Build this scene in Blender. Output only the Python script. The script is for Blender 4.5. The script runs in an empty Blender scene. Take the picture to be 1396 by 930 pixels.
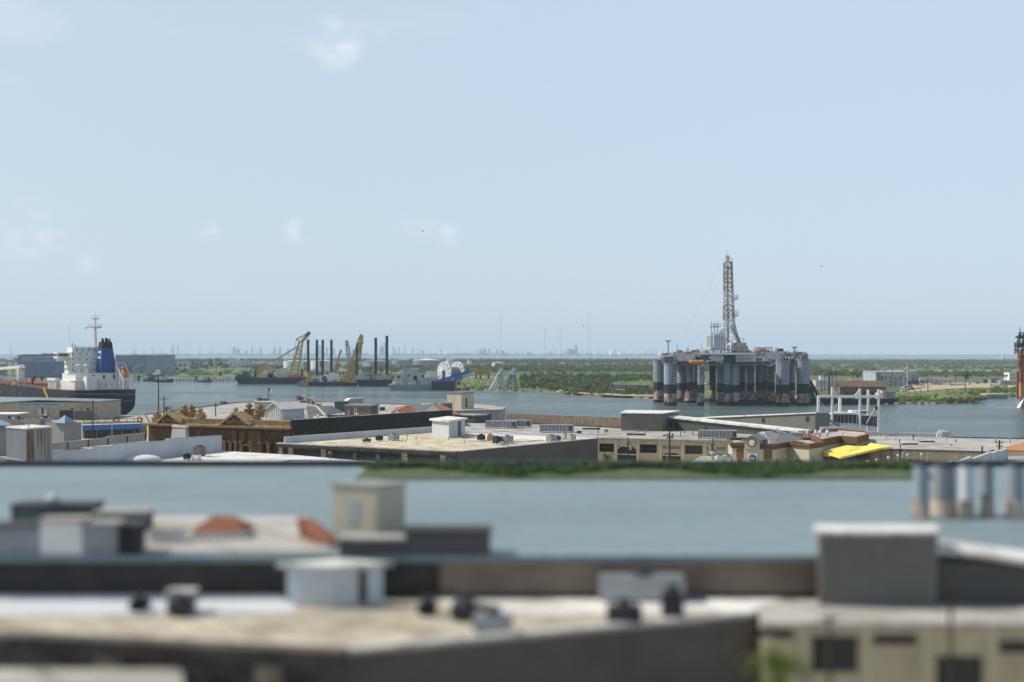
import bpy, math, random
import numpy as np
from mathutils import Vector, Matrix
random.seed(7); NR = np.random.RandomState(11)
SC = bpy.context.scene; COL = SC.collection
# ---- camera frame: the photograph's focal length and horizon row, used to turn photo rows and columns into real ground positions
F, HZ, CX, H = 1700.0, 481.0, 698.0, 30.0
def P(x, y, z):                                   # point at height z seen at column x, row y
    d = (H - z) * F / (y - HZ); return Vector(((x - CX) / F * d, d, z))
def P2(x, y, z): return P(x, y, z).to_2d()
def Q(x, y, d): return Vector(((x - CX) / F * d, d, H - (y - HZ) * d / F))
def X(x, d): return (x - CX) / F * d
def Z(y, d): return H - (y - HZ) * d / F
# ---- materials
MAT = {}
def nd(nt, t, **kw):
    n = nt.nodes.new(t)
    for k, v in kw.items():
        if k in n.inputs: n.inputs[k].default_value = v
        else: setattr(n, k, v)
    return n
def c4(c): return (c[0], c[1], c[2], 1)
def mat(name, col, rough=.8, var=.22, scale=.35, metal=0, col2=None, amt=.5, stretch=(1, 1, 1), bump=0., bscale=3., grain=.12, wave=None, spec=.25):
    """col with large-scale tone variation, optional second colour in patches (stains, rust), fine grain, bump; wave=(axis,scale) = corrugation"""
    m = bpy.data.materials.new(name); m.use_nodes = True; nt = m.node_tree; L = nt.links
    b = nt.nodes['Principled BSDF']; b.inputs['Roughness'].default_value = rough; b.inputs['Metallic'].default_value = metal
    b.inputs['Specular IOR Level'].default_value = spec
    g = nd(nt, 'ShaderNodeNewGeometry'); mp = nd(nt, 'ShaderNodeMapping'); mp.inputs['Scale'].default_value = stretch
    L.new(g.outputs['Position'], mp.inputs['Vector'])
    n1 = nd(nt, 'ShaderNodeTexNoise', Scale=scale, Detail=5., Roughness=.6); L.new(mp.outputs[0], n1.inputs['Vector'])
    r1 = nd(nt, 'ShaderNodeValToRGB'); e = r1.color_ramp.elements
    e[0].position = .3; e[1].position = .7
    e[0].color = c4([max(0, x * (1 - var)) for x in col]); e[1].color = c4([min(.95, x * (1 + var)) for x in col])
    L.new(n1.outputs['Fac'], r1.inputs['Fac']); out = r1.outputs['Color']
    if col2:
        n2 = nd(nt, 'ShaderNodeTexNoise', Scale=scale * 2.3, Detail=6., Roughness=.65)
        mp2 = nd(nt, 'ShaderNodeMapping'); mp2.inputs['Scale'].default_value = stretch; mp2.inputs['Location'].default_value = (13, 7, 3)
        L.new(g.outputs['Position'], mp2.inputs['Vector']); L.new(mp2.outputs[0], n2.inputs['Vector'])
        r2 = nd(nt, 'ShaderNodeValToRGB'); e = r2.color_ramp.elements
        e[0].position = max(.02, .72 - amt * .5); e[1].position = min(.98, .86 - amt * .5)
        e[0].color = (0, 0, 0, 1); e[1].color = (1, 1, 1, 1); L.new(n2.outputs['Fac'], r2.inputs['Fac'])
        mx = nd(nt, 'ShaderNodeMix', data_type='RGBA'); L.new(r2.outputs[0], mx.inputs[0]); L.new(out, mx.inputs[6])
        mx.inputs[7].default_value = c4(col2); out = mx.outputs[2]
    if grain:
        n3 = nd(nt, 'ShaderNodeTexNoise', Scale=scale * 14, Detail=3.); L.new(g.outputs['Position'], n3.inputs['Vector'])
        mr = nd(nt, 'ShaderNodeMapRange'); mr.inputs[3].default_value = 1 - grain * 1.6; mr.inputs[4].default_value = 1 + grain * 1.6
        L.new(n3.outputs['Fac'], mr.inputs[0])
        mu = nd(nt, 'ShaderNodeMix', data_type='RGBA', blend_type='MULTIPLY'); mu.inputs[0].default_value = 1
        L.new(out, mu.inputs[6]); L.new(mr.outputs[0], mu.inputs[7]); out = mu.outputs[2]
    L.new(out, b.inputs['Base Color'])
    if wave:
        w = nd(nt, 'ShaderNodeTexWave', wave_type='BANDS', bands_direction=wave[0], Scale=wave[1]); w.inputs['Distortion'].default_value = 0
        L.new(g.outputs['Position'], w.inputs['Vector'])
        bp = nd(nt, 'ShaderNodeBump', Strength=.8, Distance=.06); L.new(w.outputs['Fac'], bp.inputs['Height']); L.new(bp.outputs[0], b.inputs['Normal'])
    elif bump:
        n4 = nd(nt, 'ShaderNodeTexNoise', Scale=bscale, Detail=4.); L.new(g.outputs['Position'], n4.inputs['Vector'])
        bp = nd(nt, 'ShaderNodeBump', Strength=bump, Distance=.15); L.new(n4.outputs['Fac'], bp.inputs['Height']); L.new(bp.outputs[0], b.inputs['Normal'])
    MAT[name] = m; return m
def brick(name, ca, cb, mortar, scale=1.0, rough=.9):
    m = mat(name, ca, rough, col2=cb, amt=.5, scale=.5); nt = m.node_tree; L = nt.links; b = nt.nodes['Principled BSDF']
    src = b.inputs['Base Color'].links[0].from_socket
    g = nd(nt, 'ShaderNodeNewGeometry'); sp = nd(nt, 'ShaderNodeSeparateXYZ'); L.new(g.outputs['Position'], sp.inputs[0])
    ad = nd(nt, 'ShaderNodeMath', operation='ADD'); L.new(sp.outputs[0], ad.inputs[0]); L.new(sp.outputs[1], ad.inputs[1])
    cb_ = nd(nt, 'ShaderNodeCombineXYZ'); L.new(ad.outputs[0], cb_.inputs[0]); L.new(sp.outputs[2], cb_.inputs[1])
    t = nd(nt, 'ShaderNodeTexBrick', Scale=scale); t.inputs['Color1'].default_value = (1, 1, 1, 1); t.inputs['Color2'].default_value = (.75, .75, .75, 1)
    t.inputs['Mortar'].default_value = c4(mortar); t.inputs['Mortar Size'].default_value = .025
    L.new(cb_.outputs[0], t.inputs['Vector'])
    mu = nd(nt, 'ShaderNodeMix', data_type='RGBA', blend_type='MULTIPLY'); mu.inputs[0].default_value = .8
    L.new(src, mu.inputs[6]); L.new(t.outputs['Color'], mu.inputs[7]); L.new(mu.outputs[2], b.inputs['Base Color'])
    return m
def leafmat(name, dark, light, scale=.03):
    m = bpy.data.materials.new(name); m.use_nodes = True; nt = m.node_tree; L = nt.links
    b = nt.nodes['Principled BSDF']; b.inputs['Roughness'].default_value = .75; b.inputs['Specular IOR Level'].default_value = .15
    g = nd(nt, 'ShaderNodeNewGeometry'); n = nd(nt, 'ShaderNodeTexNoise', Scale=scale, Detail=4.); L.new(g.outputs['Position'], n.inputs['Vector'])
    mr = nd(nt, 'ShaderNodeMapRange'); mr.inputs[1].default_value = .35; mr.inputs[2].default_value = .65; L.new(n.outputs['Fac'], mr.inputs[0])
    ma = nd(nt, 'ShaderNodeMath', operation='MULTIPLY_ADD'); ma.inputs[1].default_value = .55; L.new(g.outputs['Random Per Island'], ma.inputs[0])
    m2 = nd(nt, 'ShaderNodeMath', operation='MULTIPLY'); m2.inputs[1].default_value = .45; L.new(mr.outputs[0], m2.inputs[0]); L.new(m2.outputs[0], ma.inputs[2])
    mx = nd(nt, 'ShaderNodeMix', data_type='RGBA'); mx.inputs[6].default_value = c4(dark); mx.inputs[7].default_value = c4(light)
    L.new(ma.outputs[0], mx.inputs[0]); L.new(mx.outputs[2], b.inputs['Base Color'])
    tr = nd(nt, 'ShaderNodeBsdfTranslucent'); L.new(mx.outputs[2], tr.inputs['Color'])
    ms = nd(nt, 'ShaderNodeMixShader'); ms.inputs[0].default_value = .25; L.new(b.outputs[0], ms.inputs[1]); L.new(tr.outputs[0], ms.inputs[2])
    L.new(ms.outputs[0], nt.nodes['Material Output'].inputs['Surface']); MAT[name] = m; return m
def glossy(name, col, rough=.12, metal=0):
    m = mat(name, col, rough, var=.3, scale=.6, metal=metal, grain=0, spec=.6); return m
# ---- mesh builder
class MB:
    def __init__(s, M=None): s.v = []; s.f = []; s.m = []; s.s = []; s.p = []; s.k = 0; s.hold = False; s.M = M
    def add(s, vs, fs, mi=0, sm=False):
        n = len(s.v); s.k += not s.hold
        for p in vs:
            p = Vector(p); s.v.append(s.M @ p if s.M else p)
        for f in fs: s.f.append([i + n for i in f]); s.m.append(mi); s.s.append(sm); s.p.append(s.k)
        return s
    def box(s, x0, y0, z0, x1, y1, z1, mi=0):
        return s.add([(x0, y0, z0), (x1, y0, z0), (x1, y1, z0), (x0, y1, z0), (x0, y0, z1), (x1, y0, z1), (x1, y1, z1), (x0, y1, z1)],
                     [(0, 3, 2, 1), (4, 5, 6, 7), (0, 1, 5, 4), (1, 2, 6, 5), (2, 3, 7, 6), (3, 0, 4, 7)], mi)
    def obox(s, c, u, a, b, z0, z1, mi=0):               # oriented box: centre c, unit direction u, half sizes a along u, b across
        u = Vector(u).normalized(); w = Vector((-u.y, u.x)); c = Vector(c)[:2]; c = Vector(c)
        q = [c - u * a - w * b, c + u * a - w * b, c + u * a + w * b, c - u * a + w * b]
        return s.prism(q, z0, z1, mi)
    def prism(s, poly, z0, z1, mi=0, top=True, bottom=True):
        poly = ccw([Vector(p[:2]) for p in poly]); n = len(poly)
        zt = z1 if isinstance(z1, (list, tuple)) else [z1] * n
        vs = [(p.x, p.y, z0) for p in poly] + [(p.x, p.y, zt[i]) for i, p in enumerate(poly)]
        fs = [(i, (i + 1) % n, n + (i + 1) % n, n + i) for i in range(n)]
        if top: fs.append(tuple(range(n, 2 * n)))
        if bottom: fs.append(tuple(reversed(range(n))))
        return s.add(vs, fs, mi)
    def ring(s, poly, t, z0, z1, mi=0):
        o = ccw([Vector(p[:2]) for p in poly]); i = inset(o, t); n = len(o)
        vs = [(p.x, p.y, z) for z in (z0, z1) for p in o] + [(p.x, p.y, z) for z in (z0, z1) for p in i]
        fs = []
        for k in range(n):
            j = (k + 1) % n
            fs += [(k, j, n + j, n + k), (2 * n + j, 2 * n + k, 3 * n + k, 3 * n + j), (n + k, n + j, 3 * n + j, 3 * n + k), (j, k, 2 * n + k, 2 * n + j)]
        return s.add(vs, fs, mi)
    def cyl(s, p0, p1, r0, r1=None, n=12, caps=True, mi=0):
        p0 = Vector(p0); p1 = Vector(p1); r1 = r0 if r1 is None else r1
        d = (p1 - p0).normalized(); a = d.orthogonal().normalized(); b = d.cross(a)
        vs = []; s.k += 1; s.hold = True
        for p, r in ((p0, r0), (p1, r1)):
            for k in range(n):
                t = 2 * math.pi * k / n; vs.append(p + (a * math.cos(t) + b * math.sin(t)) * r)
        s.add(vs, [(k, (k + 1) % n, n + (k + 1) % n, n + k) for k in range(n)], mi, True)
        if caps: s.add(vs[:n], [tuple(reversed(range(n)))], mi); s.add(vs[n:], [tuple(range(n))], mi)
        s.hold = False; return s
    def lathe(s, c, prof, n=16, mi=0):
        c = Vector(c); vs = []
        for r, z in prof:
            for k in range(n):
                t = 2 * math.pi * k / n; vs.append(c + Vector((r * math.cos(t), r * math.sin(t), z)))
        fs = [(j * n + k, j * n + (k + 1) % n, (j + 1) * n + (k + 1) % n, (j + 1) * n + k) for j in range(len(prof) - 1) for k in range(n)]
        s.add(vs, fs, mi, True)
        s.add(vs[:n], [tuple(reversed(range(n)))], mi); s.add(vs[-n:], [tuple(range(n))], mi); return s
    def sph(s, c, r, sx=1, sy=1, sz=1, n=12, mi=0):
        c = Vector(c); vs = []; k2 = n // 2
        for j in range(k2 + 1):
            a = math.pi * (j + .02 * (j == 0) - .02 * (j == k2)) / k2 - math.pi / 2
            for k in range(n):
                t = 2 * math.pi * k / n
                vs.append(c + Vector((r * sx * math.cos(a) * math.cos(t), r * sy * math.cos(a) * math.sin(t), r * sz * math.sin(a))))
        return s.add(vs, [(j * n + k, j * n + (k + 1) % n, (j + 1) * n + (k + 1) % n, (j + 1) * n + k) for j in range(k2) for k in range(n)], mi, True)
    def bar(s, p0, p1, w, h=None, mi=0):
        p0 = Vector(p0); p1 = Vector(p1); h = h or w; d = (p1 - p0).normalized()
        up = Vector((0, 0, 1)) if abs(d.z) < .99 else Vector((0, 1, 0))
        a = d.cross(up).normalized() * w / 2; b = a.cross(d).normalized() * h / 2
        vs = [p + x for p in (p0, p1) for x in (-a - b, a - b, a + b, -a + b)]
        return s.add(vs, [(0, 3, 2, 1), (4, 5, 6, 7), (0, 1, 5, 4), (1, 2, 6, 5), (2, 3, 7, 6), (3, 0, 4, 7)], mi)
    def lattice(s, p0, p1, w0, w1, nb, t, mi=0, sides=4):    # square lattice boom from p0 to p1
        p0 = Vector(p0); p1 = Vector(p1); d = (p1 - p0).normalized()
        a = d.cross(Vector((0, 1, .01))).normalized(); b = a.cross(d).normalized()
        def cor(i):
            k = i / nb; w = (w0 + (w1 - w0) * k) / 2; c = p0.lerp(p1, k)
            return [c + a * w + b * w, c - a * w + b * w, c - a * w - b * w, c + a * w - b * w]
        prev = cor(0)
        for i in range(nb):
            cur = cor(i + 1)
            for k in range(4):
                j = (k + 1) % 4
                s.bar(prev[k], cur[k], t * 1.4, mi=mi); s.bar(cur[k], cur[j], t, mi=mi)
                s.bar(prev[k] if i % 2 else prev[j], cur[j] if i % 2 else cur[k], t, mi=mi)
            prev = cur
        return s
    def build(s, name, mats, parent=None, origin=None):
        if name in SPLIT and parent and s.k > 1:            # countable parts: one object each
            for k in sorted(set(s.p)):
                q = MB(); ix = {}
                for i, f in enumerate(s.f):
                    if s.p[i] == k:
                        for v in f: ix.setdefault(v, len(ix))
                        q.f.append([ix[v] for v in f]); q.m.append(s.m[i]); q.s.append(s.s[i])
                q.v = [s.v[v] for v in ix]; o = q.build(name, mats, parent)
            return o
        org = Vector(origin) if origin is not None else (ORG[parent] if parent else Vector((0, 0, 0)))
        me = bpy.data.meshes.new(name)
        me.from_pydata([tuple(p - org) for p in s.v], [], s.f)
        mats = mats if isinstance(mats, (list, tuple)) else [mats]
        for m in mats: me.materials.append(MAT[m] if isinstance(m, str) else m)
        me.polygons.foreach_set('material_index', s.m); me.polygons.foreach_set('use_smooth', s.s); me.update()
        o = bpy.data.objects.new(name, me); COL.objects.link(o)
        if parent: o.parent = parent
        else: o.location = org
        ORG[o] = org; return o
ORG = {}
SPLIT = set('window pilaster downpipe door bay louvre pile deck_shed cabin container joint post leg deckhouse deck_cargo duct windbreak_panel wheel roof_vent stand tank_vent walkway_post spud_clamp hanging_pipe window_bar tower shop_goods window_trim'.split())
def ccw(p):
    a = sum(p[i].x * p[(i + 1) % len(p)].y - p[(i + 1) % len(p)].x * p[i].y for i in range(len(p)))
    return p if a > 0 else list(reversed(p))
def inset(p, t):
    n = len(p); out = []
    for i in range(n):
        a, b, c = p[i - 1], p[i], p[(i + 1) % n]
        e1 = (b - a).normalized(); e2 = (c - b).normalized(); n1 = Vector((-e1.y, e1.x)); n2 = Vector((-e2.y, e2.x))
        k = max(.3, 1 + n1.dot(n2)); out.append(b + (n1 + n2) * t / k)
    return out
def thing(name, label, cat, loc=(0, 0, 0), group=None):
    o = bpy.data.objects.new(name, None); COL.objects.link(o); o.empty_display_size = 1
    o.location = loc; ORG[o] = Vector(loc); return tag(o, label, cat, group)
def tag(o, label, cat, group=None):
    o['label'] = label; o['category'] = cat
    if group: o['group'] = group
    return o
def part(o, label): o['label'] = label; return o
def struct(o): o['kind'] = 'structure'; return o
def stuff(o, label=None, cat=None):
    o['kind'] = 'stuff'
    if label: o['label'] = label; o['category'] = cat
    return o
def dup(r, loc, rz=0, sc=1, label=None, group=None):
    c = r.copy(); COL.objects.link(c); c.location = loc; c.rotation_euler = (0, 0, rz); c.scale = (sc, sc, sc) if not isinstance(sc, tuple) else sc
    if label: c['label'] = label
    if group: c['group'] = group
    def rec(a, b):
        for ch in list(a.children):
            k = ch.copy(); COL.objects.link(k); k.parent = b; rec(ch, k)
    rec(r, c); return c
# ---- walls with real openings. p0->p1 seen from outside with the outside on the right hand of the direction
def facade(mb, p0, p1, z0, z1, t, ops, mi=0):
    p0 = Vector(p0[:2]); p1 = Vector(p1[:2]); L = (p1 - p0).length; u = (p1 - p0) / L; w = Vector((-u.y, u.x))   # w = inward
    xs = sorted({0, L} | {max(0, min(L, v)) for o in ops for v in o[:2]}); zs = sorted({z0, z1} | {max(z0, min(z1, v)) for o in ops for v in o[2:4]})
    for i in range(len(xs) - 1):
        run = None
        for j in range(len(zs) - 1):
            cx, cz = (xs[i] + xs[i + 1]) / 2, (zs[j] + zs[j + 1]) / 2
            if any(o[0] < cx < o[1] and o[2] < cz < o[3] for o in ops):
                if run is not None: _wb(mb, p0, u, w, xs[i], xs[i + 1], run, zs[j], t, mi); run = None
            elif run is None: run = zs[j]
        if run is not None: _wb(mb, p0, u, w, xs[i], xs[i + 1], run, z1, t, mi)
    return u, w, L
def _wb(mb, p0, u, w, a, b, z0, z1, t, mi):
    mb.prism([p0 + u * a, p0 + u * b, p0 + u * b + w * t, p0 + u * a + w * t], z0, z1, mi)
def wbox(mb, p0, u, w, a, b, d0, d1, z0, z1, mi=0):     # box on a wall: a..b along it, from depth d0 (negative = proud) to d1
    mb.prism([p0 + u * a + w * d0, p0 + u * b + w * d0, p0 + u * b + w * d1, p0 + u * a + w * d1], z0, z1, mi)
def text_on(name, txt, p, u, size, m, parent, depth=.04, width=None, tilt=None):
    """flat raised lettering standing on a vertical wall; p = left baseline point, u = direction of reading (2-D)"""
    cu = bpy.data.curves.new(name, 'FONT'); cu.body = txt; cu.size = size; cu.extrude = depth
    tmp = bpy.data.objects.new(name, cu); COL.objects.link(tmp)
    dg = bpy.context.evaluated_depsgraph_get(); me = bpy.data.meshes.new_from_object(tmp.evaluated_get(dg)); bpy.data.objects.remove(tmp)
    xs = [v.co.x for v in me.vertices]; sx = (width / (max(xs) - min(xs))) if width else 1
    u = Vector((u[0], u[1], 0)).normalized(); nrm = Vector((u.y, -u.x, 0)); p = Vector(p); org = ORG[parent]
    for v in me.vertices: v.co = p + u * (v.co.x * sx) + Vector((0, 0, v.co.y)) + nrm * v.co.z - org
    me.materials.append(MAT[m]); o = bpy.data.objects.new(name, me); COL.objects.link(o); o.parent = parent; ORG[o] = org; return o
# ---- foliage: thousands of small leaf-clump faces through an uneven volume
def cards(spec, tri=False):
    """spec rows: x,y,z(centre), rx, rz, n, size -> one mesh's verts/faces"""
    V = []; 
    for (x, y, z, rx, rz, n, sz) in spec:
        n = int(n); nl = 5
        lob = NR.normal(size=(nl, 3)); lob /= np.linalg.norm(lob, axis=1)[:, None]
        d = NR.normal(size=(n, 3)); d /= np.linalg.norm(d, axis=1)[:, None]
        d[:, 2] = np.where(d[:, 2] < -.5, -d[:, 2], d[:, 2])
        r = .62 + .38 * np.clip((d @ lob.T).max(1), 0, 1) ** 3 * 1.15
        r = r * NR.uniform(.55, 1.0, n) ** .5
        c = d * r[:, None] * np.array([rx, rx, rz]) + np.array([x, y, z])
        nn = d + NR.normal(size=(n, 3)) * .55; nn /= np.linalg.norm(nn, axis=1)[:, None]
        t = np.cross(nn, NR.normal(size=(n, 3))); t /= np.linalg.norm(t, axis=1)[:, None] + 1e-9
        b = np.cross(nn, t); s = sz * NR.uniform(.6, 1.35, n)[:, None]
        V.append(np.stack([c - t * s * .55, c + b * s * .5, c + t * s * .55, c - b * s * .5], 1))
    return np.concatenate(V) if V else np.zeros((0, 4, 3))
def foliage(name, spec, m, parent=None, origin=(0, 0, 0)):
    q = cards(spec); n = len(q); org = np.array(ORG[parent] if parent else origin, float)
    v = (q - org).reshape(-1, 3).astype(np.float32); me = bpy.data.meshes.new(name)
    me.vertices.add(4 * n); me.vertices.foreach_set('co', v.ravel()); me.loops.add(4 * n); me.loops.foreach_set('vertex_index', np.arange(4 * n, dtype=np.int32))
    me.polygons.add(n); me.polygons.foreach_set('loop_start', np.arange(0, 4 * n, 4, dtype=np.int32)); me.polygons.foreach_set('loop_total', np.full(n, 4, np.int32))
    me.update(calc_edges=True); me.materials.append(MAT[m]); o = bpy.data.objects.new(name, me); COL.objects.link(o)
    if parent: o.parent = parent
    else: o.location = tuple(org)
    ORG[o] = Vector(tuple(org)); return o

def marks(name, p, u, hs, pitch, m, parent, depth=.04):
    """a row of letter-like strokes for writing too small and far to read in the photo (0 = a word gap)"""
    mb = MB(); u = Vector((u[0], u[1], 0)).normalized(); n = Vector((u.y, -u.x, 0)); p = Vector(p); rr = random.Random(len(hs))
    for i, h in enumerate(hs):
        if not h: continue
        q = p + u * pitch * i; w = pitch * .16; k = rr.randint(0, 3); Zv = Vector((0, 0, 1))
        mb.bar(q, q + Zv * h, w, depth); 
        if k != 1: mb.bar(q + u * w * .5 + Zv * (h - w * .5), q + u * pitch * .62 + Zv * (h - w * .5), depth, w)
        if k != 2: mb.bar(q + u * w * .5 + Zv * w * .5, q + u * pitch * .62 + Zv * w * .5, depth, w)
        if k > 1: mb.bar(q + u * pitch * .62, q + u * pitch * .62 + Zv * h, w, depth)
        if k in (0, 3): mb.bar(q + u * w * .5 + Zv * h * .5, q + u * pitch * .5 + Zv * h * .5, depth, w)
    return mb.build(name, m, parent)
# ================= materials
mat('roof_grey', (.43, .415, .38), .9, .15, .06, col2=(.29, .275, .24), amt=.5, bump=.2)
mat('roof_cream', (.58, .52, .39), .9, .16, .12, col2=(.36, .30, .19), amt=.5, bump=.2)
mat('roof_white', (.70, .69, .655), .7, .09, .15, col2=(.45, .42, .37), amt=.4)
mat('near_cream', (.44, .40, .315), .9, .16, .3, col2=(.30, .26, .19), amt=.5)
mat('roof_bluegrey', (.165, .225, .24), .5, .1, .12, col2=(.20, .25, .255), amt=.4, stretch=(.5, 1, 1))
mat('near_slate', (.06, .078, .092), .7, .1, .5)
mat('roof_blue', (.12, .20, .29), .4, .15, .5)
mat('roof_dark', (.075, .085, .09), .6, .2, .3, col2=(.12, .12, .12))
mat('roof_rust', (.26, .10, .06), .85, .2, .6, col2=(.17, .07, .045))
mat('roof_shingle', (.19, .19, .185), .9, .12, .9)
mat('roof_brown', (.17, .11, .075), .9, .25, .3, col2=(.10, .06, .04))
mat('orange_roof', (.40, .20, .08), .9, .15, .2)
mat('stucco_white', (.50, .53, .55), .9, .07, .3, col2=(.42, .44, .45), amt=.3, stretch=(1, 1, .25))
mat('stucco_grey', (.29, .29, .28), .9, .10, .3, col2=(.24, .24, .23), amt=.15, stretch=(1, 1, .3))
mat('cream_wall', (.50, .425, .27), .9, .1, .25, col2=(.40, .33, .20), amt=.35, stretch=(1, 1, .3))
mat('cream_trim', (.55, .47, .31), .85, .1, .4)
mat('tan_wall', (.40, .35, .26), .9, .1, .3, col2=(.32, .27, .19), amt=.35)
mat('tan_light', (.50, .45, .34), .9, .1, .3)
mat('brown_siding', (.20, .155, .12), .85, .1, .25, col2=(.15, .115, .09), wave=('X', .35))
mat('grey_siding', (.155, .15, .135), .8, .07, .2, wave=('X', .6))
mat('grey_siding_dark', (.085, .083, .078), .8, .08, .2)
mat('side_wall', (.115, .10, .088), .92, .07, .12, col2=(.09, .08, .072), amt=.4)
mat('shed_metal', (.19, .215, .24), .65, .15, .5, col2=(.15, .11, .08), amt=.25, stretch=(1, 1, .15), wave=('X', 1.2), metal=.2)
mat('shed_rust', (.30, .31, .31), .7, .15, .9, col2=(.17, .08, .03), amt=.5, stretch=(1, 1, .05))
mat('shed_base', (.30, .19, .08), .9, .25, .6, col2=(.13, .06, .025), amt=.6, stretch=(1, 1, .15))
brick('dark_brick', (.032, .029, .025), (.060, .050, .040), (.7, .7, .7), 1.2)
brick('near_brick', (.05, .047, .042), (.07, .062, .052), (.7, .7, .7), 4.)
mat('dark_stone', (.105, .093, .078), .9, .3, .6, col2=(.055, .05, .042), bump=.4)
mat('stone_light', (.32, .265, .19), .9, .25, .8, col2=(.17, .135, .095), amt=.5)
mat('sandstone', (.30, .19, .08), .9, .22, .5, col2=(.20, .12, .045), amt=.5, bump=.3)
mat('sandstone_shaded', (.13, .078, .036), .9, .25, .6, col2=(.10, .058, .025), amt=.55, bump=.3)  # facade stone, darkened in its colour to hold the weak light there
mat('sandstone_lit_gold', (.34, .25, .13), .9, .25, .5, col2=(.19, .13, .06), amt=.4)  # same stone for cornice and pediments, sunlit gold put into the colour
mat('brown_trim', (.14, .078, .038), .8, .15, .6)
mat('red_coping', (.33, .085, .05), .8, .12, .6)
mat('wood_brown', (.20, .10, .045), .8, .2, .6)
mat('yellow_fabric', (.82, .66, .13), .8, .12, .35, col2=(.68, .52, .10), amt=.45, wave=('X', .22))
mat('blue_paint', (.025, .085, .24), .5, .12, .4)
mat('blue_bright', (.028, .125, .42), .5, .15, .6)
mat('blue_funnel', (.02, .072, .23), .45, .1, .3)
mat('white_paint', (.78, .78, .76), .5, .05, .3, col2=(.60, .56, .50), amt=.2, grain=.04)
mat('ship_white', (.66, .66, .645), .55, .07, .2, col2=(.45, .37, .29), amt=.34, stretch=(1, 1, .12), grain=.04)
mat('ship_black', (.010, .012, .017), .6, .3, .1, col2=(.05, .04, .035), amt=.22, stretch=(1, 1, .2))
mat('ship_deck', (.19, .085, .05), .8, .3, .3, col2=(.10, .05, .035))
mat('pipe_brown', (.26, .12, .075), .7, .3, .5, col2=(.12, .06, .04))
mat('orange', (.45, .14, .05), .5, .12, .5)
mat('orange_faded', (.52, .23, .08), .6, .2, .5)
mat('black_paint', (.012, .012, .013), .5, .2, .6)
mat('dark_metal', (.05, .052, .055), .6, .25, .6)
mat('grey_metal', (.26, .27, .27), .55, .15, .5, col2=(.17, .16, .15), amt=.4)
mat('light_metal', (.45, .46, .46), .5, .1, .5, col2=(.30, .29, .27), amt=.35)
mat('galvanised', (.33, .35, .36), .45, .12, 1.2, metal=.4)
mat('rusty_steel', (.28, .255, .235), .8, .3, .3, col2=(.20, .10, .05), amt=.45)
mat('rust', (.22, .085, .035), .9, .3, .5, col2=(.10, .04, .02))
mat('rig_grey', (.27, .31, .35), .7, .12, .2, col2=(.19, .13, .09), amt=.40, stretch=(1, 1, .12))
mat('rig_light', (.52, .56, .58), .6, .1, .2, col2=(.33, .24, .16), amt=.3, stretch=(1, 1, .4))
mat('rig_black', (.020, .025, .031), .8, .3, .3, col2=(.06, .04, .03), amt=.4)
mat('rig_rusty', (.40, .34, .28), .85, .3, .25, col2=(.13, .055, .03), amt=.55, stretch=(1, 1, .5))
mat('rig_wet', (.018, .018, .017), .6, .3, .3)
mat('rig_deck', (.30, .32, .335), .75, .2, .15, col2=(.22, .14, .09), amt=.35)
mat('derrick_white', (.64, .635, .61), .6, .12, .3, col2=(.30, .15, .09), amt=.45)
mat('derrick_rust', (.42, .37, .33), .8, .2, .3, col2=(.22, .12, .08), amt=.5)
mat('crane_yellow', (.55, .33, .045), .6, .15, .3, col2=(.33, .17, .05), amt=.35)
mat('tank_white', (.66, .66, .63), .6, .05, .05, col2=(.5, .47, .42), amt=.25)
mat('tank_grey', (.26, .28, .30), .7, .08, .05, col2=(.20, .21, .22))
mat('hangar_blue', (.17, .22, .31), .7, .08, .05, col2=(.13, .17, .25), wave=('X', .3))
mat('hangar_grey', (.22, .26, .31), .7, .07, .05, wave=('X', .3))
mat('pale_wall', (.50, .47, .40), .8, .12, .1)
mat('pale_blue_wall', (.36, .42, .44), .7, .1, .1, col2=(.28, .32, .34))
mat('far_grey', (.24, .25, .27), .9, .15, .01)
mat('far_pale', (.50, .49, .46), .9, .15, .01)
mat('pole_wood', (.055, .043, .035), .9, .25, 2.)
mat('wire', (.03, .03, .03), .7, .1, 1.)
mat('bark', (.09, .07, .05), .9, .3, 2.)
mat('car_white', (.70, .70, .70), .35, .03, .5, grain=0); mat('car_silver', (.42, .43, .44), .3, .03, .5, metal=.4, grain=0)
mat('car_dark', (.03, .035, .045), .3, .1, .5, grain=0); mat('car_blue', (.05, .10, .20), .3, .1, .5, grain=0); mat('car_red', (.28, .03, .03), .35, .1, .5, grain=0)
mat('tyre', (.02, .02, .02), .9, .1, 2.)
mat('sign_blue', (.02, .09, .38), .5, .05, 1., grain=0); mat('sign_gold', (.62, .42, .08), .5, .1, 1., grain=0); mat('sign_pale', (.42, .46, .50), .7, .08, .5)
mat('letter_navy', (.03, .05, .13), .7, .1, 1., grain=0); mat('letter_pale', (.11, .12, .135), .7, .1, 1., grain=0); mat('letter_grey', (.10, .13, .18), .7, .1, 1.)
mat('flag_white', (.75, .74, .72), .8, .02, 1., grain=0); mat('flag_red', (.42, .05, .05), .8, .05, 1., grain=0); mat('flag_blue', (.03, .05, .16), .8, .05, 1., grain=0)
mat('foam', (.80, .82, .83), .8, .05, 1.)
mat('hatch_white', (.60, .61, .61), .45, .06, 1.)
glossy('glass_dark', (.018, .022, .026), .12); glossy('glass_navy', (.02, .035, .06), .08); glossy('black_opening', (.010, .011, .012), .5)
glossy('skylight', (.55, .57, .58), .25); glossy('glass_blue', (.05, .10, .17), .1)
leafmat('leaf', (.052, .080, .017), (.165, .205, .046), .018)
leafmat('leaf_far', (.045, .066, .027), (.092, .118, .045), .006)
leafmat('leaf_olive', (.085, .115, .045), (.18, .212, .09), .008)
leafmat('leaf_bright', (.085, .135, .022), (.22, .28, .06), .05)
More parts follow.
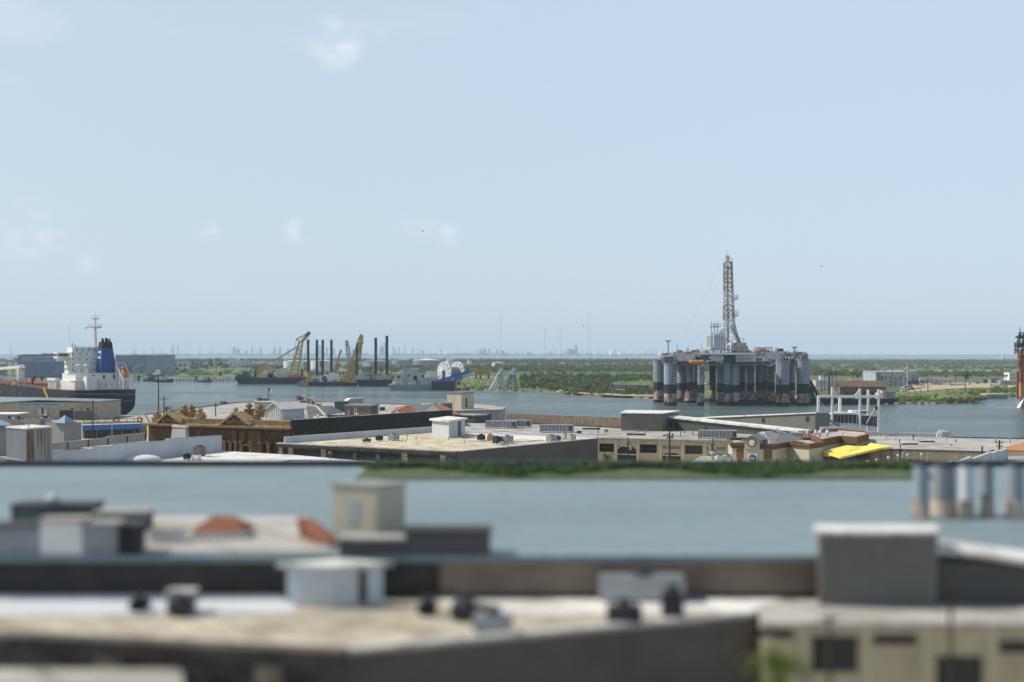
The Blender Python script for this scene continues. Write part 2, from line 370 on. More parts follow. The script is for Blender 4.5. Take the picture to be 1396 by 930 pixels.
leafmat('grass_leaf', (.085, .125, .028), (.185, .235, .06), .03)
leafmat('hedge_leaf', (.045, .085, .035), (.11, .165, .07), .15)
leafmat('palm_leaf', (.06, .10, .02), (.15, .20, .05), .3)
# land: grass, dry grass and sand in patches of several sizes
def seams(name, scale, k=.82):                            # membrane sheets: joints and slight differences from sheet to sheet
    nt = MAT[name].node_tree; L = nt.links; b = nt.nodes['Principled BSDF']; src = b.inputs['Base Color'].links[0].from_socket; g = nd(nt, 'ShaderNodeNewGeometry')
    mp = nd(nt, 'ShaderNodeMapping'); mp.inputs['Rotation'].default_value = (0, 0, .95); L.new(g.outputs['Position'], mp.inputs['Vector'])
    t = nd(nt, 'ShaderNodeTexBrick', Scale=scale); t.inputs['Color1'].default_value = (1, 1, 1, 1); t.inputs['Color2'].default_value = (k, k, k, 1); t.inputs['Mortar'].default_value = (k * .7, k * .7, k * .68, 1); t.inputs['Mortar Size'].default_value = .014; L.new(mp.outputs[0], t.inputs['Vector'])
    mu = nd(nt, 'ShaderNodeMix', data_type='RGBA', blend_type='MULTIPLY'); mu.inputs[0].default_value = 1; L.new(src, mu.inputs[6]); L.new(t.outputs['Color'], mu.inputs[7]); L.new(mu.outputs[2], b.inputs['Base Color'])
for a in (('roof_grey', .1, .86), ('roof_cream', .14, .92), ('roof_white', .16, .93), ('near_cream', .3, .9)): seams(*a)
def landmat():
    m = mat('land', (.082, .115, .038), .95, .25, .004, col2=(.135, .135, .06), amt=.38, stretch=(1, .35, 1), grain=.15)
    return m
landmat()
mat('grass_field', (.105, .145, .040), .95, .2, .02, col2=(.20, .20, .075), amt=.4, stretch=(1, .4, 1), grain=.15)
mat('sand', (.42, .34, .22), .95, .15, .03, col2=(.28, .24, .14), amt=.45)
mat('shore_rock', (.20, .165, .115), .95, .35, .12, col2=(.09, .10, .05), amt=.55)
mat('moss', (.055, .082, .04), .95, .3, .5, col2=(.10, .12, .05))
mat('pale_road', (.36, .34, .30), .95, .1, .02)
mat('quay', (.34, .30, .24), .95, .12, .03, col2=(.24, .21, .17), amt=.45)
mat('asphalt', (.06, .06, .058), .95, .15, .1)
mat('concrete_dark', (.12, .115, .10), .95, .2, .15)
def watermat():
    m = bpy.data.materials.new('harbour_water'); m.use_nodes = True; nt = m.node_tree; L = nt.links; b = nt.nodes['Principled BSDF']
    b.inputs['Roughness'].default_value = .22; b.inputs['IOR'].default_value = 1.33; b.inputs['Specular IOR Level'].default_value = .5
    g = nd(nt, 'ShaderNodeNewGeometry'); mp = nd(nt, 'ShaderNodeMapping'); mp.inputs['Scale'].default_value = (1, 1.0, 1)
    L.new(g.outputs['Position'], mp.inputs['Vector'])
    n0 = nd(nt, 'ShaderNodeTexNoise', Scale=.004, Detail=4.); mp0 = nd(nt, 'ShaderNodeMapping'); mp0.inputs['Scale'].default_value = (.5, 2.5, 1)
    L.new(g.outputs['Position'], mp0.inputs['Vector']); L.new(mp0.outputs[0], n0.inputs['Vector'])
    r = nd(nt, 'ShaderNodeValToRGB'); e = r.color_ramp.elements; e[0].position = .35; e[1].position = .7
    e[0].color = (.05, .085, .08, 1); e[1].color = (.075, .112, .10, 1); L.new(n0.outputs['Fac'], r.inputs['Fac']); L.new(r.outputs[0], b.inputs['Base Color'])
    mr = nd(nt, 'ShaderNodeMapRange'); mr.inputs[1].default_value = .35; mr.inputs[2].default_value = .65; mr.inputs[3].default_value = .12; mr.inputs[4].default_value = .38; L.new(n0.outputs['Fac'], mr.inputs[0]); L.new(mr.outputs[0], b.inputs['Roughness'])
    n1 = nd(nt, 'ShaderNodeTexNoise', Scale=.22, Detail=6., Roughness=.62); L.new(mp.outputs[0], n1.inputs['Vector'])
    bp = nd(nt, 'ShaderNodeBump', Strength=1., Distance=2.6); L.new(n1.outputs['Fac'], bp.inputs['Height']); L.new(bp.outputs[0], b.inputs['Normal'])
    MAT['water'] = m
watermat()
# ================= world, sun, haze, camera
SUN_AZ, SUN_EL = math.radians(-77), math.radians(46)      # azimuth from +Y, clockwise positive: the sun stands to the left
def world():
    w = bpy.data.worlds.new('World'); SC.world = w; w.use_nodes = True; nt = w.node_tree; L = nt.links; nt.nodes.clear()
    out = nd(nt, 'ShaderNodeOutputWorld'); bg = nd(nt, 'ShaderNodeBackground'); bg.inputs['Strength'].default_value = SKY_STRENGTH
    sky = nd(nt, 'ShaderNodeTexSky', sky_type='NISHITA'); sky.sun_disc = False; sky.sun_elevation = SUN_EL; sky.sun_rotation = SUN_AZ
    sky.air_density = 1.0; sky.dust_density = 1.5; sky.ozone_density = 1.0; sky.altitude = 0
    sp = nd(nt, 'ShaderNodeSeparateXYZ')
    # thin high haze veil and a few faint small clouds
    tc = nd(nt, 'ShaderNodeTexCoord'); mp = nd(nt, 'ShaderNodeMapping'); mp.inputs['Scale'].default_value = (1, 1, 2.6); L.new(tc.outputs['Generated'], mp.inputs['Vector'])
    n = nd(nt, 'ShaderNodeTexNoise', Scale=7., Detail=7., Roughness=.55); L.new(mp.outputs[0], n.inputs['Vector'])
    r = nd(nt, 'ShaderNodeMapRange', interpolation_type='SMOOTHSTEP'); r.inputs[1].default_value = .57; r.inputs[2].default_value = .78; r.inputs[4].default_value = .25
    L.new(n.outputs['Fac'], r.inputs[0])
    L.new(tc.outputs['Generated'], sp.inputs[0])
    bx = nd(nt, 'ShaderNodeMapRange', interpolation_type='SMOOTHSTEP'); bx.inputs[1].default_value = .25; bx.inputs[2].default_value = .02; L.new(sp.outputs[0], bx.inputs[0])
    mu = nd(nt, 'ShaderNodeMath', operation='MULTIPLY'); L.new(r.outputs[0], mu.inputs[0]); L.new(bx.outputs[0], mu.inputs[1])
    veil = nd(nt, 'ShaderNodeMix', data_type='RGBA'); vz = nd(nt, 'ShaderNodeMapRange', interpolation_type='SMOOTHSTEP'); vz.inputs[1].default_value = .30; vz.inputs[2].default_value = .75; vz.inputs[3].default_value = VEIL; vz.inputs[4].default_value = .12; L.new(sp.outputs[2], vz.inputs[0]); L.new(vz.outputs[0], veil.inputs[0]); veil.inputs[7].default_value = VEIL_COL
    gx = nd(nt, 'ShaderNodeMapRange', interpolation_type='SMOOTHSTEP'); gx.inputs[1].default_value = -.3; gx.inputs[2].default_value = .35; L.new(sp.outputs[0], gx.inputs[0])
    gm = nd(nt, 'ShaderNodeMix', data_type='RGBA'); gm.inputs[6].default_value = VEIL_COL; gm.inputs[7].default_value = (7.0, 8.5, 10.3, 1); L.new(gx.outputs[0], gm.inputs[0]); L.new(gm.outputs[2], veil.inputs[7])
    L.new(sky.outputs[0], veil.inputs[6])
    cl = nd(nt, 'ShaderNodeMix', data_type='RGBA'); cl.inputs[7].default_value = CLOUD_COL; L.new(mu.outputs[0], cl.inputs[0]); L.new(veil.outputs[2], cl.inputs[6])
    out_c = cl.outputs[2]                                # five faint small clouds low in the sky
    n2 = nd(nt, 'ShaderNodeTexNoise', Scale=38., Detail=6.); L.new(mp.outputs[0], n2.inputs['Vector'])
    for cx, cy, rad, k in ((460, 60, .030, .75), (404, 312, .016, .6), (612, 322, .013, .6), (284, 314, .014, .5), (40, 316, .04, .35), (122, 358, .014, .35)):
        v = Vector(((cx - CX) / F, 1, (HZ - cy) / F)).normalized(); ds = nd(nt, 'ShaderNodeVectorMath', operation='DISTANCE'); ds.inputs[1].default_value = v; L.new(tc.outputs['Generated'], ds.inputs[0])
        m1 = nd(nt, 'ShaderNodeMapRange', interpolation_type='SMOOTHSTEP'); m1.inputs[1].default_value = rad; m1.inputs[2].default_value = 0; L.new(ds.outputs['Value'], m1.inputs[0])
        m2 = nd(nt, 'ShaderNodeMapRange', interpolation_type='SMOOTHSTEP'); m2.inputs[1].default_value = .38; m2.inputs[2].default_value = .68; m2.inputs[4].default_value = k; L.new(n2.outputs['Fac'], m2.inputs[0])
        mm = nd(nt, 'ShaderNodeMath', operation='MULTIPLY'); L.new(m1.outputs[0], mm.inputs[0]); L.new(m2.outputs[0], mm.inputs[1])
        mx = nd(nt, 'ShaderNodeMix', data_type='RGBA'); L.new(mm.outputs[0], mx.inputs[0]); L.new(out_c, mx.inputs[6]); mx.inputs[7].default_value = (8.9, 9.3, 9.7, 1); out_c = mx.outputs[2]
    L.new(out_c, bg.inputs['Color']); L.new(bg.outputs[0], out.inputs['Surface'])
SKY_STRENGTH, VEIL, VEIL_COL, CLOUD_COL = .1, .72, (6.5, 7.95, 9.2, 1), (8.2, 9.0, 9.9, 1)
world()
su = bpy.data.lights.new('sun', 'SUN'); su.energy = 4.9; su.angle = math.radians(.53); su.color = (1, .93, .82)
so = bpy.data.objects.new('sun', su); COL.objects.link(so)
sd = Vector((math.sin(SUN_AZ) * math.cos(SUN_EL), math.cos(SUN_AZ) * math.cos(SUN_EL), math.sin(SUN_EL)))
so.rotation_euler = sd.to_track_quat('Z', 'Y').to_euler(); so.location = sd * 400
SC.view_settings.view_transform = 'Standard'; SC.view_settings.look = 'None'; SC.view_settings.exposure = 0; SC.view_settings.gamma = 1
cam = bpy.data.cameras.new('camera'); co = bpy.data.objects.new('camera', cam); COL.objects.link(co); SC.camera = co
cam.sensor_width = 36; cam.lens = 36 * F / 1396; co.location = (0, 0, H); co.rotation_euler = (math.pi / 2, 0, 0)
cam.shift_y = (465 - HZ) / 1396 * -1
cam.clip_start = .5; cam.clip_end = 60000
cam.dof.use_dof = True; cam.dof.focus_distance = 330; cam.dof.aperture_fstop = cam.lens / 1000 / .38  # very wide aperture, set to blur the added near roofs
SC.cycles.max_bounces = 6; SC.cycles.volume_bounces = 1; SC.cycles.use_denoising = True
def haze():
    mb = MB(); mb.box(-17500, -300, -7, 17500, 17500, 168)
    m = bpy.data.materials.new('haze_air'); m.use_nodes = True; nt = m.node_tree
    for n in list(nt.nodes):
        if n.type == 'BSDF_PRINCIPLED': nt.nodes.remove(n)
    v = nd(nt, 'ShaderNodeVolumePrincipled'); v.inputs['Color'].default_value = (.68, .84, 1, 1); v.inputs['Density'].default_value = HAZE
    v.inputs['Anisotropy'].default_value = 0.
    nt.links.new(v.outputs[0], nt.nodes['Material Output'].inputs['Volume']); MAT['haze_air'] = m
    o = mb.build('haze', 'haze_air'); stuff(o)
HAZE = 7.5e-5
haze()
# ================= water, land, quay
mb = MB(); n = 96
vs = [(16800 * math.cos(2 * math.pi * k / n), 16800 * math.sin(2 * math.pi * k / n), 0) for k in range(n)]
vs = [(x, max(y, -250), z) for x, y, z in vs]
mb.add(vs, [tuple(range(n))]); struct(mb.build('harbour_water', 'water'))
mb = MB(); mb.box(-16000, -240, -6, 16000, 16000, -5); struct(mb.build('seabed', 'concrete_dark'))
LZ = 1.1
SHORE = [(-2200, 508), (-400, 511), (0, 512), (190, 513.2), (330, 514.5), (400, 519), (520, 523), (620, 530), (700, 531.3), (745, 532.8), (800, 537.5), (890, 541), (1000, 543), (1100, 546), (1225, 548.6), (1290, 548), (1330, 545.2), (1348, 540), (1400, 537.5), (3400, 533)]
def shore_y(x):
    for (a, b), (c, d) in zip(SHORE, SHORE[1:]):
        if a <= x <= c: return b + (d - b) * (x - a) / (c - a)
def lerpx(a, b, n): return [a + (b - a) * i / n for i in range(n + 1)]
mb = MB(); bank = MB(); rows = []
for x in lerpx(-2200, -60, 30) + lerpx(-50, 1450, 300) + lerpx(1470, 3400, 30):
    j = .35 * math.sin(x * .11) + .25 * math.sin(x * .37 + 1) + NR.normal() * .18
    y = shore_y(x) + j; a = P(x, y, LZ); fr = 1 - (3.0 + NR.rand() * 1.6) / a.y * (a.y / 800) ** .5
    lo = Vector((a.x * fr, a.y * fr, -.8)); bk = P(x, 491.6 + .15 * math.sin(x * .02), LZ); rows.append((lo, a, bk))
for (l0, a0, b0), (l1, a1, b1) in zip(rows, rows[1:]):
    bank.add([l0, l1, a1, a0], [(0, 1, 2, 3)]); m0 = a0.lerp(b0, .12); m1 = a1.lerp(b1, .12)
    mb.add([a0, a1, m1, m0, b1, b0], [(0, 1, 2, 3), (3, 2, 4, 5)])
struct(mb.build('island_ground', 'land')); struct(bank.build('shore_bank', 'shore_rock'))
def patch(name, pts, m, z):
    mb = MB(); q = [P2(x, y, z) for x, y in pts]; mb.prism(q, z - .15, z); return struct(mb.build(name, m))
patch('grass_field', [(-300, 511), (190, 512.4), (330, 513.4), (345, 504.5), (180, 503.5), (-300, 503)], 'grass_field', LZ + .15)
patch('grass_field', [(610, 529), (745, 531.5), (725, 516), (610, 514)], 'grass_field', LZ + .15)
patch('grass_field', [(800, 535.5), (890, 539.5), (1000, 541.5), (1110, 544.5), (1100, 520), (950, 513), (880, 512), (790, 519)], 'grass_field', LZ + .15)
patch('grass_field', [(1215, 546.8), (1290, 546.6), (1326, 543.8), (1345, 538.5), (1420, 536.6), (1420, 529), (1225, 531)], 'grass_field', LZ + .15)
patch('sand_lot', [(1238, 534.5), (1262, 532.5), (1290, 530), (1340, 528.4), (1420, 528.5), (1420, 523.5), (1300, 521.5), (1232, 524)], 'sand', LZ + .32)
patch('parking_lot', [(940, 531), (1120, 531), (1160, 524), (1090, 517), (950, 517)], 'concrete_dark', LZ + .32)
patch('shore_road', [(640, 514.6), (700, 514.6), (740, 515), (740, 514.2), (640, 513.8)], 'pale_road', LZ + .32)
patch('shore_road', [(1100, 505.6), (1400, 506.2), (1400, 505.4), (1100, 504.6)], 'pale_road', LZ + .32)
patch('sand_beach', [(770, 534.5), (800, 537), (850, 539.4), (890, 540.4), (890, 538.9), (820, 536.4), (780, 533.5)], 'sand', LZ + .34)
patch('sand_beach', [(1000, 542.2), (1110, 545.6), (1110, 540), (1000, 539)], 'sand', LZ + .34)
patch('far_grass', [(700, 498.6), (960, 499.4), (960, 497.8), (700, 497.2)], 'grass_field', LZ + .2)
# far shore across the bay
mb = MB(); prev = None
for x in lerpx(-3000, 4400, 120):
    d = 13200 + 500 * math.sin(x * .013) + (1200 if x > 900 else 0)
    p = (X(x, d), d); q = (X(x, d) * 1.1, d * 1.1)
    if prev: mb.add([(*prev[0], -2), (*p, -2), (*p, 9), (*prev[0], 9), (*q, 9), (*prev[1], 9)], [(0, 1, 2, 3), (3, 2, 4, 5)])
    prev = (p, q)
struct(mb.build('far_shore', 'far_grey'))
# near side: the quay and the town ground
qe = [(900, -200), (400, 130), (150, 392), (105, 416), (40, 448), (-30, 500), (-110, 520), (-160, 548), (-200, 556), (-206, 566), (-270.5, 643), (-450, 857), (-900, 900), (-900, -200)]
mb = MB(); mb.prism([Vector(p) for p in qe], -4, 2.5); struct(mb.build('quay_ground', 'quay'))
mb = MB(); mb.prism([Vector(p) for p in [(-300, 60), (300, 60), (300, 150), (-300, 150)]], 2.4, 2.504); struct(mb.build('street', 'asphalt'))
# ================= the tanker at the quay. local frame: +x to the bow, +y to port, origin at the middle of the stern on the waterline
def tanker():
    hd = Vector((-.643, .766)); s = Vector((-178, 592)); n = Vector((-.766, -.643)); o = s + n * 16
    M = Matrix(((hd.x, n.x, 0, o.x), (hd.y, n.y, 0, o.y), (0, 0, 1, 0), (0, 0, 0, 1)))
    t = thing('tanker_ship', 'black hulled tanker with white bridge and blue funnel, moored behind the cruise terminal', 'ship', (o.x, o.y, 0)); D = 12.7
    mb = MB(M); st = []                                  # hull stations (x, half beam at deck, half beam at water, bottom z)
    for x, hb, hw, zb in [(-2, 14.4, 11.5, .9), (0, 14.9, 12.6, .3), (5, 15.6, 14, -.4), (12, 16, 15, -1), (24, 16, 15.6, -1.5), (150, 16, 16, -2), (175, 13, 11, -2), (186, 7, 4, -2), (192, 1, .6, -1)]:
        q = [(hb, D + .01 * x * (x > 140)), (hb * .995, 9.2), (hb * .98, 5.2), (hw + (hb - hw) * .4, 2.8), (hw * .8, zb)]
        st.append([(x, y, z) for y, z in q] + [(x, -y, z) for y, z in reversed(q)])
    for a, b in zip(st, st[1:]):
        k = len(a); mb.add(a + b, [(i, i + 1, k + i + 1, k + i) for i in range(k - 1)])
    mb.add(st[0], [tuple(reversed(range(len(st[0]))))]); mb.build('hull', 'ship_black', t)
    mb = MB(M); top = [(p[0][0], p[0][1], D - .05) for p in st] ; top += [(x, -y, z) for x, y, z in reversed(top)]
    mb.add(top, [tuple(range(len(top)))]); mb.build('deck', 'ship_deck', t)
    mb = MB(M)                                           # bulwark and guard rails round the stern
    for a, b in zip(st[:5], st[1:6]):
        for sg in (0, -1):
            pa, pb = Vector(a[sg]), Vector(b[sg]); mb.bar(pa + Vector((0, 0, 1.05)), pb + Vector((0, 0, 1.05)), .09); mb.bar(pa + Vector((0, 0, .55)), pb + Vector((0, 0, .55)), .06)
            L = (pb - pa).length
            for i in range(max(1, int(L / 2.2))): q = pa.lerp(pb, i / max(1, int(L / 2.2))); mb.bar(q, q + Vector((0, 0, 1.05)), .07)
    for i in range(14): q = Vector((-2, -14 + i * 2.15, D)); mb.bar(q, q + Vector((0, 0, 1.05)), .07)
    mb.bar((-2, -14, D + 1.05), (-2, 14, D + 1.05), .09); mb.build('railing', 'light_metal', t)
    # superstructure
    mb = MB(M)
    mb.box(5, -13.5, D, 26, 12, D + 4.2)                                     # upper deck house, wide
    mb.box(9, -11.5, D + 4.2, 26, 10, D + 7.6); mb.box(17, -6.5, D + 7.6, 26, 9, D + 17.6); mb.box(18.5, -6, D + 17.6, 25.5, 8, D + 20)
    for k in range(4): mb.box(16.4, -6.9, D + 7.5 + k * 2.5, 26.4, 9.4, D + 7.65 + k * 2.5)
    mb.box(8.4, -12, D + 7.6, 17, 10.4, D + 7.75); mb.box(4.4, -13.9, D + 4.2, 10, 12.4, D + 4.35)
    mb.box(0.5, 3.5, D + .0, 4.9, 8, D + 6.2)
    S = mb.build('superstructure', 'ship_white', t)
    mb = MB(M); mb.box(20, -6, D + 14.6, 25, 14.5, D + 17.4); mb.box(20.3, 9.02, D + 13.4, 24.7, 13.5, D + 14.6); mb.build('bridge_wing', 'ship_white', t)
    w = MB(M)                                           # cabin windows and doors
    for k in range(4):
        for i in range(5): w.box(16.93, -5.5 + i * 3.4, D + 8.9 + k * 2.5, 17.06, -5 + i * 3.4, D + 9.5 + k * 2.5)
        for i in range(3): w.box(18.5 + i * 2.9, 8.94, D + 8.9 + k * 2.5, 19.0 + i * 2.9, 9.07, D + 9.7 + k * 2.5)
    for i in range(5): w.box(4.93, -12 + i * 3, D + 1.8, 5.06, -11.5 + i * 3, D + 2.4)
    for i in range(3): w.box(8.93, -9 + i * 5, D + 5, 9.06, -8 + i * 5, D + 6.8)
    for i in range(5): w.box(18.44, -5.2 + i * 2.8, D + 18.2, 18.57, -5.6 + i * 2.8, D + 19.2)
    w.box(19.9, 9.5, D + 15.7, 20.05, 14, D + 16.8); w.box(20.4, 14.45, D + 15.7, 24.6, 14.56, D + 16.8)
    w.build('window', 'glass_dark', S)
    f = MB(M)                                           # white portal frame ahead of the house on the port side
    for x in (25, 28, 31, 34): f.box(x, 12.6, D, x + .9, 13.6, D + 4)
    f.box(24.5, 12.2, D + 4, 35.5, 14, D + 5.2); f.box(27, 4, D, 33, 9, D + 3); f.build('portal_frame', 'ship_white', t)
    M0 = M; M = M @ Matrix.Translation((0, -8, 0)); f = MB(M); f.prism([(9.5, -1.6), (15.5, -1.6), (15.5, 5.6), (9.5, 5.6)], D + 7.75, D + 9)          # funnel, tapered
    a = [(9.5, -1.8, D + 9), (16, -1.8, D + 9), (16, 5.6, D + 9), (9.5, 5.6, D + 9)]; b = [(10.8, -.6, D + 19.5), (15.6, -.6, D + 19.5), (15.6, 4.7, D + 19.5), (10.8, 4.7, D + 19.5)]
    f.add(a + b, [(0, 1, 5, 4), (1, 2, 6, 5), (2, 3, 7, 6), (3, 0, 4, 7), (3, 2, 1, 0)])
    fu = f.build('funnel', 'blue_funnel', t); f = MB(M)
    c = [(10.8, -.6, D + 19.5), (15.6, -.6, D + 19.5), (15.6, 4.7, D + 19.5), (10.8, 4.7, D + 19.5)]; d = [(11.2, -.3, D + 22.6), (15.4, -.3, D + 22.6), (15.4, 4.4, D + 22.6), (11.2, 4.4, D + 22.6)]
    f.add(c + d, [(0, 1, 5, 4), (1, 2, 6, 5), (2, 3, 7, 6), (3, 0, 4, 7), (4, 5, 6, 7)])
    for x, y, h in ((12, .6, 1.3), (13.2, 1.8, 1.9), (14.3, .8, 1.5), (12.6, 3.4, 1.1), (14.2, 3.2, 1.7)): f.cyl(M.inverted() @ (M @ Vector((x, y, D + 22.4))), (x, y, D + 22.6 + h), .5, n=8)
    f.build('funnel_top', 'black_paint', fu)
    e = MB(M); e.add([(11.2, 5.3, D + 14.6), (14.6, 5.3, D + 14.6), (14.6, 5.0, D + 18), (11.2, 5.0, D + 18)], [(0, 1, 2, 3)]); e.build('funnel_emblem', 'white_paint', fu)
    e = MB(M)
    for x0, x1, z0, z1 in ((11.7, 12.2, 15.2, 17.4), (12.2, 13.2, 16.9, 17.4), (12.9, 13.4, 15.2, 16.6), (13.6, 14.1, 15.6, 17.2)): e.box(x0, 5.2, D + z0, x1, 5.36, D + z1)
    e.build('funnel_mark', 'blue_funnel', fu)
    M = M0 @ Matrix.Translation((0, -4.5, 0)); m = MB(M); m.cyl((22, 0, D + 20), (22, 0, D + 33.5), .85, .35, 10); m.cyl((22, 0, D + 29.2), (22, 0, D + 30), 2.6, 3.3, 14); m.cyl((22, 0, D + 33.5), (22, 0, D + 34.1), 1.6, 2.1, 10)
    for a in range(7):
        an = a * .9; m.bar((22 + 3 * math.cos(an), 3 * math.sin(an), D + 30), (22 + 3 * math.cos(an), 3 * math.sin(an), D + 31.2), .12)
    m.bar((22, -4, D + 31), (22, 4, D + 31), .25); m.bar((22, -2.2, D + 35), (22, 2.2, D + 35), .2); m.bar((22, 0, D + 34), (22, 0, D + 37), .22); m.bar((22, 3.5, D + 29.6), (22, 5.5, D + 28.9), .5)
    m.bar((22, 0, D + 26), (22, 2.2, D + 26), .15); m.bar((22, 0, D + 24), (22, 2.2, D + 24), .15); m.build('radar_mast', 'ship_white', t)
    M = M0; m = MB(M); m.bar((25, 7, D + 20), (25, 7, D + 30), .13); m.bar((20, 7.5, D + 20), (20, 7.5, D + 22), .5); m.bar((20, 6, D + 20), (20, 6, D + 21.5), .4); m.bar((19, -6, D + 20.6), (19, 8, D + 20.6), .12)
    m.build('antenna', 'light_metal', t)
    for y in (9, 5.5): v = MB(M); v.lathe((7.2, y, D + 7.6), [(.6, 0), (.6, 3), (1.3, 3.2), (1.3, 4.2), (.5, 4.4)], 10); v.build('vent', 'ship_white', t)
    l = MB(M)                                           # free-fall lifeboat and its launching frame at the stern
    for y in (-12.6, -8.4): l.bar((7, y, D + 12.5), (-2.5, y, D + 3.6), .45); l.bar((-2.2, y, D), (-2.2, y, D + 4), .5); l.bar((6.5, y, D + 4), (6.5, y, D + 12.2), .5); l.bar((2, y, D), (2, y, D + 8), .35)
    l.bar((7, -12.6, D + 12.5), (7, -8.4, D + 12.5), .45); l.bar((-2.2, -12.6, D + 3.8), (-2.2, -8.4, D + 3.8), .4); l.bar((-1, -13, D + 9.6), (-4.5, -17, D + 12), .22); lf = l.build('launch_frame', 'ship_white', t)
    R = M @ Matrix.Translation((2.2, -10.5, D + 8.2)) @ Matrix.Rotation(-math.radians(43), 4, 'Y')
    l = MB(R); l.sph((0, 0, 0), 1, 4.0, 1.3, 1.1, 14); l.sph((1.5, 0, 1), 1, 1.7, 1.1, .9, 10); l.build('lifeboat', 'orange', lf)
    p = MB(M)                                           # cargo pipes and walkway along the deck
    for y in (-6, -4, -2, 0, 2, 4, 6): p.cyl((34, y, D + 1.5 + .2 * (y % 4)), (170, y, D + 1.5), .45, n=8)
    for i in range(34): x = 36 + i * 4; p.box(x, -8, D, x + .35, 8, D + 1.1)
    for i in range(9): x = 44 + i * 13; p.cyl((x, -14, D + 1.4), (x, 14, D + 1.4), .4, n=8)
    p.build('cargo_pipes', 'pipe_brown', t)
    p = MB(M); p.box(34, 9.5, D + 2.2, 168, 10.5, D + 2.5)
    for i in range(46): p.bar((35 + i * 2.9, 10.5, D), (35 + i * 2.9, 10.5, D + 3.6), .1)
    p.bar((34, 10.5, D + 3.6), (168, 10.5, D + 3.6), .1); p.build('catwalk', 'rust', t)
    rr = random.Random(3)
    p = MB(M)
    for i in range(60):
        x = rr.uniform(36, 165); y = rr.uniform(-13, 14); h = rr.uniform(.8, 2.6); p.cyl((x, y, D), (x, y, D + h), rr.uniform(.25, .7), n=7)
    p.build('tank_vent', 'pipe_brown', t)
    p = MB(M); p.cyl((96, 6, D), (96, 6, D + 9.5), 1.9, n=14); p.cyl((96, 6, D + 8), (94, 6, D + 10.3), 1.5, n=10); p.bar((95, 6, D + 10), (135, 9, D + 8.2), 1.3, 1.5); p.box(128, 5, D, 131, 9, D + 4); p.bar((129.5, 7.5, D + 4), (129.5, 7.5, D + 8), .6)
    p.build('hose_crane', 'ship_white', t)
    for x, y in ((64, 11), (108, -9), (125, -11)): p = MB(M); p.lathe((x, y, D), [(.4, 0), (.4, 3), (.8, 3.4), (.8, 4.6), (.4, 5)], 10); p.build('mast_post', 'rust', t)
    p = MB(M); p.box(88, 10.5, D, 91, 12.5, D + 3); p.bar((89, 12, D + 2), (83, 12.5, D + 1), 1.2); p.build('deck_winch', 'orange', t)
    p = MB(M); p.box(74, 16.02, 4, 75, 16.2, 12.5); p.box(78, 16.02, 4, 79, 16.2, 12.5)
    for x in (66, 96): p.box(x, 16.0, 8.6, x + 1.2, 16.12, 10.6)
    p.build('hull_mark', 'letter_grey', t)
    g = MB(M); g.bar((33, 16.3, D + .3), (22, 17.0, 5.5), .5, 1.0); g.build('gangway_ladder', 'crane_yellow', t)
    l = MB(M); c = [M @ Vector((-2.1, 13 * (1 - 2 * i / 12), 6.6 - 2.2 * math.sin(math.pi * i / 12) * 0 + 1.6 * abs(1 - 2 * i / 12) - .5)) for i in range(13)]
    l = MB()
    for a, b in zip(c, c[1:]): l.bar(a - Vector((hd.x, hd.y, 0)) * .35, b - Vector((hd.x, hd.y, 0)) * .35, .12)
    a0 = M @ Vector((-2.2, 14.6, 11.2)); b0 = M @ Vector((-2.2, -14, 10.3)); l.bar(a0, b0, .13); l.build('mooring_line', 'light_metal', t)
    rd = -n                                            # reading direction on the transom: from port to starboard
    marks('ship_name', M @ Vector((-2.06, -2.0, 10.7)), rd, [1.1] * 6 + [0] + [1.1] * 6, .95, 'letter_pale', t); marks('home_port', M @ Vector((-2.06, -4.6, 9.3)), rd, [.8] * 8, .75, 'letter_pale', t)
tanker()
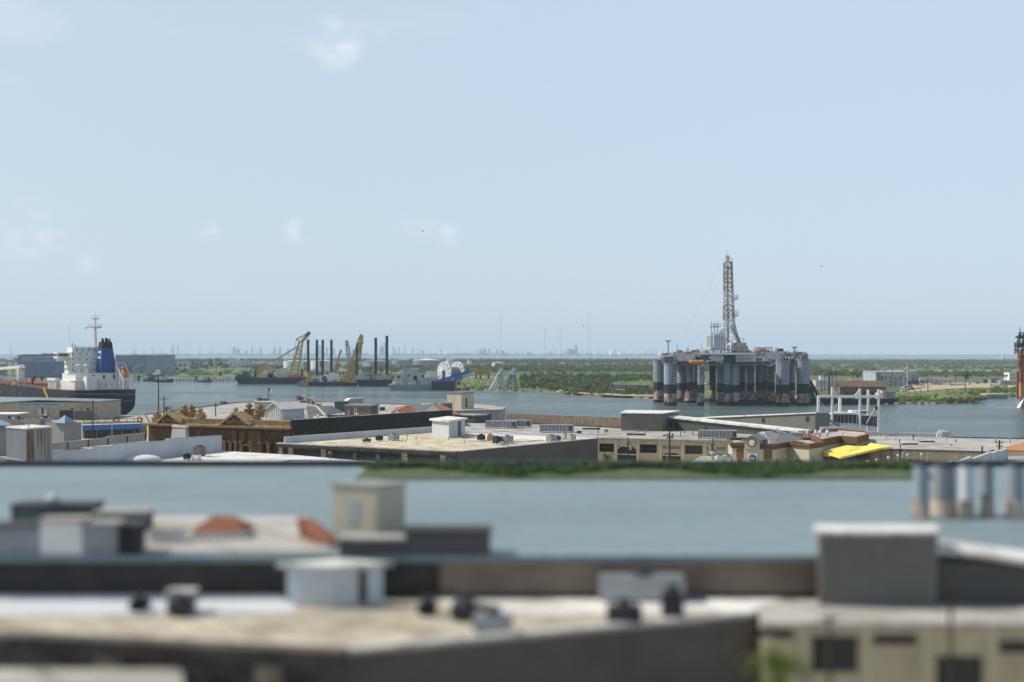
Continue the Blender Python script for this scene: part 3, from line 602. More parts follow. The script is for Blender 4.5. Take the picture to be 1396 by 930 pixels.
# ================= the drilling rig
def rig():
    t = thing('drilling_rig', 'huge grey drilling rig on round columns with a tall lattice derrick, in the channel', 'oil rig', (X(997, 735), 735, 0))
    cols = [(898, 15, 548.6, 491, 0), (914, 18, 552.8, 495, 0), (929.5, 13, 548.2, 492, 0), (940.5, 9.4, 549.4, 492, 1), (955.5, 9.6, 553.3, 497, 0), (971.5, 9, 546.8, 494, 2),
            (982, 10, 551.6, 496, 0), (991.5, 8.6, 553, 497, 3), (1001.5, 12, 552.8, 497, 4), (1012, 9.6, 548.2, 495, 4), (1023, 10.8, 549.6, 494, 1), (1034.5, 9, 547.2, 493, 4),
            (1051.5, 9.5, 549.8, 492, 1), (1067, 18.5, 553.4, 490.5, 0), (1079.5, 9, 547.8, 491, 4), (1095, 17.5, 552.6, 489.5, 0), (947, 8, 546.3, 493, 4), (1006.5, 9, 546.8, 494, 4), (1043, 8.4, 546.6, 494, 4)]
    for i, (x, w, yb, yt, kind) in enumerate(cols):
        d = 30 * F / (yb - HZ); r = w / 2 * d / F; zt = 24.6 if kind != 0 else Z(yt, d); c = (X(x, d), d, 0); mb = MB()
        z1, z2 = 12.3 - .35 * (i % 3), 7.3 - .4 * (i % 2)
        up = 0 if kind in (0, 1, 3) else 3 if kind == 2 else 4
        prof = [(r, zt), (r, z1)]; mb.lathe(c, prof[::-1], 20, up)
        mb.lathe(c, [(r * 1.012, z2), (r * 1.012, z1 + .05)], 20, 1)
        if kind == 1: mb.lathe(c, [(r * 1.9, -.5), (r * 1.9, 1.2), (r * 1.5, 3.4), (r * 1.05, z2)], 20, 2)
        else: mb.lathe(c, [(r * 1.004, 1.6), (r * 1.004, z2 + .02)], 20, 2)
        mb.lathe(c, [(r * (1.95 if kind == 1 else 1.03), -1), (r * (1.95 if kind == 1 else 1.03), 1.5 + .5 * (i % 3))], 20, 3)
        mb.lathe(c, [(r * 1.06, zt - .8), (r * 1.06, zt)], 20, 4)
        if x == 1067:                                   # ladders and fender pipes on the big columns
            a = -2.2 if i % 2 else -1.1; mb.bar((c[0] + r * 1.03 * math.cos(a), c[1] + r * 1.03 * math.sin(a), 1), (c[0] + r * 1.03 * math.cos(a), c[1] + r * 1.03 * math.sin(a), 14 + (i * 7) % 9), .7, .5, mi=1)
        o = mb.build('column', ['rig_grey', 'rig_black', 'rig_rusty', 'rig_wet', 'rusty_steel' if kind == 2 else 'grey_metal'], t)
        if kind == 2: part(o, 'rusty brown column')
    mb = MB()                                           # pontoons awash between the columns
    mb.bar((X(962, 760), 775, .5), (X(1000, 735), 745, .5), 9, 2.6); mb.bar((X(985, 722), 728, .4), (X(1100, 722), 728, .4), 9, 2.2); mb.bar((X(1040, 760), 765, .6), (X(1085, 735), 738, .6), 9, 2.4)
    mb.build('pontoon', 'rig_wet', t)
    # decks
    d0 = 735; poly = [Q(899, 0, 752), Q(914, 0, 716), Q(955, 0, 704), Q(1008, 0, 704), Q(1040, 0, 714), Q(1066, 0, 712), Q(1102, 0, 716), Q(1098, 0, 748), Q(1040, 0, 788), Q(950, 0, 788)]
    poly = [p.to_2d() for p in poly]
    mb = MB(); mb.prism(inset(ccw(poly), 2), 23.0, 23.8); mb.prism(inset(ccw(poly), .5), 27.6, 28.3); mb.build('deck', 'rig_deck', t)
    mb = MB(); q = inset(ccw(poly), 1.0); L = len(q); rr = random.Random(5)
    for a, b in zip(q, q[1:] + q[:1]):                    # edge truss and bulkhead panels
        nn = max(2, int((b - a).length / 3.2))
        for k in range(nn):
            p0 = a.lerp(b, k / nn); p1 = a.lerp(b, (k + 1) / nn)
            mb.bar((*p0, 23.6), (*p0, 27.6), .35); mb.bar((*p0, 23.8) if k % 2 else (*p0, 27.6), (*p1, 27.6) if k % 2 else (*p1, 23.8), .25)
            if rr.random() < .55: zz = rr.uniform(24.4, 25.8); pm = MB(); pm.prism([p0, p1, p1 + (q[3] - q[0]) * .001 + Vector((0, .5)), p0 + Vector((0, .5))], zz, zz + rr.uniform(1, 2.4)); pm.build('bulkhead', rr.choice(['grey_metal', 'rig_grey', 'rig_light', 'dark_metal', 'rusty_steel']), t)
        mb.bar((*a, 28.5), (*b, 28.5), .3)
    for a, b in zip(q, q[1:] + q[:1]):
        nn = max(2, int((b - a).length / 1.8))
        for k in range(nn): p0 = a.lerp(b, k / nn); mb.bar((*p0, 28.3), (*p0, 29.6), .1)
        mb.bar((*a, 29.6), (*b, 29.6), .12); mb.bar((*a, 29), (*b, 29), .09)
    mb.build('deck_truss', 'rusty_steel', t)
    # raking braces under the deck
    mb = MB()
    def dd(x, y, d): return Q(x, y, d)
    for x0, y0, x1, y1, d in ((951, 503, 961, 497, 702), (960, 503, 951, 497, 702), (1038, 494, 1049, 500, 705), (1049, 500, 1062, 492, 705), (1060, 500, 1045, 492, 708), (1083, 494, 1090, 506, 712), (968, 497, 980, 503, 730), (1015, 503, 1022, 496, 724), (925, 497, 936, 492, 715)):
        mb.cyl(dd(x0, y0, d), dd(x1, y1, d), .4, n=7)
    mb.cyl(dd(1072, 495, 718), dd(1100, 495, 718), .45, n=8); mb.build('brace', 'grey_metal', t)
    # helideck / pipe deck with pale front fascia
    mb = MB(); hp = [Q(951, 0, 700), Q(1008, 0, 696), Q(1031, 0, 702), Q(1029, 0, 745), Q(955, 0, 745)]; mb.prism([p.to_2d() for p in hp], 28.9, 29.9)
    mb.build('helideck', 'white_paint', t)
    mb = MB(); mb.prism([Q(1003, 0, 699).to_2d(), Q(1031, 0, 703).to_2d(), Q(1031, 0, 720).to_2d(), Q(1003, 0, 720).to_2d()], 24.9, 28.85); mb.build('deckhouse', 'rig_light', t)
    mb = MB(); mb.prism([Q(969, 0, 701).to_2d(), Q(985, 0, 701).to_2d(), Q(985, 0, 720).to_2d(), Q(969, 0, 720).to_2d()], 25.3, 28.6); mb.build('deckhouse', 'rig_light', t)
    mb = MB(); mb.prism([Q(986, 0, 702).to_2d(), Q(1002, 0, 702).to_2d(), Q(1002, 0, 716).to_2d(), Q(986, 0, 716).to_2d()], 24.6, 28.7); mb.build('deckhouse', 'dark_metal', t)
    mb = MB(); mb.prism([Q(906, 0, 713).to_2d(), Q(919, 0, 711).to_2d(), Q(919, 0, 722).to_2d(), Q(906, 0, 724).to_2d()], 24.2, 27.8); mb.build('deckhouse', 'near_slate', t)
    mb = MB(); mb.prism([Q(920, 0, 712).to_2d(), Q(948, 0, 705).to_2d(), Q(948, 0, 718).to_2d(), Q(920, 0, 724).to_2d()], 25.1, 29.3); mb.build('deckhouse', 'grey_metal', t)
    mb = MB(); mb.prism([Q(1043, 0, 711).to_2d(), Q(1068, 0, 710).to_2d(), Q(1066, 0, 724).to_2d(), Q(1045, 0, 724).to_2d()], 26.2, 30.2); mb.build('deckhouse', 'rig_light', t)
    mb = MB(); mb.cyl(Q(942.5, 494, 698), Q(957.5, 494, 698), 1.25, n=12); mb.sph(Q(942.5, 494, 698), 1.25); mb.sph(Q(957.5, 494, 698), 1.25); mb.build('lifeboat', 'orange_faded', t)
    mb = MB()
    for k in range(5): mb.box(X(1005 + k * 5, 699) - .6, 698.4 + k * .6, 26, X(1005 + k * 5, 699) + .8, 699.2 + k * .6, 27.3)
    mb.build('deckhouse_window', 'light_metal', t)
    # machinery on deck
    kinds = ['grey_metal', 'light_metal', 'rusty_steel', 'dark_metal', 'rig_deck', 'near_slate', 'pipe_brown', 'white_paint']
    spots = [(905, 1.6), (911, 2.0), (920, 2.4), (926, 3.4), (931, 2.6), (937, 4.4), (942, 3.2), (947, 3.4), (952, 4.0), (958, 4.2), (963, 3.2), (1016, 4.6), (1022, 3.6), (1029, 3.8), (1035, 4.4), (1041, 4.2), (1047, 4.0), (1053, 4.2), (1059, 5.0), (1064, 4.6), (1070, 2.8), (1076, 3.2), (1083, 3.0), (1090, 1.8), (1096, 2.2)]
    for i, (x, h) in enumerate(spots):
        d = 716 + (i * 37) % 30; mb = MB(); w = X(x + 3.4, d) - X(x, d); c = X(x, d); z = 28.3
        if i % 4 == 1: mb.cyl((c - w, d, z + 1), (c + w, d, z + 1), h * .3, n=10); mb.box(c - w * .8, d - 1, z, c - w * .5, d + 1, z + 1); mb.box(c + w * .5, d - 1, z, c + w * .8, d + 1, z + 1); mb.bar((c, d, z + 1), (c, d, z + h), .3)
        elif i % 4 == 3: mb.lattice((c - w, d, z + h * .7), (c + w, d, z + h * .7), 1.6, 1.6, 5, .22); mb.bar((c - w, d, z), (c - w, d, z + h), .3); mb.bar((c + w, d, z), (c + w, d, z + h * .8), .3)
        else: mb.box(c - w * .8, d - 2, z, c + w * .6, d + 2, z + h * .55); mb.box(c - w * .3, d - 1.5, z + h * .55, c + w * .5, d + 1, z + h * .85); mb.bar((c - w * .6, d, z + h * .5), (c - w * .6, d, z + h), .25)
        mb.build('deck_machine', kinds[(i * 5 + i // 3) % len(kinds)], t)
    rr = random.Random(21)
    for i in range(70):
        x = rr.uniform(903, 1098); d = rr.uniform(712, 745); w = rr.uniform(.6, 2.2); h = rr.uniform(1, 3.4) * (.6 if x > 1070 or x < 915 else 1); mb = MB(); c = X(x, d); z = 28.3; q = i % 3
        if q == 0: mb.box(c - w, d - 1, z, c + w, d + 1, z + h * .6); mb.bar((c, d - 1, z), (c, d - 1, z + h * 1.3), .16)
        elif q == 1: mb.cyl((c, d, z), (c, d, z + h), w * .4, n=8); mb.bar((c - w, d, z + h * .7), (c + w, d, z + h * .5), .2)
        else: mb.bar((c - w, d, z), (c - w, d, z + h), .18); mb.bar((c + w, d, z), (c + w, d, z + h), .18); mb.bar((c - w, d, z + h), (c + w, d, z + h), .2); mb.bar((c - w, d, z), (c + w, d, z + h), .12)
        mb.build('deck_machine', rr.choice(kinds[:5] + kinds[6:] + ['rusty_steel', 'orange_faded']), t)
    mb = MB()
    for k in range(40):
        x = rr.uniform(903, 1100); d = rr.uniform(705, 716); mb.bar(Q(x, rr.uniform(488, 492), d), Q(x + rr.uniform(-4, 4), rr.uniform(492, 498), d), rr.uniform(.2, .6))
    mb.build('hanging_pipe', 'rusty_steel', t)
    mb = MB()
    for k in range(15): p = Q(1030 + k * 1.6, 478, 724); mb.bar(p, p + Vector((0, 0, -2.6)), .28)
    mb.bar(Q(1028, 474.5, 724), Q(1053, 474.5, 724), 1.0, .8); mb.bar(Q(1028, 478.5, 724), Q(1053, 478.5, 724), .4); mb.build('pipe_rack', 'orange_faded', t)
    mb = MB(); mb.lathe((X(1095, 716), 716, 26.4), [(2.6, 0), (3.0, 1.5), (2.6, 3.2), (.6, 3.6)], 10); mb.bar(Q(1094, 483, 716), Q(1099, 480, 716), .7); mb.build('anchor_winch', 'rusty_steel', t)
    for x, yt, w, d in ((911, 466, .8, 722), (923, 469.5, .4, 720), (938, 471, .3, 720), (956, 467.5, .35, 724), (1051, 472, .5, 722), (1083, 474.5, .8, 716), (1087, 476, .3, 716)):
        mb = MB(); p = Q(x, yt, d); mb.bar((p.x, p.y, 28.2), p, w); 
        if w > .6: mb.lathe((p.x, p.y, p.z - .2), [(.4, 0), (1.7, .5), (1.7, 1.0)], 10); mb.bar((p.x - 1.6, p.y, p.z + .8), (p.x - 1.6, p.y, p.z + 1.9), .14); mb.bar((p.x + 1.5, p.y, p.z + .8), (p.x + 1.5, p.y, p.z + 1.9), .14)
        mb.build('mast', 'light_metal', t)
    # drill floor and derrick
    d = 735; cx = X(994, d)
    mb = MB(); a = X(966, d); b = X(1012, d); mb.box(a, d - 11, 28.3, b, d + 11, 29.6)
    for x in (968, 978, 988, 998, 1008):
        for y in (-10, 0, 10): mb.bar((X(x, d), d + y, 29.6), (X(x, d), d + y, 34.5), .6)
    mb.box(a - 1, d - 11.5, 31.3, b + 2, d + 11.5, 32.2); mb.build('drill_floor', 'rusty_steel', t)
    mb = MB(); mb.box(X(1000, d), d - 10, 30, X(1013.5, d), d + 8, 35.8); mb.box(X(1013.5, d), d - 6, 30, X(1017, d), d + 6, 34); mb.build('engine_house', 'grey_metal', t)
    mb = MB()
    for k in range(10): x = 965.5 + k * 2.1; mb.bar((X(x, d), d - 10.5, 32.2), (X(x, d), d - 10.5, 41.5 + (k % 3) * .5), .45)
    mb.box(X(965, d), d - 10.2, 32.2, X(986, d), d + 8, 33.2); mb.build('windbreak_frame', 'light_metal', t)
    mb = MB()
    for k in (1, 2, 3, 4, 5): x = 967.6 + k * 2.1; mb.box(X(x, d), d - 10.4, 33.4, X(x + 1.7, d), d - 10.0, 40.8 - (k % 2) * .8)
    mb.build('windbreak_panel', 'blue_bright', t)
    mb = MB(); mb.box(X(976, d), d - 9.8, 33.3, X(986, d), d - 9.2, 39); mb.box(X(966, d), d - 9.6, 33.2, X(968, d), d + 7, 40); mb.build('windbreak_panel', 'grey_metal', t)
    mb = MB(); mb.box(X(966.4, d), d - 9, 45, X(979, d), d + 2, 45.4)
    for k in range(6): x = 966.6 + k * 2.4; mb.bar((X(x, d), d - 9, 45.2), (X(x, d), d - 9, 48.2 - (k % 2)), .22)
    mb.bar((X(966.6, d), d - 9, 46.6), (X(979, d), d - 9, 46.6), .15)
    for x in (966.8, 971, 975): mb.bar((X(x, d), d - 8, 40), (X(x, d), d - 8, 47), .4)
    mb.build('monkey_board', 'grey_metal', t)
    mb = MB(); v = [Q(980, 458, d - 9.5), Q(986, 446, d - 8), Q(990, 449, d - 7), Q(989, 462, d - 8), Q(982, 466, d - 9.7)]; v2 = [p + Vector((0, 3, 0)) for p in v]
    mb.add(v + v2, [(0, 1, 2, 3, 4), (9, 8, 7, 6, 5)] + [(i, (i + 1) % 5, 5 + (i + 1) % 5, 5 + i) for i in range(5)]); mb.build('tarpaulin', 'white_paint', t)
    # derrick: wide-footed four-legged lattice, narrow above
    secs = [(34.5, 10.0, 995.5), (44, 6.6, 994.2), (49, 5.6, 993.6), (58, 5.2, 993.2), (66, 4.9, 993), (74, 4.6, 992.6), (83, 4.3, 992.2)]
    mb = MB()
    for (z0, w0, x0), (z1, w1, x1) in zip(secs, secs[1:]):
        c0 = Vector((X(x0, d), d, z0)); c1 = Vector((X(x1, d), d, z1)); nb = 2 if z1 < 46 else max(2, int((z1 - z0) / 2.6)); ru = z0 >= 74 or 49 <= z0 < 58 or 66 <= z0 < 70; tgt = MB()
        tgt.lattice(c0, c1, w0, w1, nb, .4)
        o = tgt.build('derrick_frame', 'derrick_rust' if ru else 'derrick_white', t)
        if ru: part(o, 'brown rusty derrick section')
    mb = MB(); mb.cyl((X(992, d), d, 36), (X(992, d), d, 82), .5, n=8); mb.cyl((X(993.5, d), d + .8, 36), (X(992.6, d), d + .8, 70), .35, n=8); mb.box(X(991, d), d - 1, 50, X(994, d), d + 1, 53.5); mb.box(X(990.8, d), d - .8, 76, X(993.2, d), d + .8, 80); mb.build('travelling_block', 'derrick_rust', t)
    mb = MB(); mb.box(X(986.5, d), d - 3, 83, X(997.8, d), d + 3, 83.6)
    for k in range(6): x = 986.7 + k * 2.2; mb.bar((X(x, d), d - 2.9, 83.6), (X(x, d), d - 2.9, 85.6), .22)
    mb.bar((X(986.7, d), d - 2.9, 85.6), (X(997.6, d), d - 2.9, 85.6), .22); mb.box(X(989, d), d - 1.6, 83.6, X(994, d), d + 1.6, 86.6); mb.lathe((X(991, d), d, 86.6), [(1.4, 0), (1.2, .8), (.3, 1.4)], 10); mb.bar((X(990.5, d), d, 87), (X(990.5, d), d, 91), .18); mb.build('crown_block', 'derrick_white', t)
    for y0, y1 in ((401.5, 408), (422.5, 431)):
        mb = MB(); z0, z1 = Z(y1, d), Z(y0, d); mb.box(X(997.5, d), d - 2, z0, X(1006, d), d + 2, z0 + .4)
        for k in range(4): mb.bar((X(999 + k * 2.2, d), d - 2, z0), (X(999 + k * 2.2, d), d - 2, z1), .24)
        mb.bar((X(998, d), d - 2, z0 + 1.4), (X(1006, d), d - 2, z0 + 1.4), .2); mb.bar((X(998, d), d, z0 - 2.2), (X(1004.5, d), d, z0), .3); mb.build('derrick_platform', 'grey_metal', t)
    mb = MB(); mb.bar(Q(996, 445, d - 4), Q(1007, 468, d - 8), .9); mb.bar(Q(999, 443, d - 4), Q(1009.5, 468, d - 7), .9)
    for k in range(7): mb.bar(Q(996 + k * 1.57, 445 + k * 3.3, d - 4 - k * .57), Q(999 + k * 1.5, 443 + k * 3.57, d - 4 - k * .43), .35)
    mb.bar(Q(1006, 461.5, d), Q(1014.5, 461.5, d), .25); mb.bar(Q(1014, 461.5, d), Q(1014, 469, d), .2); mb.build('pipe_ramp', 'grey_metal', t)
    mb = MB(); mb.bar(Q(986, 352, d), Q(926, 474, d - 15), .09); mb.build('guy_wire', 'light_metal', t)
rig()
def barge_hull(name, x0, x1, yw, z, depth, m, parent, raked=4):
    d = 30 * F / (yw - HZ); a, b = X(x0, d), X(x1, d); mb = MB()
    v = [(a + raked, d, -1), (b - raked, d, -1), (b, d, z), (a, d, z), (a + raked, d + depth, -1), (b - raked, d + depth, -1), (b, d + depth, z), (a, d + depth, z)]
    mb.add(v, [(0, 1, 2, 3), (5, 4, 7, 6), (1, 5, 6, 2), (4, 0, 3, 7), (3, 2, 6, 7), (4, 5, 1, 0)])
    for k in range(int((b - a) / 9)): mb.box(a + 4 + k * 9, d - .5, .6, a + 5 + k * 9, d + .02, z - .3)
    return mb.build(name, m, parent), d
# dock and brown warehouse right of the rig
t = thing('floating_dock', 'long low dark work dock between the rig and the brown warehouse', 'dock', (X(1160, 735), 735, 0))
o, d = barge_hull('hull', 1098, 1226, 551.3, 3.2, 16, 'rig_black', t)
mb = MB()
for k, (x, w, h) in enumerate([(1104, 5, 2.6), (1112, 3, 1.4), (1126, 6, 1.2), (1140, 5, 1.6), (1152, 4, 1.8), (1170, 6, 3.0), (1186, 4, 2.4), (1197, 8, 3.4)]): mb.box(X(x, d), d + 2, 3.2, X(x + w, d), d + 6, 3.2 + h)
mb.build('deck_cargo', 'tan_light', t)
mb = MB(); mb.box(X(1203, d), d + .6, 3.2, X(1208, d), d + 5, 8.0); mb.build('deck_shed', 'tan_light', t); mb = MB(); mb.box(X(1208.2, d), d + .8, 3.2, X(1221, d), d + 6, 7.6); mb.build('deck_shed', 'tank_grey', t)
mb = MB(); mb.sph((X(1144, d), d + 3, 5), 1.6, 1.5, 1, .8); mb.build('dome_cover', 'orange', t)
mb = MB(); mb.bar(Q(1104, 519, 722), Q(1118, 545, 722), 1.6); mb.bar(Q(1104, 527, 722), Q(1110, 545, 722), 1.6); mb.bar(Q(1108, 531, 722), Q(1113, 536, 722), 1.0)
tag(mb.build('mooring_strut', 'rig_black', None, Q(1108, 545, 722)), 'dark raking steel struts bracing the right end of the rig', 'strut')
def gable_house(mbw, mbr, a, u, L, W, z0, ze, zr, ov=.5, th=.25):
    """a = corner (2-D), u = ridge direction, L along ridge, W across (to the left of u)"""
    u = Vector(u).normalized(); w = Vector((-u.y, u.x)); a = Vector(a)
    c = [a, a + u * L, a + u * L + w * W, a + w * W]; m0 = a + w * W / 2; m1 = m0 + u * L
    v = [(*p, z0) for p in c] + [(*p, ze) for p in c] + [(*m0, zr), (*m1, zr)]
    mbw.add(v, [(0, 1, 5, 4), (1, 2, 6, 9, 5), (2, 3, 7, 6), (3, 0, 4, 8, 7)])
    sl = (zr - ze) / (W / 2)
    for s, e0 in ((0, a), (1, a + w * W)):
        k = -1 if s == 0 else 1; q0 = e0 + w * k * ov - u * ov; q1 = e0 + w * k * ov + u * (L + ov); r0 = m0 - u * ov; r1 = m1 + u * ov; zl = ze - sl * ov
        lo = [(*q0, zl + .02), (*q1, zl + .02), (*r1, zr + .02), (*r0, zr + .02)]; up = [(x, y, z + th) for x, y, z in lo]
        mbr.add(lo + up, [(0, 1, 2, 3), (4, 5, 6, 7), (0, 1, 5, 4), (1, 2, 6, 5), (2, 3, 7, 6), (3, 0, 4, 7)])
def gable_thing(name, label, cat, a, u, L, W, z0, ze, zr, mw, mr, group=None):
    t = thing(name, label, cat, (a[0], a[1], z0), group); w, r = MB(), MB(); gable_house(w, r, a, u, L, W, z0, ze, zr)
    w.build('wall', mw, t); r.build('roof', mr, t); return t
d = 752; a = Vector((X(1208, d), d)); u = Vector((-.985, .17))
w_ = gable_thing('warehouse', 'old brown warehouse with a rusty gable roof on the far dock', 'warehouse', a, Vector((.985, -.17)) * -1, 27, -12, 1.2, 8.8, 12.8, 'brown_siding', 'roof_brown')
mb = MB()
for k in range(5): q = a + u * (3 + k * 5); mb.obox(q - Vector((.17, .985)) * .05, u, .9, .1, 4.6, 6.4)
mb.build('window', 'black_opening', w_)
# small orange rig at the right edge
t = thing('rusty_rig', 'orange brown rusty rig tower cut off by the right edge of the photo', 'oil rig', (X(1396, 690), 690, 0))
d = 30 * F / (556.5 - HZ); mb = MB(); x0 = X(1388.5, d); mb.box(X(1391, d), d, -1, X(1420, d), d + 5, 6.2); mb.build('footing', 'rig_rusty', t)
mb = MB(); mb.box(x0 + 1.6, d + 1, 6.2, X(1418, d), d + 4, 27); mb.build('leg_tower', 'orange_faded', t)
mb = MB(); mb.box(x0 + 1.4, d + .5, 14, x0 + 2.6, d + 3.6, 32); mb.box(x0 + .6, d + 1, 23, x0 + 2.2, d + 3, 25.5); mb.box(x0 + .9, d + 1.5, 27, X(1420, d), d + 4, 29); mb.bar((x0 + 1.6, d, 20), (x0 + 6, d, 27), .7); mb.bar((x0 + 4.6, d + .6, 12), (x0 + 4.6, d + .6, 36), .5); mb.bar((x0 - .4, d, 5), (x0 - .4, d, 20), .9); mb.build('leg_frame', 'rust', t)
mb = MB(); mb.lattice((x0 + 3, d + 6, 29), (x0 + 4.5, d + 6, 41), 4, 2.4, 5, .35); mb.box(x0 + 1, d + 4, 33, x0 + 8, d + 8, 35.5); mb.box(x0 + 1.5, d + 4, 38, x0 + 7, d + 8, 39.2); mb.bar((x0 + 3.2, d + 6, 36), (x0 + 3.2, d + 6, 44), .3); mb.bar((x0 + .2, d + 6, 31), (x0 + .2, d + 6, 36), .25); mb.build('derrick_frame', 'dark_metal', t)
mb = MB(); mb.box(x0 + 5, d + 1, 29, X(1420, d), d + 5, 33); mb.build('deckhouse', 'pale_blue_wall', t)
mb = MB(); mb.add([(x0 + 2.2, d - .3, 5.6), (x0 + 2.6, d - .3, 5.6), (x0 + .6, d - 1.2, .3), (x0 - 1.6, d - 1.2, .3), (x0 + 2.4, d - 1.2, 5.2), (x0 - .3, d - 2.5, .3)], [(0, 1, 2, 3), (0, 4, 5, 3), (1, 4, 5, 2), (0, 1, 4)])
mb.box(x0 - 14, d - 1.3, -.1, x0 - .6, d - .5, .12); tag(mb.build('water_spout', 'foam', None, (x0, d, 0)), 'white water pouring from the rusty rig into the channel', 'water spout')
# moored barge and landing at the right bank
t = thing('deck_barge', 'flat grey deck barge moored at the grassy right bank', 'barge', Q(1358, 540, 850))
o, d = barge_hull('hull', 1345, 1375.5, 543.6, 2.6, 14, 'grey_metal', t, 1.5); mb = MB(); mb.box(X(1346, d), d + 1, 2.6, X(1374, d), d + 12, 3.1); mb.build('deck', 'tan_light', t)
# ---- crane barges on the left
def aframe(mb, p0a, p0b, p1, t):
    mb.bar(p0a, p1, t); mb.bar(p0b, p1, t)
t = thing('crane_barge', 'black derrick barge carrying a tall yellow crane with a bent jib, leftmost barge', 'barge', Q(370, 523, 1190))
o, d = barge_hull('hull', 319, 416, 523.6, 6, 24, 'ship_black', t, 5)
mb = MB()
for x, w, h in ((349, 8, 3), (357, 12, 4), (376, 13, 4.4), (364, 5, 9.5)): mb.box(X(x, d), d + 3, 6, X(x + w, d), d + 12, 6 + h)
mb.build('deckhouse', 'pale_wall', t)
mb = MB(); mb.box(X(369, d), d + 9, 12.5, X(388, d), d + 18, 14)
for x in (370, 376, 383, 387): mb.bar((X(x, d), d + 10, 6), (X(x, d), d + 10, 12.5), 1.1)
mb.build('canopy', 'light_metal', t)
mb = MB(); mb.box(X(392, d), d + 2, 6, X(399, d), d + 10, 8.6); mb.box(X(404, d), d + 3, 6, X(409, d), d + 10, 8.8); mb.build('winch_base', 'orange', t)
mb = MB(); mb.box(X(320, d), d + 4, 6, X(338, d), d + 14, 8.6); mb.box(X(328, d), d + 6, 8.6, X(334, d), d + 12, 11.5); mb.box(X(345, d), d + 5, 6, X(348, d), d + 8, 13)
mb.bar(Q(333, 515, d + 8), Q(343, 503, d + 8), .8); mb.bar(Q(340, 515, d + 8), Q(343, 503, d + 8), .6); mb.build('deck_machine', 'dark_metal', t)
mb = MB(); dz = d + 8
for x0, y0, x1, y1 in ((349.5, 511.5, 361, 496), (353, 511.5, 363, 497), (368.5, 511.5, 361.5, 496)): mb.lattice(Q(x0, y0, dz), Q(x1, y1, dz), 2.4, 1.6, 6, .5)
mb.lattice(Q(364, 505, dz), Q(368, 505, dz), 1.2, 1.2, 2, .4); mb.build('a_frame', 'crane_yellow', t)
mb = MB(); mb.bar(Q(374.5, 491, dz), Q(407, 471.5, dz), .9); mb.bar(Q(373, 492.5, dz), Q(405.5, 473.5, dz), .5); mb.build('stay_cable', 'galvanised', t)
mb = MB()                                              # boom: two legs converging, ladder rungs, then the bent jib
A0, B0, T0 = Q(393.5, 515, dz), Q(405.5, 514, dz), Q(410.5, 467, dz)
for p, q in ((A0, T0 - Vector((1.6, 0, 0))), (B0, T0 + Vector((1.4, 0, 0)))): mb.bar(p, q, 1.7)
for k in range(9): s = k / 9; mb.bar(A0.lerp(T0, s), B0.lerp(T0, s), .8); mb.bar(A0.lerp(T0, s), B0.lerp(T0, s + .1), .5) if k < 8 else None
mb.bar(T0, Q(421, 455, dz), 2.6); mb.bar(Q(409.5, 467, dz), Q(404, 462.5, dz), 1.1); mb.bar(Q(404, 462.5, dz), Q(418.5, 455.5, dz), 1.2); mb.build('crane_boom', 'crane_yellow', t)
mb = MB(); mb.bar(Q(417.5, 457.5, dz), Q(422.5, 453.2, dz), 3); mb.build('jib_head', 'rust', t)
mb = MB()
for x in (419.5, 421.5): mb.bar(Q(x, 455, dz), Q(x - 8.5, 514, dz), .22)
mb.bar(Q(404.5, 463, dz), Q(400, 500, dz), .2); mb.bar(Q(403.5, 463, dz), Q(397, 500, dz), .2); mb.box(X(410, dz), dz - 1, 8, X(413, dz), dz + 1, 14); mb.build('hoist_rope', 'dark_metal', t)
# second barge with spuds
def spud(t, x, y0, y1, d, r=1.15):
    mb = MB(); mb.cyl(Q(x, y1, d), Q(x, y0, d), r, n=10); mb.cyl(Q(x, y0 + .2, d), Q(x, y0 - .8, d), r * 1.15, n=10, mi=1); mb.build('spud_leg', ['black_paint', 'rust'], t)
t = thing('dredge_barge', 'dredge barge with four slim dark spud legs and white cabins', 'barge', Q(450, 526, 1120))
o, d = barge_hull('hull', 406, 472, 526.6, 3.6, 20, 'ship_black', t, 4)
mb = MB(); mb.prism([Q(405, 0, d - 1).to_2d(), Q(420, 0, d - 1).to_2d(), Q(420, 0, d + 4).to_2d(), Q(407, 0, d + 4).to_2d()], .2, 3.3); mb.build('bow_ramp', 'grey_metal', t)
mb = MB()
for x, w, h in ((435, 6, 5.5), (440, 8, 3.5), (447.5, 6.5, 8.5), (454, 5.5, 7), (441, 4, 7)): mb.box(X(x, d), d + 4, 3.6, X(x + w, d), d + 11, 3.6 + h)
mb.build('cabin', 'white_paint', t)
mb = MB(); mb.box(X(427, d), d + 2, 3.6, X(434, d), d + 6, 6.6); mb.build('container', 'blue_bright', t)
mb = MB(); mb.lattice(Q(421, 521, d + 5), Q(422, 508, d + 5), 3, 2, 5, .6); mb.box(X(420, d), d + 3, 3.6, X(425, d), d + 8, 7); mb.box(X(421, d), d + 3, 11, X(425, d), d + 7, 13); mb.build('ladder_gantry', 'crane_yellow', t)
mb = MB(); mb.bar(Q(440.5, 512, d + 6), Q(436, 490, d + 6), 1.0); mb.box(X(438, d), d + 3, 5, X(444, d), d + 8, 9); mb.build('deck_machine', 'rust', t)
for x, y0, y1 in ((420.2, 464, 515), (432, 464, 512), (440, 464.2, 511), (451.8, 464, 511)): spud(t, x, y0, y1, d + 9)
t = thing('barge_crane', 'small amber telescopic crane beside the slim spud legs', 'crane', Q(456, 520, d + 16)); dz = d + 16
mb = MB(); mb.box(X(454, dz), dz, 3.4, X(461, dz), dz + 4, 7); mb.box(X(455, dz), dz, 7, X(459, dz), dz + 4, 12); mb.bar(Q(461, 516, dz), Q(458, 500, dz), .9); mb.build('cab', 'crane_yellow', t)
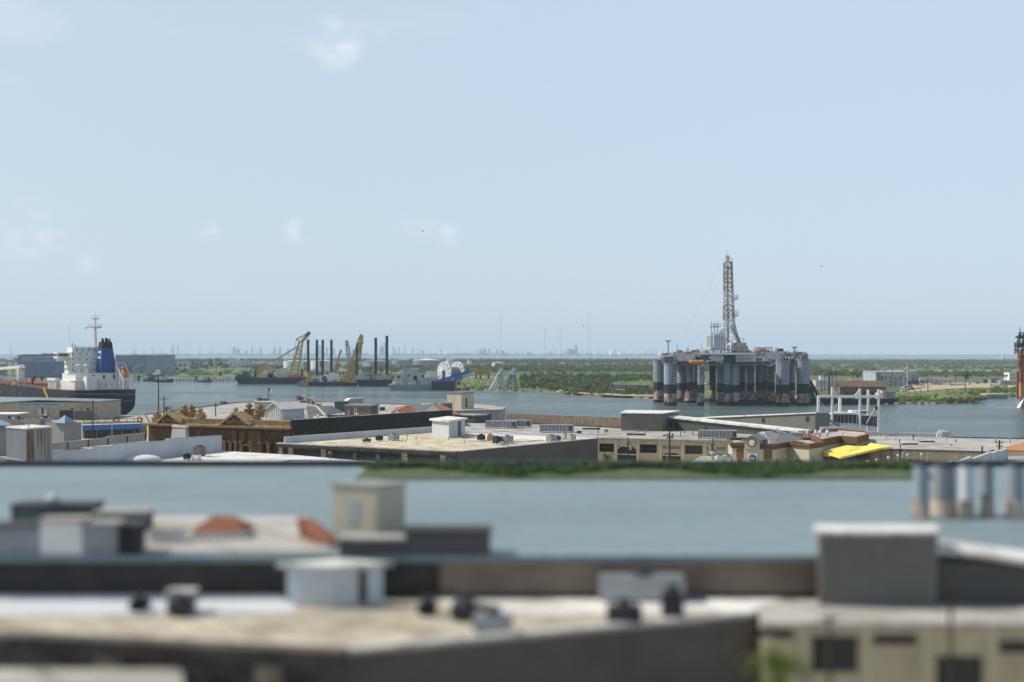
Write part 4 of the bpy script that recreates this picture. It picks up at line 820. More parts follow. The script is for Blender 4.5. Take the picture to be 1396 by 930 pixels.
mb = MB(); mb.bar(Q(456.5, 506, dz), Q(464.5, 477.5, dz), 1.5); mb.bar(Q(459.5, 496, dz), Q(464.6, 477, dz), .7); mb.bar(Q(464, 477, dz), Q(466, 477.2, dz), .8); mb.build('boom', 'crane_yellow', t); mb = MB(); mb.bar(Q(465.6, 477, dz), Q(465.6, 483, dz), .3); mb.build('hoist_rope', 'dark_metal', t)
# third barge: dark, wide spuds and big yellow boom
t = thing('spud_barge', 'black hulled barge with two thick tall spud legs right of the yellow boom', 'barge', Q(510, 526, 1110))
o, d = barge_hull('hull', 484, 534, 527, 6, 24, 'ship_black', t, 4); o2, _ = barge_hull('stern_hull', 470, 485, 526.6, 3.2, 18, 'ship_black', t, 1)
mb = MB()
for x, w, h in ((483, 6, 3.5), (489, 8, 6), (498, 5, 3), (513, 6, 3.4), (519, 8, 4.4), (526, 5, 3)): mb.box(X(x, d), d + 3, 6, X(x + w, d), d + 10, 6 + h)
mb.build('cabin', 'light_metal', t)
mb = MB(); mb.box(X(496, d), d + 6, 9.5, X(531, d), d + 8, 10.6)
for k in range(9): mb.bar((X(497 + k * 4, d), d + 7, 6), (X(497 + k * 4, d), d + 7, 12), .5)
mb.build('walkway', 'rust', t); mb = MB(); mb.box(X(509, d), d + 4, 6, X(514, d), d + 9, 11); mb.box(X(528, d), d + 4, 6, X(533, d), d + 9, 12); mb.build('spud_clamp', 'orange_faded', t)
for x, y0, y1, r in ((486.8, 468.5, 520, 1.0), (512.3, 461.2, 515, 1.25), (527.5, 458.5, 515, 1.25)): spud(t, x, y0, y1, d + 8, r)
t = thing('boom_crane', 'tall yellow lattice boom leaning right between the two groups of spud legs', 'crane', Q(480, 520, d + 12)); dz = d + 12
mb = MB(); mb.lattice(Q(474, 518.5, dz), Q(493, 457, dz), 5.5, 2.2, 16, .6); mb.build('boom', 'crane_yellow', t)
mb = MB(); mb.bar(Q(490, 492, dz + 2), Q(494, 458, dz + 2), 1.8); mb.bar(Q(492.5, 468, dz), Q(494.5, 466, dz), 3); mb.lattice(Q(482, 518, dz + 3), Q(485, 494, dz + 3), 4, 3, 7, .55); mb.box(X(466, dz), dz - 2, 4, X(485, dz), dz + 4, 7.2); mb.build('boom_support', 'crane_yellow', t)
mb = MB(); mb.bar(Q(491.5, 458, dz), Q(476, 476, dz), .15); mb.bar(Q(491.5, 458, dz), Q(493, 454.5, dz), .5); mb.build('stay_cable', 'dark_metal', t)
t = thing('far_crane', 'pale grey lattice crane with black banded tip standing beyond the barges', 'crane', Q(478, 500, 1400)); dz = 1400
mb = MB(); mb.lattice(Q(477.5, 500, dz), Q(472.8, 466, dz), 5, 2.6, 10, .55); mb.build('boom', 'pale_blue_wall', t); mb = MB(); mb.bar(Q(473, 467.5, dz), Q(472.4, 464.5, dz), 2.8); mb.bar(Q(473.5, 472, dz), Q(473, 469.6, dz), 2.8); mb.build('boom_tip', 'black_paint', t)
mb = MB(); mb.box(X(474, dz), dz - 2, 1, X(482, dz), dz + 3, 9); mb.build('cab', 'grey_metal', t)
# loose gear that clutters the barge decks
def gear(root, x0, x1, yw, z, n, seed):
    rr = random.Random(seed); d0 = 30 * F / (yw - HZ)
    for i in range(n):
        d = d0 + rr.uniform(2, 14); c = X(rr.uniform(x0, x1), d0); w = rr.uniform(.8, 2.6); h = rr.uniform(1, 3.2); mb = MB()
        if i % 3: mb.box(c - w, d, z, c + w, d + 2, z + h); mb.bar((c, d, z + h), (c + .4, d, z + h + rr.uniform(1, 4)), .3)
        else: mb.cyl((c - w, d, z + h * .4), (c + w, d, z + h * .4), h * .4, n=9); mb.bar((c - w, d, z), (c - w, d, z + h * 1.6), .3); mb.bar((c + w, d, z), (c + w, d, z + h), .3)
        mb.build('deck_gear', rr.choice(['rust', 'light_metal', 'dark_metal', 'white_paint', 'crane_yellow', 'tan_light', 'orange_faded', 'grey_metal']), root)
for nm, a in (('crane_barge', (340, 414, 523.6, 6, 16, 1)), ('dredge_barge', (410, 470, 526.6, 3.6, 22, 2)), ('spud_barge', (486, 532, 527, 6, 20, 3))): gear(bpy.data.objects[nm], *a)
# reel barge
t = thing('pipe_barge', 'grey work barge with winches, cabins and a long blue ramp beside the cable reel', 'barge', Q(580, 531, 1000))
o, d = barge_hull('hull', 529, 590, 532, 4.6, 20, 'grey_metal', t, 3); o, _ = barge_hull('bow_hull', 588, 619, 532.4, 7, 20, 'rig_black', t, .5)
mb = MB()
for x, w, h in ((545, 5, 5), (557, 14, 7), (563, 5, 12), (549, 3, 14), (551, 20, 13.0)): mb.box(X(x, d), d + 4 + (h == 13) * 4, 4.6 if h != 13 else 16, X(x + w, d), d + 8 + (h == 13) * 4, 4.6 + h)
mb.bar(Q(552, 507, d + 6), Q(558, 523, d + 6), 1.4); mb.bar(Q(561, 505, d + 9), Q(561, 501, d + 9), 1); mb.build('deckhouse', 'light_metal', t)
mb = MB(); mb.box(X(573, d), d + 2, 4.6, X(582, d), d + 6, 10); mb.box(X(582.5, d), d + 2, 4.6, X(588, d), d + 6, 9.4); mb.build('container', 'pale_blue_wall', t)
mb = MB()
for k in range(5): mb.bar(Q(579 + k * 3, 517 - k * .3, d + 7), Q(585 + k * 2.2, 508 + k * .8, d + 7), 1.2)
mb.box(X(578, d), d + 6, 10, X(594, d), d + 12, 12); mb.bar(Q(582, 507.5, d + 8), Q(594, 507.5, d + 8), 1.4); mb.bar(Q(583, 508, d + 8), Q(579, 518, d + 8), 1.2); mb.bar(Q(592, 508, d + 8), Q(597, 518, d + 8), 1.2); mb.build('tensioner', 'ship_white', t)
mb = MB(); dz = d + 1
for yy in (0, 4.5): mb.bar(Q(589, 523, dz + yy), Q(644, 505.5, dz + yy), 1.6, 2.0); mb.bar(Q(592, 525.5, dz + yy), Q(628, 514, dz + yy), .9)
for k in range(15): a = Q(590, 523, dz).lerp(Q(643, 506, dz), k / 15); mb.bar(a, a + Vector((1.4, 0, -3.2)), .6); mb.bar(a, a + Vector((0, 4.5, 0)), .7); mb.bar(a + Vector((0, 0, 1)), a + Vector((0, 0, 2.6)), .25)
mb.bar(Q(590, 520.5, dz), Q(644, 503.2, dz), .3); mb.build('ramp', 'blue_bright', t)
mb = MB(); mb.box(X(641, dz), dz - 1, Z(506, dz), X(651, dz), dz + 4, Z(503, dz)); mb.bar(Q(640, 503.5, dz), Q(652, 502.5, dz), 1.2); mb.build('ramp_head', 'crane_yellow', t)
mb = MB(); mb.cyl((X(620.5, d), d + 6, -1), (X(620.5, d), d + 6, 9.5), 1.5, n=10); mb.build('pile', 'light_metal', t)
def reel(x, w, d):
    t = thing('cable_reel', 'giant white cable reel with two round flanges on the shore barge', 'reel', (X(613, d), d, 4))
    c = Vector((X(606, d), d, Z(507, d))); ax = Vector((.69, .72, 0)); R = 8.3; e = c + ax * 14.5
    for p in (c, e):
        mb = MB(); mb.cyl(p - ax * .5, p + ax * .5, R, n=36); mb.cyl(p - ax * .62, p - ax * .5, R * .97, R * .97, n=36, mi=1); mb.cyl(p - ax * .75, p - ax * .6, R * .62, n=30)
        for k in range(12): a = k * math.pi / 6; v = Vector((-.72 * math.cos(a), .69 * math.cos(a), math.sin(a))); mb.bar(p - ax * .8 + v * 1.4, p - ax * .8 + v * (R - .4), .4)
        mb.build('flange', ['white_paint', 'tank_white'], t)
    mb = MB(); mb.cyl(c + ax * .5, e - ax * .5, R * .5, n=28); mb.build('wound_cable', 'grey_metal', t)
    mb = MB(); mb.bar(c - ax * 1 - Vector((0, 0, 0)), c - ax * 1 - Vector((0, 0, R + 2)), 1.6); mb.bar(e + ax * 1, e + ax * 1 - Vector((0, 0, R + 2)), 1.6); mb.bar(c - ax - Vector((0, 0, R + 1.5)), e + ax - Vector((0, 0, R + 1.5)), 5, 2); mb.cyl(c - ax * 1.6, c - ax * .9, 1.5, n=10); mb.build('cradle', 'dark_metal', t)
reel(606, 0, 1010); gear(bpy.data.objects['pipe_barge'], 533, 590, 532, 4.6, 18, 4)
t = thing('gantry_frame', 'yellow steel gantry lying on the grass right of the cable reel', 'gantry', Q(658, 515, 1015)); dz = 1015
mb = MB(); mb.lattice(Q(648, 508, dz), Q(668, 508, dz), 2.4, 2.4, 9, .6); mb.lattice(Q(656, 507, dz), Q(659, 504.5, dz), 2, 1, 2, .5); mb.build('boom', 'crane_yellow', t)
mb = MB()
for x in (649, 655, 666): mb.bar(Q(x, 509, dz), Q(x, 516.5, dz), 1.2)
mb.build('stand', 'dark_metal', t)
def anchor(x, name, lab, m):
    t = thing('suction_anchor', lab, 'anchor frame', Q(x, 526, 960), 'steel anchor frames on the shore'); dz = 955; top = Q(x + 3, 506, dz)
    for k in range(7):
        mb = MB(); a = -.95 + k * .31; f = top + Vector((math.sin(a) * 8 - 2.6, math.cos(a * 1.6) * 5 - 4, 0)); f.z = LZ; mb.cyl(f, top + Vector((math.sin(a) * 1.2, 0, 0)), .5, .38, 8); mb.build('leg', m[k % len(m)], t)
    mb = MB(); mb.cyl(top - Vector((0, 0, 3)), top + Vector((0, 0, .5)), 1.8, n=10); mb.cyl(top + Vector((.5, 0, .4)), top + Vector((.5, 0, 2.4)), .9, n=8); mb.bar(top + Vector((-3, 0, .2)), top + Vector((2.5, 0, 1.6)), .8); mb.build('hub', 'light_metal', t)
anchor(680, '', 'white splayed steel anchor frame on the shore, left one of the pair', ['ship_white', 'light_metal', 'pale_wall']); anchor(697, '', 'rust streaked splayed steel anchor frame on the shore beside the white one', ['rusty_steel', 'light_metal', 'dark_metal'])
# long low jetty with piles, tugs and dolphins on the left
t = thing('jetty', 'long low pile jetty crossing the water left of the crane barges', 'jetty', Q(275, 520, 1300)); d = 30 * F / (520.6 - HZ)
mb = MB(); mb.box(X(210, d), d, 1.9, X(325, d), d + 4, 2.9); mb.build('jetty_deck', 'tank_grey', t); mb = MB()
for k in range(24): x = X(211 + k * 4.9, d); mb.cyl((x, d + 1, -1), (x, d + 1, 2), .55, n=7)
mb.build('pile', 'dark_metal', t)
for i, (x, yw, h, w, m, lab) in enumerate([(181, 519.3, 7.2, 3.4, 'tan_light', 'pale yellow box shaped dolphin nearest the tanker stern'), (187, 519.6, 6, 3.2, 'dark_metal', 'dark square dolphin next to the pale yellow one'), (196, 519.6, 4.2, 6.2, 'tan_light', 'low pale yellow dolphin left of the small dark tugs'), (266, 519.6, 5.2, 2.6, 'dark_metal', 'dark lone mooring dolphin on the long jetty'), (283.5, 521, 4.8, 2.2, 'dark_metal', 'dark mooring dolphin by the small grey launch'), (298.5, 513.8, 6, 4, 'dark_metal', 'dark conical buoy dolphin off the far grass bank')]):
    d = 30 * F / (yw - HZ); mb = MB(); a = X(x, d); ww = X(x + w, d) - a
    for q in (.1, .9): mb.cyl((a + ww * q, d + .5, -1), (a + ww * q, d + .5, h * .8), .6, n=7)
    mb.prism([(a, d), (a + ww, d), (a + ww, d + 3), (a, d + 3)], 1.0, h); mb.box(a + ww * .3, d + 1, h, a + ww * .6, d + 2, h + 1.4); tag(mb.build('mooring_dolphin', m, None, (a, d, 0)), lab, 'dolphin', 'mooring dolphins along the left water')
def tug(x, yw, s, lab, mh='ship_black', mc='light_metal'):
    d = 30 * F / (yw - HZ); c = X(x, d); t = thing('tug_boat', lab, 'boat', (c, d, 0), 'small work boats on the left water'); mb = MB(Matrix.Translation((c, d, 0)) @ Matrix.Scale(s, 4))
    st = []
    for x_, hb, z in [(-8, 2, 1.8), (-6, 2.8, 1.6), (3, 3, 1.8), (7, 1.8, 2.8), (9, .2, 3.4)]: st.append([(x_, hb, z), (x_ * .94, hb * .8, -.4), (x_ * .94, -hb * .8, -.4), (x_, -hb, z)])
    for a, b in zip(st, st[1:]): mb.add(a + b, [(0, 1, 5, 4), (1, 2, 6, 5), (2, 3, 7, 6), (3, 0, 4, 7)])
    mb.add(st[0], [(0, 1, 2, 3)]); mb.build('hull', mh, t)
    mb = MB(Matrix.Translation((c, d, 0)) @ Matrix.Scale(s, 4)); mb.box(-2, -1.8, 1.5, 4.4, 1.8, 4.2); mb.box(.5, -1.5, 4.2, 3.6, 1.5, 6.6); mb.build('cabin', mc, t)
    mb = MB(Matrix.Translation((c, d, 0)) @ Matrix.Scale(s, 4)); mb.cyl((-1.2, 0, 4.2), (-1.2, 0, 7), .5, n=8); mb.bar((2, 0, 6.6), (2, 0, 10), .2); mb.bar((1, 0, 9), (3, 0, 9), .15); mb.build('mast', 'dark_metal', t)
tug(205, 519.8, 1.0, 'dark little tug left of the tall bare pole', mc='dark_metal'); tug(223, 521, 1.1, 'dark tug with a grey cabin moored at the jetty end'); tug(212, 513.9, 1.35, 'white topped work boat by the grass bank behind the tugs', 'dark_metal', 'white_paint'); tug(226, 513.6, 1.2, 'grey boat with a mast at the bank right of the white topped one', 'tank_grey', 'tank_grey'); tug(279, 521.3, .8, 'small grey launch by the jetty dolphins', 'dark_metal', 'grey_metal')
# ================= the town and the quay sheds in front of the water
def corner(l, n, r, z):                              # roof corner pixels left, near, right at height z -> parallelogram
    L, N, R = P2(*l, z), P2(*n, z), P2(*r, z); return [L, N, R, L + R - N]
def block(name, label, cat, poly, z0, z, par, wall, roof, t=.3, trim=None, group=None):
    poly = ccw([Vector(p[:2]) for p in poly]); c = sum(poly, Vector((0, 0))) / len(poly); th = thing(name, label, cat, (c.x, c.y, z0), group)
    mb = MB(); mb.prism(poly, z0, z - .05); mb.ring(poly, t, z - .05, z + par) if par else None; mb.build('wall', wall, th)
    mb = MB(); mb.prism(inset(poly, t * 1.02) if par else inset(poly, -.25), z - .05, z + (.04 if par else .3)); mb.build('roof', roof, th)
    if trim: mb = MB(); mb.ring(inset(poly, -.08), t + .16, z + par, z + par + .12); mb.build('coping', trim, th)
    return th
def ac(label, c, u, L, W, z, h, m='galvanised', legs=.3, group='air conditioners on the roofs', fan=True):
    u = Vector(u).normalized(); w = Vector((-u.y, u.x)); c = Vector(c[:2]); t = thing('air_conditioner', label, 'air conditioner', (c.x, c.y, z), group)
    mb = MB(); mb.obox(c, u, L / 2, W / 2, z + legs, z + h)
    n = max(2, int(L / .9))
    for k in range(n + 1):
        q = c + u * (-L / 2 + L * k / n); mb.obox(q, u, .05, W / 2 + .04, z + legs + .05, z + h - .05)
    mb.build('casing', m, t); mb = MB()
    for a in (-1, 1):
        for b in (-1, 1): mb.obox(c + u * a * (L / 2 - .15) + w * b * (W / 2 - .15), u, .07, .07, z, z + legs)
    mb.build('leg', 'dark_metal', t)
    mb = MB()
    for s in (-1, 1): mb.obox(c + w * s * (W / 2 + .02), u, L / 2 - .12, .02, z + legs + (h - legs) * .18, z + h * .88)
    mb.build('grille', 'dark_metal', t) if 0 else None
    if not fan:
        mb = MB()
        for k in range(n): q = c + u * (-L / 2 + L * (k + .86) / n); mb.obox(q, u, .07, W / 2 + .02, z + legs + .08, z + h - .08)
        q = c + u * (L / 2 - .45); mb.obox(q, u, .38, W / 2 + .055, z + legs + .25, z + h - .25); mb.build('grille', 'dark_metal', t)
    if fan:
        mb = MB(); k = max(1, int(L / 2))
        for i in range(k): q = c + u * (-L / 2 + L * (i + .5) / k); mb.cyl((q.x, q.y, z + h), (q.x, q.y, z + h + .18), min(W, L / k) * .38, n=14)
        mb.build('fan', 'dark_metal', t)
    return t
UV = Vector((.86, -.51))                             # the street grid: along a facade (right and nearer)
VV = Vector((.51, .86))
def upole(x, y0, y1, d, label, arms=((.8, 1.4),), r=.15, name='utility_pole', m='pole_wood', tr=0):
    b = Q(x, y1, d); tp = Q(x, y0, d); t = thing(name, label, 'pole', (b.x, b.y, min(b.z, 2.5)), 'poles along the streets'); mb = MB(); mb.cyl((b.x, b.y, 2.5), tp, r * 1.25, r * .8, 8); mb.build('post', m, t)
    mb = MB()
    for dz, w in arms: mb.bar((tp.x - w, tp.y, tp.z - dz), (tp.x + w, tp.y, tp.z - dz), .14, .16); [mb.cyl((tp.x + s * w * .85, tp.y, tp.z - dz), (tp.x + s * w * .85, tp.y, tp.z - dz + .35), .07, n=6) for s in (-1, 0.1, 1)]
    if arms: mb.build('crossarm', m, t)
    if tr:
        for s in range(tr): mb = MB(); q = Vector((tp.x + (-.55 if s % 2 else .5), tp.y - .3, tp.z - 2.6)); mb.lathe(q, [(.28, 0), (.3, .1), (.3, 1), (.2, 1.15)], 10); mb.build('transformer', 'grey_metal', t)
    return t, tp
# --- cruise terminal on the left
d = 514; zt = 10.3; x0, x1 = X(-60, d), X(133.5, d); t = thing('cruise_terminal', 'beige cruise ship terminal shed with a blue lettered sign, in front of the tanker', 'terminal', (x0, d, 2.5))
mb = MB(); ops = [(X(40 + k, d) - x0, X(45 + k, d) - x0, 2.6, 5.2) for k in (-16, -11)] + [(X(81, d) - x0, X(100, d) - x0, 2.6, 6.3)]
facade(mb, (x0, d), (x1, d), 2.5, 9.6, .35, ops); mb.box(x0, d + .36, 2.5, x1, d + 30, 9.6); mb.build('wall', 'tan_wall', t)
mb = MB()
for o in ops: mb.box(x0 + o[0] - .1, d + .25, 2.5, x0 + o[1] + .1, d + .355, o[3] + .1)
mb.build('door', 'black_opening', t)
xr = X(55, d); mb = MB(); v = [(x0, d - .8, 8.6), (xr, d - .8, 10.6), (x1 + .6, d - .8, 10.0), (x0, d + 30, 10.9), (xr, d + 30, 10.3), (x1 + .6, d + 30, 9.7)]; lo = [(a, b, c - .35) for a, b, c in v]
mb.add(v + lo, [(0, 1, 4, 3), (1, 2, 5, 4), (7, 6, 9, 10), (8, 7, 10, 11), (0, 6, 7, 1), (1, 7, 8, 2), (2, 8, 11, 5)]); mb.build('roof', 'roof_bluegrey', t)
mb = MB(); mb.box(X(24, d), d - .12, Z(554.2, d), X(87, d), d - .02, Z(549.3, d)); sg = mb.build('sign', 'sign_pale', t)
text_on('sign_letters', 'CRUISE SHIP TERMINAL 2', (X(26, d), d - .13, Z(553.3, d)), (1, 0), 1.45, 'letter_navy', sg, .05, X(84, d) - X(26, d))
mb = MB()
for x in (53, 61, 106, 114): mb.box(X(x, d), d - 1.0, Z(566.5, d), X(x + 4.4, d), d - .02, Z(557, d))
mb.build('duct', 'pale_wall', t); mb = MB()
for x in (57, 97.3, 119): mb.box(X(x, d), d - .2, 3, X(x, d) + .6, d - .02, Z(556, d))
mb.build('downpipe', 'dark_metal', t)
mb = MB(); mb.box(X(104, d - 4), d - 6, 2.5, X(121, d - 4), d - 1.2, 6.3); mb.build('loading_shelter', 'concrete_dark', t)
tag_t = block('site_office', 'white flat roofed site office at the left edge before the cruise terminal', 'building', [(X(-30, 470), 466), (X(27.5, 470), 466), (X(27.5, 470), 478), (X(-30, 470), 478)], 2.5, 6.9, 0, 'stucco_grey', 'white_paint')
mb = MB()
for x in (11, 23.5): mb.box(X(x, 466), 465.9, Z(571, 466), X(x + 4, 466), 466.05, Z(567.5, 466))
mb.box(X(29, 466), 466.2, 2.5, X(31, 466), 466.8, 5.4); mb.build('window', 'glass_dark', tag_t)
# --- blue awning shop, low wall with rails, quay apron roof
a, b = P2(113, 581.5, 6.4), P2(192, 579.2, 6.4); u = (b - a).normalized(); w = Vector((-u.y, u.x)); L = (b - a).length
t = block('market_hall', 'low market hall under a long blue awning beside the fence with tyres', 'building', [a + w * .6, b + w * .6 + u * 4, b + w * 14 + u * 4, a + w * 14], 2.5, 6.3, .3, 'stucco_grey', 'roof_grey')
mb = MB(); mb.add([(*(a - w * 1.0 - u * .2), 5.3), (*(b - w * 1.0), 5.4), (*(b + w * .6), 6.75), (*(a + w * .6 - u * .2), 6.75), (*(a - w * 1.0 - u * .2), 4.9), (*(b - w * 1.0), 5.0)], [(0, 1, 2, 3), (4, 5, 1, 0)]); mb.build('awning', 'blue_paint', t)
mb = MB(); wbox(mb, a, u, w, .4, L - .2, .52, .62, 2.6, 5.2); mb.build('shopfront', 'black_opening', t)
mb = MB(); rr = random.Random(9)
for k in range(int(L / .75)): s = .6 + k * .75; wbox(mb, a, u, w, s, s + rr.uniform(.12, .4), .3, .5, 2.6 + rr.uniform(0, 1.2), 3.6 + rr.uniform(0, 1.4), 0)
mb.build('shop_goods', 'wood_brown', t)
mb = MB()
for s in range(0, int(L), 4): wbox(mb, a, u, w, s + .2, s + .45, .2, .42, 2.5, 5.6)
mb.build('column', 'stucco_grey', t)
a, b = P2(114, 572.5, 6.6), P2(202, 571.5, 6.6); u = (b - a).normalized(); w = Vector((-u.y, u.x)); L = (b - a).length
t = thing('quay_fence', 'pale beige fence wall with rails and tyres beside the tanker stern', 'fence', (a.x, a.y, 2.5)); mb = MB(); wbox(mb, a, u, w, 0, L, 0, .3, 2.5, 6.0); mb.build('fence_wall', 'tan_light', t); mb = MB()
for k in range(10): s = L * k / 9; wbox(mb, a, u, w, s - .1, s + .1, -.15, -.01, 2.5, 7.0)
wbox(mb, a, u, w, 0, L, -.14, -.02, 6.75, 6.9); wbox(mb, a, u, w, 0, L, -.14, -.02, 5.0, 5.1); mb.build('rail', 'dark_metal', t)
for x in (158.5, 190.5):
    mb = MB(); c = Q(x, 572, a.y - 6); n = 16
    for k in range(n): p, q = [c + Vector((math.cos(6.283 * j / n) * .75, 0, math.sin(6.283 * j / n) * .75)) for j in (k, k + 1)]; mb.bar(p, q, .3)
    tag(mb.build('tyre', 'tyre', None, c), 'black tyre hung on the beige fence, ' + ('left' if x < 170 else 'right') + ' one of two', 'tyre')
pier = block('pier_shed', 'long low pier shed with a pale flat roof, running behind the ornate brown building', 'shed', [P2(196, 566, 8), P2(322, 549.5, 8), P2(441, 548.6, 8), P2(566, 553, 8), P2(640, 561, 8), P2(600, 572, 8), P2(330, 585, 8), P2(205, 580, 8)], 2.5, 8, .35, 'tan_wall', 'roof_grey', .4, 'roof_dark')
for k, (x, d, lab) in enumerate([(372, 470, 'grey roof pole beside the small flag on the pier shed'), (257, 420, 'short dark post with a box on the pier shed roof behind the pediment')]): pass
# roof clutter on the pier shed
def clutter(x, y, w, h, d, m, lab, name='roof_box', cat='roof unit', dep=2.5, group=None):
    c = Q(x + w / 2, y, d); W = w * d / F; Hh = h * d / F; t = thing(name, lab, cat, (c.x, c.y, c.z), group); mb = MB(); mb.box(c.x - W / 2, d, c.z, c.x + W / 2, d + dep, c.z + Hh * .92); mb.build('casing', m, t)
    mb = MB(); mb.box(c.x - W / 2 - .08, d - .08, c.z + Hh * .92, c.x + W / 2 + .08, d + dep + .08, c.z + Hh); mb.build('lid', m, t)
    mb = MB()
    for k in range(max(1, int(W / .8))): mb.box(c.x - W / 2 + .15 + k * .8, d - .04, c.z + Hh * .15, c.x - W / 2 + .7 + k * .8, d + .01, c.z + Hh * .8)
    mb.build('panel', 'dark_metal' if m != 'dark_metal' else 'grey_metal', t); return t
clutter(225, 562, 6, 8, 405, 'tank_grey', 'grey cabinet behind the pediment beside the wooden pole with one crossarm')
clutter(300, 551, 8, 3.5, 470, 'dark_metal', 'low dark cabinet on the far edge of the pier shed roof')
clutter(350.5, 549, 5.5, 6.5, 440, 'dark_metal', 'dark square unit left of the small flag'); clutter(356.5, 549, 11, 7, 440, 'light_metal', 'pale ribbed unit right under the small flag'); clutter(404.5, 546.5, 5.5, 6, 452, 'dark_metal', 'dark unit at the left end of the roof row above the tin gabled hut'); clutter(411, 546.5, 6, 6.5, 452, 'light_metal', 'pale grey unit in the roof row above the tin gabled hut'); clutter(419, 551, 5, 9, 440, 'light_metal', 'tall pale cabinet with louvres at the right of the roof row'); clutter(425.5, 552, 4, 6, 441, 'light_metal', 'narrow pale cabinet beside the tall louvred one')
for k in range(3): clutter(404.5 + k * 5, 549.5, 4, 3.4, 436, 'orange_faded', ['brown crate left of three under the roof row', 'brown crate in the middle of three under the roof row', 'brown crate right of three under the roof row'][k], 'roof_crate', 'crate')
clutter(431, 553.5, 6, 3, 425, 'orange_faded', 'small lit amber box right of the louvred cabinets', 'roof_crate', 'crate')
# --- penthouses behind the dark brick wall
d = 392; t = block('roof_house', 'cream and grey stair house with a stepped roof, under the small flag', 'building', [(X(347, d), d), (X(373.5, d), d), (X(375, d + 9), d + 9), (X(349, d + 9), d + 9)], 5, Z(549.5, d), 0, 'tan_light', 'roof_grey')
mb = MB(); mb.box(X(346, d), d - .6, Z(560.3, d), X(373.5, d), d - .02, Z(558.2, d)); mb.build('ledge', 'sandstone_lit_gold', t)
mb = MB(); mb.box(X(374.2, d), d + 1, Z(566, d), X(396, d), d + 8, Z(550.5, d)); t = thing('tin_shed', 'grey ribbed shed between the stair house and the tin gabled hut', 'shed', (X(385, d), d, 8)); mb.build('wall', 'grey_metal', t)
mb = MB()
for x in (376, 381, 386, 391): mb.box(X(x, d), d + .85, Z(566, d), X(x + 1.5, d), d + .98, Z(552, d))
mb.build('panel', 'light_metal', t); mb = MB(); mb.box(X(373.8, d), d + .6, Z(550.5, d), X(397, d), d + 8.5, Z(549.6, d)); mb.build('roof', 'roof_dark', t)
# --- ornate brown building
z = 13.6; Lf, Nf = P2(199, 574.5, z), P2(396, 580, z); u = (Nf - Lf).normalized(); w = Vector((-u.y, u.x)); L = (Nf - Lf).length
Rb = P2(616, 565, z); vdir = (Rb - Nf); t = thing('ornate_building', 'ornate brown stone building with two pediments and roof urns', 'building', (Lf.x, Lf.y, 2.5))
def S(px):                                             # distance along the facade of the picture column px
    k = (px - CX) / F; return (k * Lf.y - Lf.x) / (u.x - k * u.y)
zb = 2.5
ops = []
arch = [(321, 329), (333, 339.5), (357, 364)]          # openings between the columns
for a_, b_ in ((306, 311.5), (313.5, 319), (328, 339), (355.5, 362.5), (366, 378), (386, 393), (214, 224), (232, 243), (250, 262), (270, 280), (288, 299)): ops.append((S(a_), S(b_), 3.2, 9.4))
mb = MB(); facade(mb, Lf + w * .9, Nf + w * .9, zb, 12.6, .6, ops); mb.prism([Lf + w * 1.52, Nf + w * 1.52, Nf + vdir, Lf + vdir], zb, z - .3); mb.build('wall', 'sandstone_shaded', t)
mb = MB()
for o in ops: wbox(mb, Lf, u, w, o[0] - .1, o[1] + .1, 1.3, 1.5, 3.2, 9.5)
mb.build('window', 'black_opening', t)
mb = MB(); x0 = S(203); wbox(mb, Lf, u, w, S(203), L, .5, .88, 10.6, 10.9); wbox(mb, Lf, u, w, S(203), L, .6, .88, 9.9, 10.1)
for k in range(64): s = S(205) + (L - S(205)) * k / 64; wbox(mb, Lf, u, w, s, s + .28, .2, .88, 12.15, 12.6)
for k in range(22): s = S(207) + (L - S(207)) * k / 22; wbox(mb, Lf, u, w, s, s + .9, .7, .88, 11.15, 11.9)
mb.build('frieze', 'sandstone_shaded', t)
mb = MB(); wbox(mb, Lf, u, w, -.6, L + .2, -.5, 1.6, 12.6, 12.95); wbox(mb, Lf, u, w, -1.0, L + .3, -.9, 1.6, 12.95, 13.25); wbox(mb, Lf, u, w, S(205), L, .5, 1.4, 13.25, 14.35); wbox(mb, Lf, u, w, S(204), L + .1, .35, 1.5, 14.35, 14.6); mb.build('cornice', 'sandstone_lit_gold', t)
